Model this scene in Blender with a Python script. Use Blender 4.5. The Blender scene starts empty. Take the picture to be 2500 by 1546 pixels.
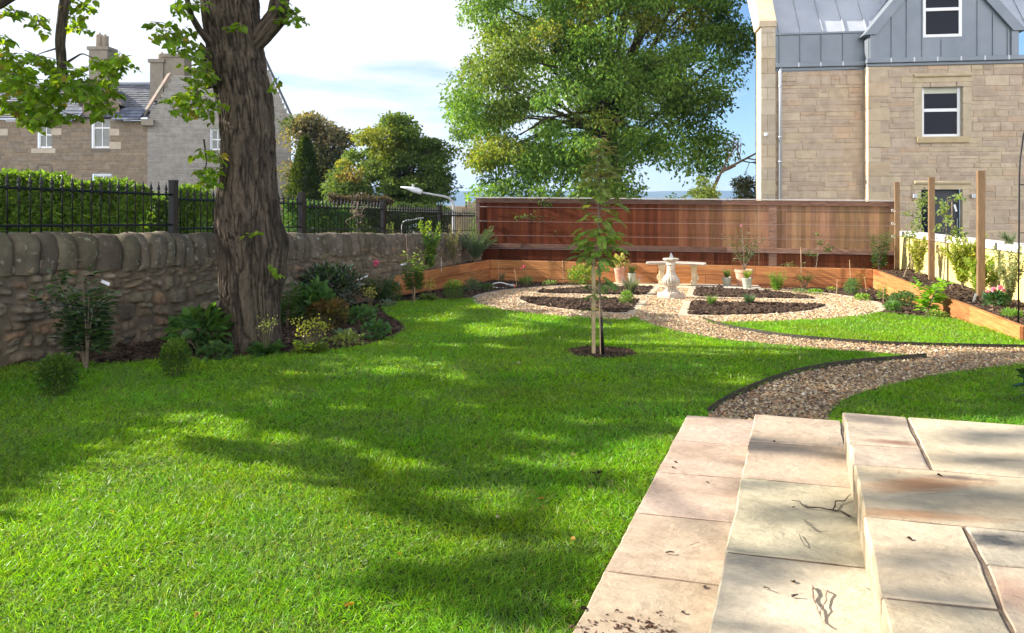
import bpy, math, random
import numpy as np
from mathutils import Vector, Matrix
random.seed(11)
RG = np.random.default_rng(11)
SC = bpy.context.scene
COLL = SC.collection
R = math.radians
# ---------------------------------------------------------------- camera
F, CU, HV, CZ = 1853.0, 1250.0, 495.0, 1.35      # focal length, centre column and horizon row on a 2500 px wide picture; eye height
cam = bpy.data.cameras.new('camera'); camo = bpy.data.objects.new('camera', cam); COLL.objects.link(camo)
camo.location = (0, 0, CZ); camo.rotation_euler = (R(90), 0, 0)
cam.sensor_width = 36; cam.lens = 36 * F / 2500; cam.shift_y = -(773 - HV) / 2500
cam.clip_start = .05; cam.clip_end = 20000
SC.camera = camo
# ---------------------------------------------------------------- sky and sun
SUN_EL = R(27); AZX, AZY = -.985, .172
SV = np.array([AZX * math.cos(SUN_EL), AZY * math.cos(SUN_EL), math.sin(SUN_EL)])
w = bpy.data.worlds.new('World'); SC.world = w; w.use_nodes = True
nt = w.node_tree; nt.nodes.clear()
def N(tree, t, **k):
    n = tree.nodes.new(t)
    for a, b in k.items():
        if a in n.inputs.keys(): n.inputs[a].default_value = b
        else: setattr(n, a, b)
    return n
out = N(nt, 'ShaderNodeOutputWorld'); bg = N(nt, 'ShaderNodeBackground'); bg.inputs['Strength'].default_value = .05
sky = N(nt, 'ShaderNodeTexSky'); sky.sky_type = 'NISHITA'; sky.sun_disc = False
sky.sun_elevation = SUN_EL; sky.sun_rotation = math.atan2(AZX, AZY) % (2 * math.pi)
sky.air_density = 1.0; sky.dust_density = .2; sky.ozone_density = 1.6
tc = N(nt, 'ShaderNodeTexCoord')
mp = N(nt, 'ShaderNodeMapping'); mp.inputs['Scale'].default_value = (1.3, 1.0, 7.0); mp.inputs['Rotation'].default_value = (0, R(-7), 0)
mp.inputs['Location'].default_value = (.35, .1, .25)
no = N(nt, 'ShaderNodeTexNoise', Scale=1.7, Detail=7.0, Roughness=.52)
dt = N(nt, 'ShaderNodeVectorMath', operation='DOT_PRODUCT'); dt.inputs[1].default_value = (-1.0, .25, -.2)
ma = N(nt, 'ShaderNodeMath', operation='MULTIPLY_ADD'); ma.inputs[1].default_value = .30
rp = N(nt, 'ShaderNodeValToRGB'); rp.color_ramp.elements[0].position = .45; rp.color_ramp.elements[1].position = .60
mx = N(nt, 'ShaderNodeMix', data_type='RGBA'); mx.inputs[7].default_value = (7.6, 7.8, 8.2, 1)
br = N(nt, 'ShaderNodeMix', data_type='RGBA', blend_type='MULTIPLY'); br.inputs[0].default_value = 1; br.inputs[7].default_value = (.92, 1.12, 1.36, 1)
L = nt.links.new
L(tc.outputs['Generated'], mp.inputs['Vector']); L(mp.outputs[0], no.inputs['Vector'])
L(tc.outputs['Generated'], dt.inputs[0]); L(dt.outputs['Value'], ma.inputs[0]); L(no.outputs[0], ma.inputs[2])
L(ma.outputs[0], rp.inputs[0]); L(rp.outputs[0], mx.inputs[0]); L(sky.outputs[0], br.inputs[6]); L(br.outputs[2], mx.inputs[6])
dt2 = N(nt, 'ShaderNodeVectorMath', operation='DOT_PRODUCT'); dt2.inputs[1].default_value = (.1, -1, -.6); L(tc.outputs['Generated'], dt2.inputs[0])
m2_ = N(nt, 'ShaderNodeMath', operation='MULTIPLY', use_clamp=True); m2_.inputs[1].default_value = 1.3; L(dt2.outputs['Value'], m2_.inputs[0])
mb_ = N(nt, 'ShaderNodeMix', data_type='RGBA'); mb_.inputs[7].default_value = (24, 23.6, 24, 1); L(m2_.outputs[0], mb_.inputs[0]); L(mx.outputs[2], mb_.inputs[6])   # bright low fill added to the unseen sky behind the camera, lights the facades
L(mb_.outputs[2], bg.inputs['Color']); L(bg.outputs[0], out.inputs[0])
sun = bpy.data.lights.new('sun', 'SUN'); suno = bpy.data.objects.new('sun', sun); COLL.objects.link(suno)
sun.energy = 5.0; sun.angle = R(.55); sun.color = (1, .93, .82)
suno.rotation_euler = Vector(SV).to_track_quat('Z', 'Y').to_euler()
SC.view_settings.view_transform = 'Standard'; SC.view_settings.look = 'None'
SC.view_settings.exposure = 1.55; SC.view_settings.gamma = 1
SC.cycles.max_bounces = 6; SC.cycles.transparent_max_bounces = 6; SC.cycles.use_denoising = True

HAZE = True
# ---------------------------------------------------------------- helpers
def gz(Y): return .156 - .034 * Y                      # garden plane
def P(u, v, D=None):                                   # photo pixel -> point on the garden plane (or on a level D below the eye)
    Y = 2212.0 / (v - 558.0) if D is None else F * D / (v - HV)
    X = (u - CU) / F * Y
    return np.array([X, Y, gz(Y) if D is None else CZ - D])
def A(u, v, Y): return np.array([(u - CU) / F * Y, Y, CZ + (HV - v) / F * Y])
def proj(p):
    return CU + F * p[..., 0] / p[..., 1], HV + F * (CZ - p[..., 2]) / p[..., 1]
_h = np.random.default_rng(5).random((64, 64, 64)).astype(np.float32)
def vn(p):
    i = np.floor(p).astype(int); f = p - i; f = f * f * (3 - 2 * f)
    i &= 63; j = (i + 1) & 63
    r = 0
    for a in (0, 1):
        for b in (0, 1):
            for c in (0, 1):
                wgt = (f[:, 0] if a else 1 - f[:, 0]) * (f[:, 1] if b else 1 - f[:, 1]) * (f[:, 2] if c else 1 - f[:, 2])
                r = r + wgt * _h[(j if a else i)[:, 0], (j if b else i)[:, 1], (j if c else i)[:, 2]]
    return r
def fbm(p, o=4):
    p = np.asarray(p, float); s = 0; a = .5; t = 0
    for k in range(o): s = s + a * vn(p * 2 ** k + 7.3 * k); t += a; a *= .5
    return s / t
def wloc(o):
    v = Vector((0, 0, 0))
    while o is not None: v += o.location; o = o.parent
    return np.array(v)
def npmesh(name, V, Fs, mat, parent=None, col=None, smooth=False, loc=(0, 0, 0)):
    """V world coordinates; Fs one (n,k) array or several; col per vertex; one mesh object."""
    V = np.asarray(V, np.float64) - (wloc(parent) + np.asarray(loc, float))
    if isinstance(Fs, np.ndarray): Fs = [Fs]
    Fs = [np.asarray(f, np.int32) for f in Fs if len(f)]
    me = bpy.data.meshes.new(name)
    me.vertices.add(len(V)); me.vertices.foreach_set('co', V.astype(np.float32).ravel())
    nl = sum(f.size for f in Fs); npz = sum(len(f) for f in Fs)
    me.loops.add(nl); me.loops.foreach_set('vertex_index', np.concatenate([f.ravel() for f in Fs]))
    me.polygons.add(npz)
    tot = np.concatenate([np.full(len(f), f.shape[1], np.int32) for f in Fs])
    me.polygons.foreach_set('loop_start', np.concatenate([[0], np.cumsum(tot)[:-1]]).astype(np.int32))
    me.update(calc_edges=True)
    me.polygons.foreach_set('use_smooth', np.full(npz, bool(smooth)))
    if col is not None:
        at = me.color_attributes.new('Col', 'FLOAT_COLOR', 'POINT')
        c = np.ones((len(V), 4), np.float32); c[:, :3] = np.asarray(col)[:, :3]
        at.data.foreach_set('color', c.ravel())
    if mat: me.materials.append(mat)
    o = bpy.data.objects.new(name, me); COLL.objects.link(o)
    o.location = loc
    if parent is not None: o.parent = parent
    return o
def tag(o, label=None, cat=None, group=None, kind=None):
    if label: o['label'] = label
    if cat: o['category'] = cat
    if group: o['group'] = group
    if kind: o['kind'] = kind
    return o
def thing(name, label, cat, loc=(0, 0, 0), group=None):
    o = bpy.data.objects.new(name, None); COLL.objects.link(o); o.location = [float(x) for x in loc]; o.empty_display_size = .1
    return tag(o, label, cat, group)
def copytree(o, parent=None):
    c = o.copy(); COLL.objects.link(c)
    if parent: c.parent = parent
    for ch in list(o.children): copytree(ch, c)
    return c
class MB:
    def __init__(s): s.v = []; s.f = {}; s.c = []; s.n = 0
    def add(s, V, Fl, col=(1, 1, 1)):
        V = np.asarray(V, float).reshape(-1, 3)
        for f in Fl: s.f.setdefault(len(f), []).append([i + s.n for i in f])
        s.v.append(V); s.c.append(np.tile(np.asarray(col, float)[:3], (len(V), 1))); s.n += len(V)
    def box(s, c, sz, ax=(1, 0), col=(1, 1, 1), bev=0):
        """box centred c, size sz, local x axis along ax (horizontal)."""
        ax = np.array(ax, float); ax /= np.hypot(*ax)
        ux = np.array([ax[0], ax[1], 0]); uy = np.array([-ax[1], ax[0], 0]); uz = np.array([0, 0, 1.])
        h = np.array(sz) / 2; V = []
        for k in (-1, 1):
            for (i, j) in ((-1, -1), (1, -1), (1, 1), (-1, 1)):
                V.append(np.array(c) + ux * i * h[0] + uy * j * h[1] + uz * k * h[2])
        s.add(V, [(3, 2, 1, 0), (4, 5, 6, 7), (0, 1, 5, 4), (1, 2, 6, 5), (2, 3, 7, 6), (3, 0, 4, 7)], col)
    def prism(s, poly, off, col=(1, 1, 1)):
        """poly: list of 3d points; extruded by vector off."""
        n = len(poly); p = np.asarray(poly, float); q = p + np.asarray(off, float)
        s.add(np.vstack([p, q]), [tuple(range(n))[::-1], tuple(range(n, 2 * n))] + [(i, (i + 1) % n, n + (i + 1) % n, n + i) for i in range(n)], col)
    def tube(s, pts, rad, n=8, col=(1, 1, 1), cap=True):
        pts = np.asarray(pts, float); m = len(pts)
        rad = np.full(m, rad) if np.isscalar(rad) else np.asarray(rad, float)
        T = np.gradient(pts, axis=0); T /= np.linalg.norm(T, axis=1)[:, None] + 1e-9
        up = np.array([0, 0, 1.]) if abs(T[0][2]) < .9 else np.array([1., 0, 0])
        V = []; a = np.cross(T[0], up); a /= np.linalg.norm(a)
        th = np.arange(n) * 2 * math.pi / n
        for i in range(m):
            a = a - T[i] * a.dot(T[i]); a /= np.linalg.norm(a) + 1e-9; b = np.cross(T[i], a)
            V.append(pts[i] + rad[i] * (np.cos(th)[:, None] * a + np.sin(th)[:, None] * b))
        Fl = [(i * n + k, i * n + (k + 1) % n, (i + 1) * n + (k + 1) % n, (i + 1) * n + k) for i in range(m - 1) for k in range(n)]
        if cap: Fl += [tuple(range(n))[::-1], tuple(range((m - 1) * n, m * n))]
        s.add(np.vstack(V), Fl, col)
    def lathe(s, prof, n=24, c=(0, 0, 0), col=(1, 1, 1), flute=None):
        V = []; th = np.arange(n) * 2 * math.pi / n; m = len(prof)
        for i, (r, z) in enumerate(prof):
            rr = r * (1 + (flute[i] if flute else 0) * np.cos(th * (n // 4)))
            V.append(np.stack([c[0] + rr * np.cos(th), c[1] + rr * np.sin(th), np.full(n, c[2] + z)], 1))
        Fl = [(i * n + k, i * n + (k + 1) % n, (i + 1) * n + (k + 1) % n, (i + 1) * n + k) for i in range(m - 1) for k in range(n)]
        Fl += [tuple(range(n))[::-1], tuple(range((m - 1) * n, m * n))]
        s.add(np.vstack(V), Fl, col)
    def build(s, name, mat, parent=None, smooth=False, loc=(0, 0, 0), bevel=0):
        V = np.vstack(s.v); o = npmesh(name, V, [np.array(f) for f in s.f.values()], mat, parent, np.vstack(s.c), smooth, loc)
        if bevel:
            b = o.modifiers.new('b', 'BEVEL'); b.width = bevel; b.segments = 2; b.limit_method = 'ANGLE'
        return o
def inpoly(x, y, poly):
    r = np.zeros(x.shape, bool); n = len(poly); j = n - 1
    for i in range(n):
        xi, yi = poly[i][:2]; xj, yj = poly[j][:2]
        c = ((yi > y) != (yj > y)) & (x < (xj - xi) * (y - yi) / (yj - yi + 1e-12) + xi)
        r ^= c; j = i
    return r
# ---------------------------------------------------------------- materials
def mat(name, c1, c2=None, scale=8, rough=.85, bump=0, bscale=40, st=(1, 1, 1), attr=False, metal=0, spec=.4, lo=.35, hi=.65, det=6, coord='Object', bst=None, c3=None, s3=1.2, sheen=0):
    m = bpy.data.materials.new(name); m.use_nodes = True; t = m.node_tree; ns = t.nodes; l = t.links.new
    b = ns['Principled BSDF']; b.inputs['Roughness'].default_value = rough; b.inputs['Metallic'].default_value = metal
    b.inputs['Specular IOR Level'].default_value = spec
    tcn = N(t, 'ShaderNodeTexCoord'); mpn = N(t, 'ShaderNodeMapping'); mpn.inputs['Scale'].default_value = st
    l(tcn.outputs[coord], mpn.inputs['Vector'])
    col = None
    if c2 is not None:
        nn = N(t, 'ShaderNodeTexNoise', Scale=scale, Detail=float(det), Roughness=.62); l(mpn.outputs[0], nn.inputs['Vector'])
        rr = N(t, 'ShaderNodeValToRGB'); rr.color_ramp.elements[0].position = lo; rr.color_ramp.elements[1].position = hi
        rr.color_ramp.elements[0].color = (*c1, 1); rr.color_ramp.elements[1].color = (*c2, 1)
        l(nn.outputs[0], rr.inputs[0]); col = rr.outputs[0]
        if c3 is not None:
            n3 = N(t, 'ShaderNodeTexNoise', Scale=s3, Detail=4.0, Roughness=.6); l(mpn.outputs[0], n3.inputs['Vector'])
            r3 = N(t, 'ShaderNodeValToRGB'); r3.color_ramp.elements[0].position = .52 if s3 < 10 else .60; r3.color_ramp.elements[1].position = .68
            l(n3.outputs[0], r3.inputs[0]); m3 = N(t, 'ShaderNodeMix', data_type='RGBA'); m3.inputs[7].default_value = (*c3, 1)
            l(r3.outputs[0], m3.inputs[0]); l(col, m3.inputs[6]); col = m3.outputs[2]
    else:
        rgb = N(t, 'ShaderNodeRGB'); rgb.outputs[0].default_value = (*c1, 1); col = rgb.outputs[0]
    if attr:
        at = N(t, 'ShaderNodeAttribute', attribute_name='Col'); mm = N(t, 'ShaderNodeMix', data_type='RGBA', blend_type='MULTIPLY')
        mm.inputs[0].default_value = 1; l(col, mm.inputs[6]); l(at.outputs['Color'], mm.inputs[7]); col = mm.outputs[2]
    l(col, b.inputs['Base Color'])
    if bump:
        mp2 = N(t, 'ShaderNodeMapping'); mp2.inputs['Scale'].default_value = bst or st; l(tcn.outputs[coord], mp2.inputs['Vector'])
        n2 = N(t, 'ShaderNodeTexNoise', Scale=bscale, Detail=8.0, Roughness=.65); l(mp2.outputs[0], n2.inputs['Vector'])
        bp = N(t, 'ShaderNodeBump', Strength=bump, Distance=.02); l(n2.outputs[0], bp.inputs['Height']); l(bp.outputs[0], b.inputs['Normal'])
    return m
def leafmat(name, tint=(1, 1, 1), trans=.42, tcol=(1.5, 1.45, .5), gloss=.25, rough=.45):
    m = bpy.data.materials.new(name); m.use_nodes = True; t = m.node_tree; l = t.links.new
    for n in list(t.nodes):
        if n.type != 'OUTPUT_MATERIAL': t.nodes.remove(n)
    o = [n for n in t.nodes if n.type == 'OUTPUT_MATERIAL'][0]
    at = N(t, 'ShaderNodeAttribute', attribute_name='Col')
    pb = N(t, 'ShaderNodeBsdfPrincipled'); pb.inputs['Roughness'].default_value = rough; pb.inputs['Specular IOR Level'].default_value = gloss
    m1 = N(t, 'ShaderNodeMix', data_type='RGBA', blend_type='MULTIPLY'); m1.inputs[0].default_value = 1; m1.inputs[7].default_value = (*tint, 1)
    m2 = N(t, 'ShaderNodeMix', data_type='RGBA', blend_type='MULTIPLY'); m2.inputs[0].default_value = 1; m2.inputs[7].default_value = (*tcol, 1)
    l(at.outputs['Color'], m1.inputs[6]); l(m1.outputs[2], pb.inputs['Base Color']); l(m1.outputs[2], m2.inputs[6])
    tr = N(t, 'ShaderNodeBsdfTranslucent'); l(m2.outputs[2], tr.inputs['Color'])
    ms = N(t, 'ShaderNodeMixShader'); ms.inputs[0].default_value = trans
    l(pb.outputs[0], ms.inputs[1]); l(tr.outputs[0], ms.inputs[2]); l(ms.outputs[0], o.inputs['Surface'])
    return m
M = {}
M['leaf'] = leafmat('leaf'); M['leafgloss'] = leafmat('glossy_leaf', gloss=.9, trans=.18, rough=.22)
M['limeleaf'] = leafmat('lime_leaf', trans=.62, tcol=(2.3, 2.1, .45)); M['grass'] = leafmat('grass_blade', trans=.45, tcol=(1.7, 1.5, .4), gloss=.35, rough=.4)
M['shadeleaf'] = leafmat('upper_leaf', trans=.12)
M['petal'] = leafmat('petal', trans=.3, tcol=(1.1, .9, .9), gloss=.2)
M['stem'] = mat('green_stem', (.12, .13, .05), (.16, .11, .06), 20, .8)
M['wood_stem'] = mat('woody_stem', (.13, .10, .07), (.22, .17, .12), 30, .9, .3, 60)
M['bark'] = mat('bark', (.042, .032, .024), (.118, .092, .068), 11, .95, .9, 38, st=(1, 1, .35), attr=True, spec=.15, lo=.3, hi=.68, c3=(.085, .07, .048), s3=1.6)
M['barkfar'] = mat('far_bark', (.045, .036, .028), (.09, .07, .05), 6, .95)
M['rubble'] = mat('rubble_stone', (.55, .51, .45), (1.18, 1.10, .97), 7, .95, .7, 30, attr=True, spec=.15, lo=.3, hi=.7, c3=(.72, .70, .55), s3=2.2)
M['coping'] = mat('coping_stone', (.078, .064, .047), (.168, .141, .106), 6, .95, .8, 26, attr=True, spec=.15, lo=.3, hi=.7, c3=(.26, .26, .21), s3=13)
M['iron'] = mat('black_iron', (.006, .0065, .007), (.011, .011, .012), 15, .35, spec=.35)
M['soil'] = mat('soil', (.018, .012, .009), (.055, .038, .027), 18, .97, 1, 45, spec=.1, attr=True)
M['soilred'] = mat('reddish_soil', (.055, .028, .016), (.12, .065, .038), 18, .97, 1, 45, spec=.1)
M['chip'] = mat('bark_mulch', (.5, .45, .4), (1.2, 1.1, 1), 30, .95, attr=True, spec=.15)
M['gravelbed'] = mat('gravel_bed', (.19, .13, .075), (.36, .27, .17), 70, .95, 1, 90, spec=.15)
M['stone_bit'] = mat('gravel_stone', (.8, .8, .8), (1.1, 1.1, 1.1), 60, .8, attr=True, spec=.25)
M['turf'] = mat('turf', (.03, .055, .008), (.055, .10, .014), 14, .95, .6, 120, spec=.1)
M['sett'] = mat('sandstone_sett', (.42, .33, .24), (.62, .52, .4), 14, .9, .5, 60, attr=True, spec=.2)
M['oldsett'] = mat('grey_sett', (.28, .23, .19), (.42, .35, .29), 14, .9, .5, 60, attr=True, spec=.2)
M['slab'] = mat('sandstone_slab', (.82, .80, .76), (1.06, 1.03, 1.0), 3.2, .78, .35, 16, st=(1, 2.2, 1), attr=True, spec=.25, bst=(1, 1.6, 1))
M['larch'] = mat('oiled_larch', (.30, .115, .036), (.48, .21, .075), 5, .6, .3, 30, st=(.6, .6, 9), attr=True, spec=.3, c3=(.22, .07, .025), s3=1.1)
M['cedar'] = mat('cedar_board', (.82, .78, .74), (1.08, 1.05, 1.02), 5, .9, .12, 30, st=(4, 4, .5), attr=True, spec=.06)
M['rail'] = mat('dark_rail', (.085, .045, .03), (.17, .11, .08), 6, .7, .3, 30, st=(1, 1, 8), attr=True)
M['post'] = mat('treated_post', (.13, .075, .036), (.22, .135, .07), 8, .8, .3, 40, st=(4, 4, .6), attr=True)
M['palepole'] = mat('pale_stake', (.42, .32, .17), (.56, .44, .25), 8, .8, .3, 40, st=(4, 4, .6))
M['cane'] = mat('bamboo_cane', (.38, .25, .14), (.5, .36, .22), 12, .6)
M['wire'] = mat('steel_wire', (.5, .42, .38), None, rough=.35, metal=.7)
M['steel'] = mat('edging_steel', (.02, .018, .016), (.05, .035, .025), 10, .7)
M['yellow'] = mat('yellow_render', (.58, .47, .17), (.64, .53, .21), 3, .9, .25, 80, c3=(.66, .56, .26), s3=1.5)
M['whitecap'] = mat('white_coping', (.56, .54, .49), (.68, .66, .61), 5, .8, .2, 40)
M['facade'] = mat('sandstone_block', (.86, .84, .82), (1.12, 1.1, 1.07), 5, .92, .9, 22, attr=True, spec=.15, bst=(1, 1, 1.5))
M['dressed'] = mat('dressed_stone', (.42, .345, .245), (.51, .425, .31), 4, .85, .25, 50, attr=True, spec=.2)
M['mortar'] = mat('mortar', (.36, .29, .22), (.44, .36, .28), 20, .95, attr=True)
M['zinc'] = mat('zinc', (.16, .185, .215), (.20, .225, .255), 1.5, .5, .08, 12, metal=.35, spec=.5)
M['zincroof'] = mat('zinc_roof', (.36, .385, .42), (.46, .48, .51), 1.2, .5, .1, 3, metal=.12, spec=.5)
M['upvc'] = mat('white_frame', (.78, .79, .80), None, rough=.35)
M['glass'] = mat('window_glass', (.008, .011, .020), None, rough=.12, spec=.12)
M['blind'] = mat('roller_blind', (.55, .55, .46), None, rough=.9)
M['door'] = mat('grey_door', (.035, .04, .05), None, rough=.45)
M['pipe'] = mat('grey_pipe', (.42, .44, .47), None, rough=.35, metal=.4)
M['slate'] = mat('slate', (.75, .75, .78), (1.15, 1.15, 1.15), 8, .6, .3, 30, attr=True, spec=.4)
M['lead'] = mat('lead_flashing', (.33, .36, .40), None, rough=.5, metal=.3)
M['terracotta'] = mat('terracotta', (.40, .19, .12), (.52, .30, .21), 6, .85, .2, 40, c3=(.55, .42, .34), s3=3)
M['glaze'] = mat('grey_green_pot', (.30, .31, .25), (.37, .38, .31), 6, .4)
M['stonework'] = mat('weathered_stone', (.30, .25, .20), (.60, .52, .42), 9, .9, .7, 50, lo=.35, hi=.6, c3=(.5, .36, .26), s3=5)
M['benchstone'] = mat('bench_stone', (.52, .40, .24), (.66, .54, .36), 9, .9, .4, 50)
M['greystone'] = mat('bench_seat_stone', (.36, .30, .25), (.52, .45, .38), 9, .9, .4, 50)
M['tagwhite'] = mat('white_tag', (.75, .76, .80), None, rough=.5)
M['hose'] = mat('white_plastic', (.62, .62, .60), None, rough=.4)
M['orange'] = mat('orange_plastic', (.6, .16, .08), None, rough=.4)
M['lamp'] = mat('lamp_grey', (.36, .37, .38), (.42, .43, .44), 10, .45, metal=.3)
M['navy'] = mat('navy_paint', (.012, .02, .075), None, rough=.25, spec=.6)
M['vanwhite'] = mat('white_paint', (.62, .64, .68), None, rough=.3, spec=.5)
M['rubber'] = mat('tyre_rubber', (.02, .02, .02), None, rough=.8)
M['hill'] = mat('far_hill', (.05, .075, .05), (.09, .10, .06), .004, .95)
M['land'] = mat('far_land', (.05, .07, .035), (.10, .10, .06), .05, .95)
M['twig'] = mat('dry_twig', (.035, .025, .02), (.08, .06, .045), 30, .9)
M['strip'] = mat('dry_bark_strip', (.20, .13, .10), (.38, .29, .22), 30, .9)
# ---------------------------------------------------------------- leaves
def unit(v): return v / (np.linalg.norm(v, axis=-1, keepdims=True) + 1e-9)
def leafV(p, d, n, Ln, W, fold=.25, droop=.12, four=False):
    d = unit(d); s = unit(np.cross(d, n)); n = unit(np.cross(s, d))
    Ln = np.broadcast_to(Ln, (len(p),))[:, None]; W = np.broadcast_to(W, (len(p),))[:, None]
    tip = p + d * Ln - n * Ln * droop
    if four:
        V = np.stack([p, p + d * Ln * .45 + s * W * .5 + n * fold * W * .5, tip, p + d * Ln * .45 - s * W * .5 + n * fold * W * .5], 1)
        k = np.arange(len(p))[:, None] * 4
        return V.reshape(-1, 3), np.vstack([k + [0, 1, 2], k + [0, 2, 3]]), 4
    V = np.stack([p, p + d * Ln * .28 + s * W * .48 + n * fold * W * .5, p + d * Ln * .66 + s * W * .36 + n * (fold * W * .4 - Ln * droop * .4), tip,
                  p + d * Ln * .66 - s * W * .36 + n * (fold * W * .4 - Ln * droop * .4), p + d * Ln * .28 - s * W * .48 + n * fold * W * .5], 1)
    k = np.arange(len(p))[:, None] * 6
    return V.reshape(-1, 3), np.vstack([k + [0, 1, 2, 3], k + [0, 3, 4, 5]]), 6
def strapV(p, d, up, Ln, W, bend, seg=3):
    """arching strap leaves; returns V, F, verts per leaf"""
    m = len(p); Ln = np.broadcast_to(Ln, (m,))[:, None]; W = np.broadcast_to(W, (m,))[:, None]; bend = np.broadcast_to(bend, (m,))[:, None]
    d = unit(d); side = unit(np.cross(d, up + 1e-4)); cur = p.copy(); rows = []
    h = unit(d * [1, 1, 0] + 1e-5)
    for i in range(seg + 1):
        t = i / seg
        wv = W * .5 * (.55 + .45 * math.sin(math.pi * min(1, t * 1.25))) * (1 - t ** 3 * .95)
        rows += [cur - side * wv, cur + side * wv]
        dd = unit(d + (h * .6 - np.array([0, 0, 1.])) * bend * (t + .15) * 1.6)
        cur = cur + dd * Ln / seg
    V = np.stack(rows, 1); k = np.arange(m)[:, None] * (2 * seg + 2)
    return V.reshape(-1, 3), np.vstack([k + [2 * i, 2 * i + 1, 2 * i + 3, 2 * i + 2] for i in range(seg)]), 2 * seg + 2
def jit(c, n, amt=.22, warm=.12, rg=RG):
    c = np.asarray(c, float); k = 1 + rg.normal(0, amt, (n, 1)); k = np.clip(k, .45, 1.8)
    wv = rg.normal(0, warm, (n, 1)); return np.clip(c * k * np.concatenate([1 + wv, 1 + wv * .3, 1 - wv], 1), .001, 1)
def rdir(n, up=0., rg=RG):
    v = rg.normal(0, 1, (n, 3)); v = unit(v); v[:, 2] += up; return unit(v)
# ================================================================ GROUND
def ztv(X, Y):
    Y = np.asarray(Y, float)
    z = np.where(Y < 19, .156 - .034 * Y - .045, 0)
    z19 = .156 - .034 * 19 - .045
    z = np.where((Y >= 19) & (Y < 60), z19 - .11 * (Y - 19), z)
    z60 = z19 - .11 * 41
    z = np.where((Y >= 60) & (Y < 400), z60 - .06 * (Y - 60), z)
    z = np.where(Y >= 400, z60 - .06 * 340, z)
    return z
ys = np.concatenate([np.linspace(-30, 60, 91), np.linspace(62, 400, 40), np.linspace(450, 3600, 15)])
xs = np.concatenate([-np.linspace(3000, 60, 12), np.linspace(-50, 50, 51), np.linspace(60, 3000, 12)])
XX, YY = np.meshgrid(xs, ys); nx = len(xs)
V = np.stack([XX.ravel(), YY.ravel(), ztv(XX, YY).ravel()], 1)
k = (np.arange(len(ys) - 1)[:, None] * nx + np.arange(nx - 1)).ravel()
tag(npmesh('ground', V, np.stack([k, k + 1, k + nx + 1, k + nx], 1), M['land'], smooth=True), 'grassy ground falling away beyond the garden', 'ground', kind='structure')
# far hills across the water
hx = np.linspace(-2600, 2600, 120); rows = []
for i, (dy, hf) in enumerate([(0, 0), (60, .35), (160, .75), (300, 1.0), (600, .6), (900, 0)]):
    hh = 58 + 22 * fbm(np.stack([hx * .0016, hx * 0 + 2, hx * 0], 1), 3) + 8 * fbm(np.stack([hx * .006, hx * 0 + 5, hx * 0], 1), 3)
    rows.append(np.stack([hx, 2750 + dy + 0 * hx, -26 + hf * hh], 1))
V = np.vstack(rows); nx = len(hx); k = (np.arange(5)[:, None] * nx + np.arange(nx - 1)).ravel()
tag(npmesh('hills', V, np.stack([k, k + 1, k + nx + 1, k + nx], 1), M['hill'], smooth=True), 'blue hills on the skyline', 'hills', kind='structure')

# ---- regions of the garden plane
G0 = np.array([math.sin(R(15)), math.cos(R(15))]); Q0 = np.array([G0[1], -G0[0]])      # garden axis and across
CC = np.array([2.61, 12.75]); CR = 3.25
def wall_x(Y): return .3125 * Y - 6.3
def px(l): return [tuple(P(u, v)[:2]) for u, v in l]
def arc(c, r, a0, a1, n=24): return [(c[0] + r * math.cos(a), c[1] + r * math.sin(a)) for a in np.linspace(a0, a1, n)]
def ang(u, v): p = P(u, v); return math.atan2(p[1] - CC[1], p[0] - CC[0])
def smooth_poly(pts, n=6):
    pts = np.array(pts); o = []
    for i in range(len(pts) - 1):
        p0 = pts[max(i - 1, 0)]; p1 = pts[i]; p2 = pts[i + 1]; p3 = pts[min(i + 2, len(pts) - 1)]
        for t in np.linspace(0, 1, n, endpoint=False):
            o.append(tuple(.5 * ((2 * p1) + (-p0 + p2) * t + (2 * p0 - 5 * p1 + 4 * p2 - p3) * t * t + (-p0 + 3 * p1 - 3 * p2 + p3) * t ** 3)))
    return o + [tuple(pts[-1])]
aL, aB, aRt = ang(1165, 732), ang(1548, 777), ang(2144, 764)
if aL > 0: aL -= 2 * math.pi
edge_border = smooth_poly(px([(300, 893), (400, 884), (540, 880), (700, 868), (830, 858), (905, 845), (955, 828), (988, 808), (978, 793), (950, 775), (932, 757), (962, 742), (1060, 736), (1165, 732)]))
edge_circ = arc(CC, CR + .04, aL, aB, 22)
edge_path = smooth_poly(px([(1548, 777), (1575, 792), (1657, 815), (1760, 834), (1894, 848), (2075, 865), (2262, 876)]))
edge_path2 = smooth_poly(px([(2262, 876), (2170, 884), (2075, 893), (1968, 910), (1876, 938), (1784, 979), (1727, 1016)]))
# patio levels below the eye
D3, D2, D1 = .90, 1.05, 1.20
lawn_main = edge_border + edge_circ[1:] + edge_path[1:] + edge_path2[1:] + [(1.1, 4.2), (.62, 2.9), (.35, 1.9), (-.1, -.5), (-6.4, -.5), (wall_x(3) + .02, 3), (wall_x(6.6) + .02, 6.6)]
aP = ang(1722, 783)
edge_up = smooth_poly(px([(1716, 783), (1784, 803), (1913, 824), (2042, 836), (2207, 846), (2500, 853), (2760, 858)]))
lawn_right = edge_up + px([(2750, 850), (2600, 836), (2488, 836), (2420, 810), (2329, 783), (2230, 777), (2144, 766)]) + arc(CC, CR + .04, aRt, aP, 16)
edge_near = smooth_poly(px([(2023, 1022), (2060, 987), (2115, 964), (2226, 936), (2336, 916), (2500, 897), (2700, 884)]))
lawn_near = edge_near + [(5.3, 6.6), (5.3, 1.5), (2.6, 2.2), (1.9, 3.0), (1.45, 3.5)]
PIT = np.array([*P(1468, 866)[:2]]); PITR = .33
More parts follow.
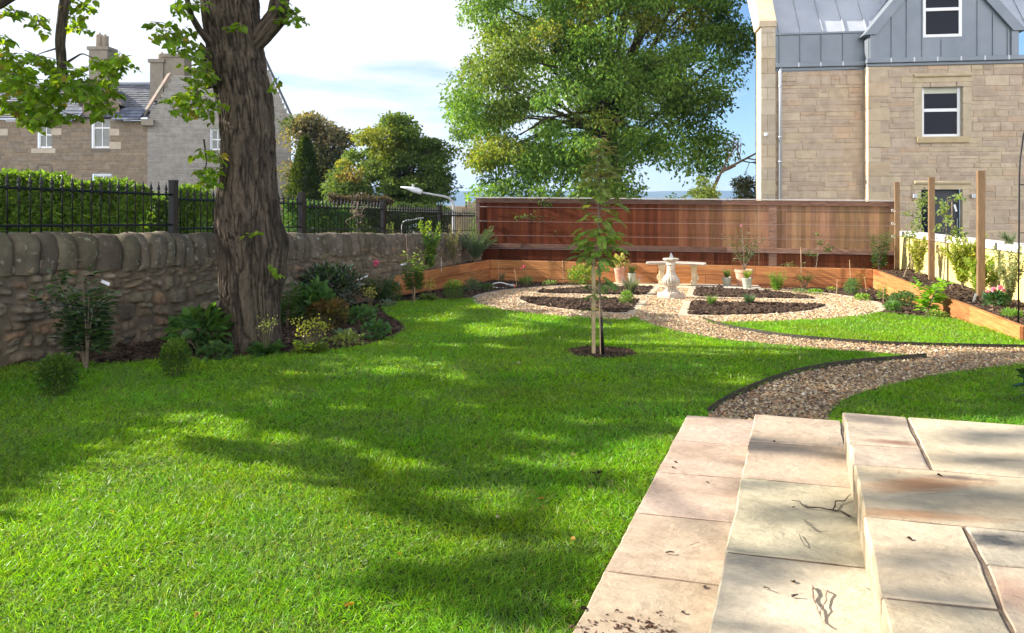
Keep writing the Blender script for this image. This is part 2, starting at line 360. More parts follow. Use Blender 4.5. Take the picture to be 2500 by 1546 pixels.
def sheet(name, poly, mt, dz, kind='structure', hole=None, label=None, cat=None):
    V = np.array([(x, y, gz(y) + dz) for x, y in poly])
    import bmesh
    bm = bmesh.new(); f = bm.faces.new([bm.verts.new(v) for v in V]); bm.normal_update()
    if f.normal.z < 0: f.normal_flip()
    bmesh.ops.triangulate(bm, faces=[f]); me = bpy.data.meshes.new(name); bm.to_mesh(me); bm.free(); me.materials.append(mt)
    o = bpy.data.objects.new(name, me); COLL.objects.link(o); return tag(o, label, cat, kind=kind)
sheet('garden_soil', [(-6.6, -.5), (6, -.5), (5.35, 8), (7.04, 14.9), (7.6, 15.1), (-.5, 17.9), (-1.2, 18.0), (wall_x(15), 15), (wall_x(8), 8), (-5.9, 1.3)], M['soil'], -.012, label='dark soil under the garden beds', cat='soil')
sheet('gravel_circle', arc(CC, CR - .02, 0, 2 * math.pi, 96)[:-1], M['gravelbed'], .0, label='round gravel area around the sundial', cat='gravel')
path_poly = edge_path[::1] + edge_path2[1:] + [(1.35, 3.6), (1.75, 3.6)] + edge_near[1:] + edge_up[::-1]
sheet('gravel_path', path_poly, M['gravelbed'], .005, label='winding gravel path to the steps', cat='path')
sheet('lawn', lawn_main, M['turf'], .018, label='main lawn base under the grass', cat='lawn')
sheet('lawn.001', lawn_right, M['turf'], .018, label='small lawn base beside the raised bed', cat='lawn')
sheet('lawn.002', lawn_near, M['turf'], .018, label='lawn base beside the top patio', cat='lawn')

sheet('soil_patch', [tuple(PIT + PITR * (1 + .06 * math.sin(5 * a)) * np.array([math.cos(a), math.sin(a)])) for a in np.linspace(0, 2 * math.pi, 30)[:-1]], M['soilred'], .024, label='round patch of bare reddish soil around the sapling', cat='soil')
# ---- grass blades
patio_ex = [(.96, 4.36), (1.38, 4.26), (1.23, 3.84), (1.62, 3.72), (1.4, 3.32), (2.2, 3.1), (3.6, 2.5), (4.2, -1), (-1.2, -1), (-.67, -.1)]
def scatter(poly, dens, y0, y1, x0=None, x1=None):
    pl = np.array(poly); x0 = pl[:, 0].min() if x0 is None else x0; x1 = pl[:, 0].max() if x1 is None else x1
    n = int(dens * (x1 - x0) * (y1 - y0)); x = RG.uniform(x0, x1, n); y = RG.uniform(y0, y1, n)
    u = CU + F * x / y
    ok = inpoly(x, y, poly) & (np.abs(u - CU) < 2050)
    return x[ok], y[ok]
gx, gy, gk = [], [], []
for poly in (lawn_main, lawn_right, lawn_near):
    for (y0, y1, dn) in [(1.95, 2.7, 26000), (2.7, 3.4, 21000), (3.4, 4.4, 16000), (4.4, 5.8, 10500), (5.8, 7.6, 6800), (7.6, 10, 4600), (10, 14, 3000)]:
        pl = np.array(poly)
        if pl[:, 1].max() < y0 or pl[:, 1].min() > y1: continue
        x, y = scatter(poly, dn, y0, y1, max(pl[:, 0].min(), -1.1 * y1), min(pl[:, 0].max(), 1.1 * y1))
        ok = ~inpoly(x, y, patio_ex) & (np.hypot((x - PIT[0]), (y - PIT[1])) > PITR * (.95 + .12 * RG.random(len(x))))
        gx.append(x[ok]); gy.append(y[ok])
gx = np.concatenate(gx); gy = np.concatenate(gy); n = len(gx); print('blades', n)
p = np.stack([gx, gy, gz(gy) + .015], 1)
q = np.stack([gx, gy, gx * 0], 1)
cl = fbm(q * 9, 2); big = fbm(q * 1.1 + 20, 3)
wind = np.stack([fbm(q * 2.3 + 3, 2) - .5, fbm(q * 2.3 + 40, 2) - .5, gx * 0], 1) * 3.2
d = rdir(n); d[:, 2] = np.abs(d[:, 2]) * .5 + .75; d = unit(d + wind * .55 + np.array([.10, -.06, 0]))
Ln = (.022 + .026 * cl + .012 * RG.random(n)) * (.9 + .035 * gy)
Wd = .0023 * np.clip(gy / 2.6, .9, 4.2) ** .95 * RG.uniform(.7, 1.35, n)
V, Fc, kk = strapV(p, d, RG.normal(0, 1, (n, 3)), Ln, Wd, RG.uniform(.1, .9, n), 2)
base = np.array([.165, .345, .016])
col = jit(base, n, .28, .16) * (1 + .6 * (big - .5))[:, None] * np.stack([1 + .6 * (fbm(q * 1.7 + 60, 3) - .5), 1 + 0 * big, 1 + 2 * (fbm(q * 3 + 80, 2) - .5)], 1)
dry = RG.random(n) < .06; col[dry] = jit([.28, .27, .10], dry.sum(), .2, .05)
pale = (fbm(q * 5 + 9, 2) > .6) & (RG.random(n) < .35); col[pale] = jit([.17, .27, .07], pale.sum(), .2, .05)
tag(npmesh('grass', V, Fc, M['grass'], col=np.repeat(col, kk, 0)), 'fresh green mown grass', 'grass', kind='stuff')

# ---- stones, mulch
def octs(x, y, z, s, flat=.55, rg=RG):
    n = len(x); b = np.array([[1, 0, 0], [0, 1, 0], [-1, 0, 0], [0, -1, 0], [0, 0, 1], [0, 0, -1]], float)
    V = b[None] * rg.uniform(.6, 1.35, (n, 6, 1)) + rg.normal(0, .18, (n, 6, 3)); V[..., 2] *= flat
    a = rg.uniform(0, 6.28, n); c, sn = np.cos(a)[:, None], np.sin(a)[:, None]
    V = np.stack([V[..., 0] * c - V[..., 1] * sn, V[..., 0] * sn + V[..., 1] * c, V[..., 2] + V[..., 0] * rg.normal(0, .35, (n, 1))], -1)
    V = V * np.asarray(s).reshape(-1, 1, 1) + np.stack([x, y, z], 1)[:, None]
    f = np.array([[0, 1, 4], [1, 2, 4], [2, 3, 4], [3, 0, 4], [1, 0, 5], [2, 1, 5], [3, 2, 5], [0, 3, 5]])
    return V.reshape(-1, 3), (np.arange(n)[:, None, None] * 6 + f).reshape(-1, 3)
GC = np.array([[.53, .385, .21], [.44, .295, .155], [.58, .46, .30], [.33, .23, .145], [.50, .34, .18], [.21, .155, .12], [.62, .52, .38], [.43, .235, .125]])
x1, y1 = scatter(path_poly, 4200, 3.6, 5.2, .8, 4.2); x2, y2 = scatter(path_poly, 3000, 5.2, 7.2, 1, 6); x3, y3 = scatter(path_poly, 2200, 7.2, 11, 0, 6)
x = np.concatenate([x1, x2, x3]); y = np.concatenate([y1, y2, y3]); n = len(x)
s = RG.gamma(9, 1 / 9, n) * .0105
V, Fc = octs(x, y, gz(y) + .006 + RG.random(n) * .012, s)
tag(npmesh('path_gravel', V, Fc, M['stone_bit'], col=np.repeat(GC[RG.choice(8, n)] * RG.uniform(.6, 1.15, (n, 1)), 6, 0)), 'loose angular brown gravel on the path', 'gravel', kind='stuff')
# quadrant beds of the circle
aw, lw = .34, .44; IR = 2.5
quads = []
for sx in (-1, 1):
    for sy in (-1, 1):
        a0 = math.asin(lw / IR); a1 = math.acos(aw / IR)
        pts = [(sx * aw, sy * lw)] + [(sx * IR * math.cos(a), sy * IR * math.sin(a)) for a in np.linspace(a0, a1, 14)]
        quads.append([tuple(CC + Q0 * px_ + G0 * py_) for px_, py_ in pts])
circ = arc(CC, CR - .06, 0, 2 * math.pi, 60)[:-1]
x, y = scatter(circ, 2300, 9.4, 16.1)
ok = np.ones(len(x), bool)
for qd in quads: ok &= ~inpoly(x, y, qd)
x, y = x[ok], y[ok]; n = len(x)
V, Fc = octs(x, y, gz(y) + .008 + RG.random(n) * .012, RG.gamma(9, 1 / 9, n) * .0145)
tag(npmesh('circle_gravel', V, Fc, M['stone_bit'], col=np.repeat(GC[RG.choice(8, n)] * RG.uniform(.8, 1.25, (n, 1)), 6, 0)), 'loose golden gravel round the sundial', 'gravel', kind='stuff')
mul = []
def mulch(poly, dens, zf, size, box=None):
    pl = np.array(poly); b = box or (pl[:, 0].min(), pl[:, 0].max(), pl[:, 1].min(), pl[:, 1].max())
    n = int(dens * (b[1] - b[0]) * (b[3] - b[2])); x = RG.uniform(b[0], b[1], n); y = RG.uniform(b[2], b[3], n)
    ok = inpoly(x, y, poly); x, y = x[ok], y[ok]; mul.append((x, y, zf(x, y), RG.gamma(5, 1 / 5, len(x)) * size))
def fx(x, y): return gz(y) + .004 + .025 * fbm(np.stack([x * 5, y * 5, x * 0], 1), 2)
for qd in quads:
    cq = np.mean(qd, 0); qin = [tuple(cq + (np.array(p_) - cq) * .93) for p_ in qd]
    mulch(qin, 1500, lambda x, y: fx(x, y) + .02, .024)
border_left = [(wall_x(6.3), 6.3)] + edge_border + arc(CC, CR + .08, aL, aL - math.pi * .42, 14) + [(-.45, 17.2), (-2.0, 12.2), (-2.25, 12.2), (-2.4, 10.4), (wall_x(10.4), 10.4)]
border_right = arc(CC, CR + .08, aRt, ang(1868, 706), 14) + [(7.0, 14.8)] + px([(2131, 709), (2200, 735), (2329, 783), (2230, 777), (2144, 767)])
mulch(border_left, 1300, fx, .021); mulch(border_right, 1300, fx, .024)
mulch([tuple(PIT + PITR * np.array([math.cos(a), math.sin(a)])) for a in np.linspace(0, 6.28, 20)], 2500, lambda x, y: gz(y) + .026 + 0 * x, .013)
QF = (np.array([7.06, 14.85]) - np.array([-.50, 17.28])); QF /= np.linalg.norm(QF); GF = np.array([-QF[1], QF[0]])     # fence line and across it
# ---- raised beds: boards, soil
ZB = CZ - 1.30                                         # top of the boards
zb_s = ZB - .045                                       # soil in them
BL, BR_, BN = np.array([-.50, 17.28]), np.array([7.06, 14.85]), np.array([5.35, 8.0])      # corners of the board line
BLn = P(962, 722)[:2]                                   # near end of the left board
def board_run(root, a, b, nj, thick=.07, hts=(.2, .2), side=1, base=None):
    a = np.array(a); b = np.array(b); Lr = np.linalg.norm(b - a); dr = (b - a) / Lr; pr = np.array([-dr[1], dr[0]]) * side
    top = ZB
    for row, h in enumerate(hts):
        ts = [0] + sorted(((np.arange(1, nj) + (.5 if row else 0) - .1) / nj * Lr).tolist()) + [Lr]
        for t0, t1 in zip(ts[:-1], ts[1:]):
            m = MB(); c = a + dr * (t0 + t1) / 2 + pr * thick / 2
            kcol = RG.uniform(.82, 1.2); 
            m.box((*c, top - h / 2), (t1 - t0 - .005, thick, h - .006), dr, (kcol, kcol * RG.uniform(.93, 1.05), kcol * .97))
            m.build('board', M['larch'], root, bevel=.005)
        top -= h
bed = thing('raised_bed', 'long orange timber raised bed below the wooden fence', 'raised bed', (*((BL + BR_) / 2), ZB - .4), 'timber raised beds')
board_run(bed, BL, BR_, 4, side=1, hts=(.2, .2, .12))
bf = lambda t, o: tuple(BL + Q0 * t + G0 * o)
def soil_strip(root, poly, z):
    m = MB(); m.prism([(x, y, z) for x, y in poly], (0, 0, -.3)); o = m.build('soil', M['soil'], root); return o
pb_ = [tuple(BL + GF * .07), tuple(BR_ + GF * .07), tuple(BR_ + GF * .55), tuple(BL + GF * .58)]
soil_strip(bed, pb_[::-1], zb_s); mulch(pb_, 900, lambda x, y: zb_s + .01 + 0 * x, .02)
bed = thing('raised_bed', 'orange timber raised bed running beside the yellow wall', 'raised bed', (*BN, ZB - .3), 'timber raised beds')
dBN = (BR_ - BN) / np.linalg.norm(BR_ - BN); pBN = np.array([dBN[1], -dBN[0]])
board_run(bed, BR_, BN, 5, side=1, hts=(.2, .2, .12))
m = MB(); c = BN + pBN * .62 - dBN * .035; m.box((*c, ZB - .2), (1.23, .07, .4), pBN, (.42, .33, .28)); m.build('end_board', M['larch'], bed, bevel=.005)  # end board tinted dark: the shade on this face is put into its colour
m = MB(); c = (BN + BR_) / 2 + pBN * .98; m.box((*c, ZB - .02), (np.linalg.norm(BR_ - BN), .05, .12), dBN); m.build('back_board', M['larch'], bed, bevel=.004)
pr_ = [tuple(BN + pBN * .07), tuple(BN + pBN * 1.2), tuple(BR_ + pBN * 1.2 + dBN * .5), tuple(BR_ + pBN * .07 + dBN * .0)]
soil_strip(bed, pr_, zb_s); mulch(pr_, 1000, lambda x, y: zb_s + .015 + .03 * fbm(np.stack([x * 4, y * 4, x * 0], 1), 2), .02)
bed = thing('raised_bed', 'orange timber raised bed in the corner against the stone wall', 'raised bed', (*BLn, ZB - .3), 'timber raised beds')
board_run(bed, BLn, BL, 3, side=1, hts=(.2, .2, .12))
wv = -QF; c = BLn + wv * .72
m = MB(); m.box((*c, ZB - .2), (1.42, .07, .4), -wv, (.6, .55, .5)); m.build('end_board', M['larch'], bed, bevel=.005)
pl_ = [tuple(BLn + wv * .07), tuple(BL + wv * .07), tuple(BL + G0 * .5 + wv * .07), tuple((wall_x(17.2), 17.2)), tuple((wall_x(BLn[1] + .5), BLn[1] + .5))]
soil_strip(bed, pl_, zb_s); mulch(pl_, 900, lambda x, y: zb_s + .015 + 0 * x, .02)
xx, yy, zz, ss = [np.concatenate(a) for a in zip(*mul)]
V, Fc = octs(xx, yy, zz, ss, .5)
n = len(xx)
mc = np.array([.058, .041, .031]) * RG.uniform(.45, 1.9, (n, 1)); li = RG.random(n) < .05; mc[li] = np.array([.15, .11, .08]) * RG.uniform(.6, 1.5, (li.sum(), 1))
tag(npmesh('mulch', V, Fc, M['chip'], col=np.repeat(mc, 6, 0)), 'dark crumbly soil and bark mulch in the beds', 'mulch', kind='stuff')
# ---- setts round the circle and round the quadrant beds
def setts(name, pts, wdt, mt, closed=False, dz=.022, lab=None, ln=.2):
    pts = np.array(pts); m = MB()
    seg = np.linalg.norm(np.diff(pts, axis=0), axis=1); s = np.concatenate([[0], np.cumsum(seg)])
    t = 0
    while t < s[-1] - .03:
        l_ = ln * RG.uniform(.85, 1.15); t1 = min(t + l_, s[-1])
        a = np.array([np.interp(t + .004, s, pts[:, i]) for i in (0, 1)]); b = np.array([np.interp(t1 - .004, s, pts[:, i]) for i in (0, 1)])
        if np.linalg.norm(b - a) < .02: break
        c = (a + b) / 2; kc = RG.uniform(.82, 1.12)
        m.box((*c, gz(c[1]) + dz - .04 + RG.uniform(-.003, .003)), (np.linalg.norm(b - a), wdt, .08), b - a, (kc, kc * RG.uniform(.95, 1.02), kc * RG.uniform(.9, 1.02)))
        t = t1
    o = m.build(name, mt, bevel=.004); o['kind'] = 'structure'; return tag(o, lab, 'stone edging')
setts('sett_edging', arc(CC, CR, aRt, ang(1872, 706) , 30), .10, M['sett'], lab='curved stone edging on the right of the gravel circle')
setts('sett_edging', arc(CC, CR, aL, aL - math.pi * .40, 40), .10, M['oldsett'], lab='curved grey stone edging on the left of the gravel circle')
setts('sett_edging', arc(CC, CR, aL, aB - .06, 50), .07, M['sett'], dz=.012, lab='stone edging between lawn and gravel circle')
setts('sett_edging', arc(CC, CR, aP + .02, aRt, 30), .07, M['sett'], dz=.012, lab='stone edging beside the small lawn')
names = ['far left', 'near left', 'far right', 'near right']
for qd, nm in zip(quads, ['near left', 'far left', 'near right', 'far right']):
    setts('sett_edging', qd[1:], .085, M['sett'], lab='curved sett edging of the %s quarter bed' % nm)
    setts('sett_edging', [qd[0], qd[1]], .085, M['sett'], lab='straight sett edging of the %s quarter bed beside the cross path' % nm)
    e = np.array(qd[-1]); s_ = np.array(qd[0]); 
    m = MB(); Lq = np.linalg.norm(e - s_); dq = (e - s_) / Lq; nrow = int(Lq / .105)
    cq = np.mean(qd, 0); inn = np.array([-dq[1], dq[0]]); inn = inn if inn.dot(cq - s_) > 0 else -inn
    for i in range(nrow):
        c = s_ + dq * (i + .5) * Lq / nrow + inn * .05; kc = RG.uniform(.85, 1.15)
        m.box((*c, gz(c[1]) + .026 - .04), (.2, Lq / nrow - .008, .08), inn, (kc, kc, kc * .95))
    tag(m.build('sett_edging', M['sett'], bevel=.004), 'row of setts ending the %s quarter bed beside the main path' % nm, 'stone edging', kind='structure')
# ---- steel edging strips
def strip(poly, lab, h=.035):
    pts = np.array(poly); m = MB()
    for a, b in zip(pts[:-1], pts[1:]):
        c = (a + b) / 2
        dd_ = (b - a) / np.linalg.norm(b - a); nn_ = np.array([-dd_[1], dd_[0]]) * .003
        m.prism([(*(a - nn_), gz(a[1]) - .02), (*(b - nn_), gz(b[1]) - .02), (*(b - nn_), gz(b[1]) + h + .012), (*(a - nn_), gz(a[1]) + h + .012)], (*(2 * nn_), 0))
    tag(m.build('steel_edging', M['steel']), lab, 'lawn edging', 'steel lawn edging strips')
strip(edge_path2, 'dark steel edging on the curved tip of the main lawn by the steps', .04)
strip(edge_up, 'dark steel edging along the small lawn above the gravel path', .035)
strip(edge_path, 'thin steel edging where the main lawn meets the far side of the path', .018)
strip(edge_near, 'thin steel edging of the lawn beside the top patio', .014)
strip(edge_border[34:54], 'dark steel edging of the lawn around the soil bed by the wall', .02)

# ================================================================ PATIO AND STEPS
def pl(l, D): return [P(u, v, D) for u, v in l]
Z2 = lambda x, y: (1360 + x / 2.1447, 980 + y / 2.1447)     # coordinates read off the patio enlargement
VX, VY = 1951.0, 495.0
pat = thing('patio', 'pale sandstone patio of two steps and a top terrace', 'patio', (.8, 3.0, CZ - D1)); pat['kind'] = 'structure'
def slab(pts, D, color, name='paving_slab', th=.045, gap=.004, lab=None, seed=0):
    p3 = np.array([P(u, v, D) for u, v in pts]); c = p3.mean(0)
    o = []
    n = len(p3)
    for i in range(n):
        a, b = p3[i], p3[(i + 1) % n]; L_ = np.linalg.norm(b - a); nseg = max(3, int(L_ / .05))
        for t in np.linspace(0, 1, nseg, endpoint=False):
            q_ = a + (b - a) * t
            q_ = q_ + (c - q_) / np.linalg.norm(c - q_) * (gap + .004 * RG.random())
            o.append(q_)
    o = np.array(o); m = MB(); k = len(o)
    # top surface: ring inset for an uneven, softened edge
    rings = [(0, -th), (0, -.006), (.006, 0.0)]
    V = []
    for ins, dz in rings:
        dcc = (c - o); dl = np.linalg.norm(dcc, axis=1)[:, None]
        V.append(o + dcc / dl * ins + [0, 0, dz])
    # interior relief rings
    for fr in (.10, .25, .45, .7):
        qv = o * (1 - fr) + c * fr; qv = qv.copy()
        qv[:, 2] += (fbm(qv * 5 + seed, 3) - .5) * .005; V.append(qv)
    V.append(c[None] + [[0, 0, .001]]); V = np.vstack(V)
    Fl = []; nr = 7
    for r in range(nr - 1): Fl += [(r * k + i, r * k + (i + 1) % k, (r + 1) * k + (i + 1) % k, (r + 1) * k + i) for i in range(k)]
    Fl += [((nr - 1) * k + i, (nr - 1) * k + (i + 1) % k, nr * k) for i in range(k)]
    m.add(V, Fl, color); ob = m.build(name, slabmat(color, seed, STN.get(seed)), pat)
    return ob
STN = {}
def slabmat(c, seed, stain=None):
    """each slab has its own veining; stain = (colour, centre, radius pair, rotation)"""
    m = bpy.data.materials.new('riven_sandstone'); m.use_nodes = True; t = m.node_tree; l = t.links.new; b = t.nodes['Principled BSDF']
    b.inputs['Roughness'].default_value = .75; b.inputs['Specular IOR Level'].default_value = .3
    tcn = N(t, 'ShaderNodeTexCoord'); mpn = N(t, 'ShaderNodeMapping'); mpn.inputs['Location'].default_value = (seed * 3.1, seed * 1.7, 0)
    mpn.inputs['Rotation'].default_value = (0, 0, R(-15 + 12 * math.sin(seed * 5))); mpn.inputs['Scale'].default_value = (1, 2.6, 1)
    l(tcn.outputs['Object'], mpn.inputs['Vector'])
    nn = N(t, 'ShaderNodeTexNoise', Scale=1.3, Detail=8.0, Roughness=.6, Distortion=.35); l(mpn.outputs[0], nn.inputs['Vector'])
    rr = N(t, 'ShaderNodeValToRGB'); e = rr.color_ramp.elements; c = np.array(c) * [1.23, 1.17, 1.09]
    e[0].position = .28; e[1].position = .72; e[0].color = (*(c * [.72, .68, .64]), 1); e[1].color = (*np.minimum(c * [1.10, 1.10, 1.12], .86), 1)
    e2 = rr.color_ramp.elements.new(.5); e2.color = (*c, 1)
    l(nn.outputs[0], rr.inputs[0]); col = rr.outputs[0]
    n3 = N(t, 'ShaderNodeTexNoise', Scale=26.0, Detail=6.0, Roughness=.7); l(tcn.outputs['Object'], n3.inputs['Vector'])
    r3 = N(t, 'ShaderNodeMapRange'); r3.inputs[1].default_value = .3; r3.inputs[2].default_value = .7; r3.inputs[3].default_value = .82; r3.inputs[4].default_value = 1.07; l(n3.outputs[0], r3.inputs[0])
    mm = N(t, 'ShaderNodeMix', data_type='RGBA', blend_type='MULTIPLY'); mm.inputs[0].default_value = 1; l(col, mm.inputs[6]); l(r3.outputs[0], mm.inputs[7]); col = mm.outputs[2]
    for (sc, cen, rad, rot, amt) in (stain or []):
        mp4 = N(t, 'ShaderNodeMapping'); mp4.vector_type = 'TEXTURE'
        mp4.inputs['Location'].default_value = tuple(cen); mp4.inputs['Rotation'].default_value = (0, 0, rot); mp4.inputs['Scale'].default_value = (rad[0], rad[1], 1)
        l(tcn.outputs['Object'], mp4.inputs['Vector'])
        n4 = N(t, 'ShaderNodeTexNoise', Scale=1.3, Detail=6.0, Roughness=.65); l(mp4.outputs[0], n4.inputs['Vector'])
        ln_ = N(t, 'ShaderNodeVectorMath', operation='LENGTH'); l(mp4.outputs[0], ln_.inputs[0])
        ad = N(t, 'ShaderNodeMath', operation='MULTIPLY_ADD'); ad.inputs[1].default_value = -1.5; l(n4.outputs[0], ad.inputs[0]); l(ln_.outputs['Value'], ad.inputs[2])
        mr = N(t, 'ShaderNodeMapRange'); mr.inputs[1].default_value = .55; mr.inputs[2].default_value = -.35; mr.inputs[3].default_value = 0; mr.inputs[4].default_value = amt; l(ad.outputs[0], mr.inputs[0])
        m4 = N(t, 'ShaderNodeMix', data_type='RGBA'); m4.inputs[7].default_value = (*sc, 1); l(mr.outputs[0], m4.inputs[0]); l(col, m4.inputs[6]); col = m4.outputs[2]
    l(col, b.inputs['Base Color'])
    mp5 = N(t, 'ShaderNodeMapping'); mp5.inputs['Scale'].default_value = (1, 1.9, 1); mp5.inputs['Rotation'].default_value = (0, 0, seed * 1.3); l(tcn.outputs['Object'], mp5.inputs['Vector'])
    n5 = N(t, 'ShaderNodeTexNoise', Scale=4.0, Detail=10.0, Roughness=.62, Distortion=.25); l(mp5.outputs[0], n5.inputs['Vector'])
    bp = N(t, 'ShaderNodeBump', Strength=.9, Distance=.025); n6 = N(t, 'ShaderNodeTexNoise', Scale=1.9, Detail=7.0, Roughness=.55, Distortion=.4); l(mp5.outputs[0], n6.inputs['Vector'])
    f6 = N(t, 'ShaderNodeMath', operation='MULTIPLY'); f6.inputs[1].default_value = 9.0; l(n6.outputs[0], f6.inputs[0])
    g6 = N(t, 'ShaderNodeMath', operation='FLOOR'); l(f6.outputs[0], g6.inputs[0]); h6 = N(t, 'ShaderNodeMath', operation='MULTIPLY_ADD'); h6.inputs[1].default_value = .45; l(g6.outputs[0], h6.inputs[0]); l(n5.outputs[0], h6.inputs[2])
    l(h6.outputs[0], bp.inputs['Height']); l(bp.outputs[0], b.inputs['Normal'])
    return m
pinkc, cream, green, beige, white = (.38, .305, .255), (.42, .36, .26), (.36, .335, .25), (.38, .32, .245), (.43, .385, .305)
def zz2(l): return [Z2(*a) for a in l]
def onray(x0, y0, yz):   # follow the line from the step vanishing point through a point, to another row of the enlargement
    vx, vy = (VX - 1360) * 2.1447, (VY - 980) * 2.1447
    return (vx + (x0 - vx) * (yz - vy) / (y0 - vy), yz)
T1L = lambda y: onray(675, 70, y); T1R = lambda y: onray(1060, 98, y)
j1 = [(70, 98), (197, 238), (367, 406), (580, 636), (883, 966), (1290, 1400), (1900, 2100)]
for i in range(6):
    (a, b), (c_, d_) = j1[i], j1[i + 1]
    slab(zz2([T1L(a), T1R(b), T1R(d_), T1L(c_)]), D1, [pinkc, pinkc, pinkc, (.37, .305, .24), (.36, .30, .23), pinkc][i], seed=i + 1)
T2L = lambda y: onray(1030, 65, y); T2R = lambda y: onray(1700, 1195, y)
j2 = [(65, 100), (206, 246), (395, 452), (785, 872), (1290, 1400), (1900, 2100)]
for i in range(5):
    (a, b), (c_, d_) = j2[i], j2[i + 1]
    slab(zz2([T2L(a), T2R(b), T2R(d_), T2L(c_)]), D2, [(.38, .315, .25), (.37, .30, .235), green, white, cream][i], seed=i + 11)
T3 = lambda y: onray(1490, 55, y)
def onr3(x, y, yy): return onray(x, y, yy)
s3 = [([(1490, 55), (1830, 80), (1905, 245), T3(222)], (.36, .31, .245)),
      ([T3(222), (1905, 245), (1965, 357), T3(328)], (.39, .33, .27)),
      ([(1830, 80), (2445, 122), (3150, 170), (3500, 500), (2445, 398), (1965, 357), (1905, 245)], (.43, .375, .28)),
      ([T3(328), (1965, 357), (2445, 398), (3500, 500), (3680, 800), (2445, 678), (2120, 650), T3(596)], (.39, .34, .25)),
      ([T3(596), (2120, 650), (2235, 850), (2320, 1090), T3(1022)], (.41, .355, .27)),
      ([(2120, 650), (2445, 678), (3680, 800), (3800, 1000), (2445, 866), (2235, 850)], (.36, .325, .26)),
      ([(2235, 850), (2445, 866), (3800, 1000), (4000, 1360), (2390, 1210), (2320, 1090)], (.37, .31, .24)),
      ([T3(1022), (2320, 1090), (2390, 1210), (2540, 1560), T3(1440)], (.41, .365, .275)),
      ([(2390, 1210), (4000, 1360), (4400, 1800), (2540, 1560)], cream), ([T3(1440), (2540, 1560), (4200, 1800), (4400, 2100), T3(2000)], cream)]
pc = np.array(pat.location)
def stn(zx, zy, c, r, rot, amt): p_ = P(*Z2(zx, zy), D3); return (c, (p_[0] - pc[0], p_[1] - pc[1], 0), r, rot, amt)
STN[24] = [stn(1880, 440, (.36, .16, .06), (.22, .06), R(10), .75), stn(1800, 590, (.30, .14, .06), (.24, .035), R(-8), .7), stn(2080, 400, (.10, .07, .06), (.10, .02), R(-12), .8)]
STN[21] = [stn(1660, 100, (.17, .14, .12), (.17, .07), R(-18), .9), stn(1760, 215, (.22, .12, .08), (.13, .03), R(-14), .9)]
STN[26] = [stn(2270, 730, (.06, .06, .06), (.13, .05), R(-5), 1.0)]
STN[27] = [stn(2400, 1010, (.26, .14, .10), (.10, .08), R(30), .6)]
for i, (pp, cc) in enumerate(s3): slab(zz2(pp), D3, cc, seed=i + 21)
# mortar beds (solid steps under the slabs)
def solid(pts, D, Db, mt, name='mortar_bed'):
    p3 = [P(u, v, D) - np.array([0, 0, .007]) for u, v in pts]; p3 = [p_ for p_ in p3]; a = sum(p3[i][0] * p3[(i + 1) % len(p3)][1] - p3[(i + 1) % len(p3)][0] * p3[i][1] for i in range(len(p3)))
    if a > 0: p3 = p3[::-1]
    m = MB(); m.prism(p3, (0, 0, -(Db - D))); c_ = np.mean(p3, 0)
    j = MB(); j.prism([p_ + (c_ - p_) / np.linalg.norm(c_ - p_) * .025 + [0, 0, .003] for p_ in p3], (0, 0, -.01)); j.build('joint_mortar', M['joint'], pat)
    return m.build(name, mt, pat)
M['joint'] = mat('brown_joint', (.13, .085, .055), (.26, .19, .13), 22, .95, .5, 80)
M['grout'] = mat('cream_grout', (.30, .23, .15), (.42, .34, .23), 14, .95, .5, 80)
solid(zz2([(690, 80), (1040, 108), T1R(2080), (T1L(1880)[0] + 25, 1880)]), D1, 1.42, M['grout'])
solid(zz2([(1042, 72), (1496, 108), T2R(2080), (T2L(1880)[0] + 12, 1880)]), D2, 1.42, M['grout'])
solid(zz2([(1503, 62), (2445, 126), (3150, 175), (4620, 2060), (T3(1980)[0] + 20, 1980)]), D3, 1.42, M['grout'])
# bench terrace behind the circle
tl = [(1490, 690, 1490, 702), (1600, 692.5, 1598, 703), (1690, 695, 1690, 706.5), (1775, 698, 1778, 709), (1852, 700.5, 1866, 713)]
for i in range(4):
    (a, b, c_, d_), (e, f_, g, h) = tl[i], tl[i + 1]
    q4 = [P(a, b), P(e, f_), P(g, h), P(c_, d_)]; cq = np.mean(q4, 0)
    q4 = [p_ + (cq - p_) / np.linalg.norm(cq - p_) * .006 + [0, 0, .035] for p_ in q4]
    m = MB(); kc = RG.uniform(.95, 1.1); m.prism(q4[::-1], (0, 0, -.05), [(.62, .5, .34), (.6, .5, .36), (.46, .44, .38), (.5, .47, .4)][i])
    o = m.build('paving_slab', M['slab'], bevel=.004); tag(o, ['sandstone slab in front of the terracotta pot behind the sapling', 'sandstone slab under the left end of the stone bench', 'sandstone slab just right of the stone bench leg', 'grey sandstone slab under the right hand pots'][i], 'paving', kind='structure')
# ================================================================ STONE WALL ON THE LEFT
W0, W1 = 1.0, 18.6                                       # Y range of the wall
dW = np.array([.3125, 1.0]); dW /= np.linalg.norm(dW); nW = np.array([dW[1], -dW[0]])    # nW points into the garden
def wtop(Y): return CZ - (.24 + .042 * (Y - 6.2))
ws = thing('stone_wall', 'old rubble stone wall with rounded upright coping stones', 'stone wall', (wall_x(8), 8, gz(8)))
Lw = (W1 - W0) / dW[1]
step = .013; S = np.arange(0, Lw, step); CH = .27
nz = 84; T = np.linspace(0, 1, nz)
SS, TT = np.meshgrid(S, T); yy_ = W0 + SS * dW[1]
zb = gz(yy_) - .1; zt_ = wtop(yy_) - CH + .02
Zc = zb + (zt_ - zb) * TT; hz = Zc - gz(yy_)
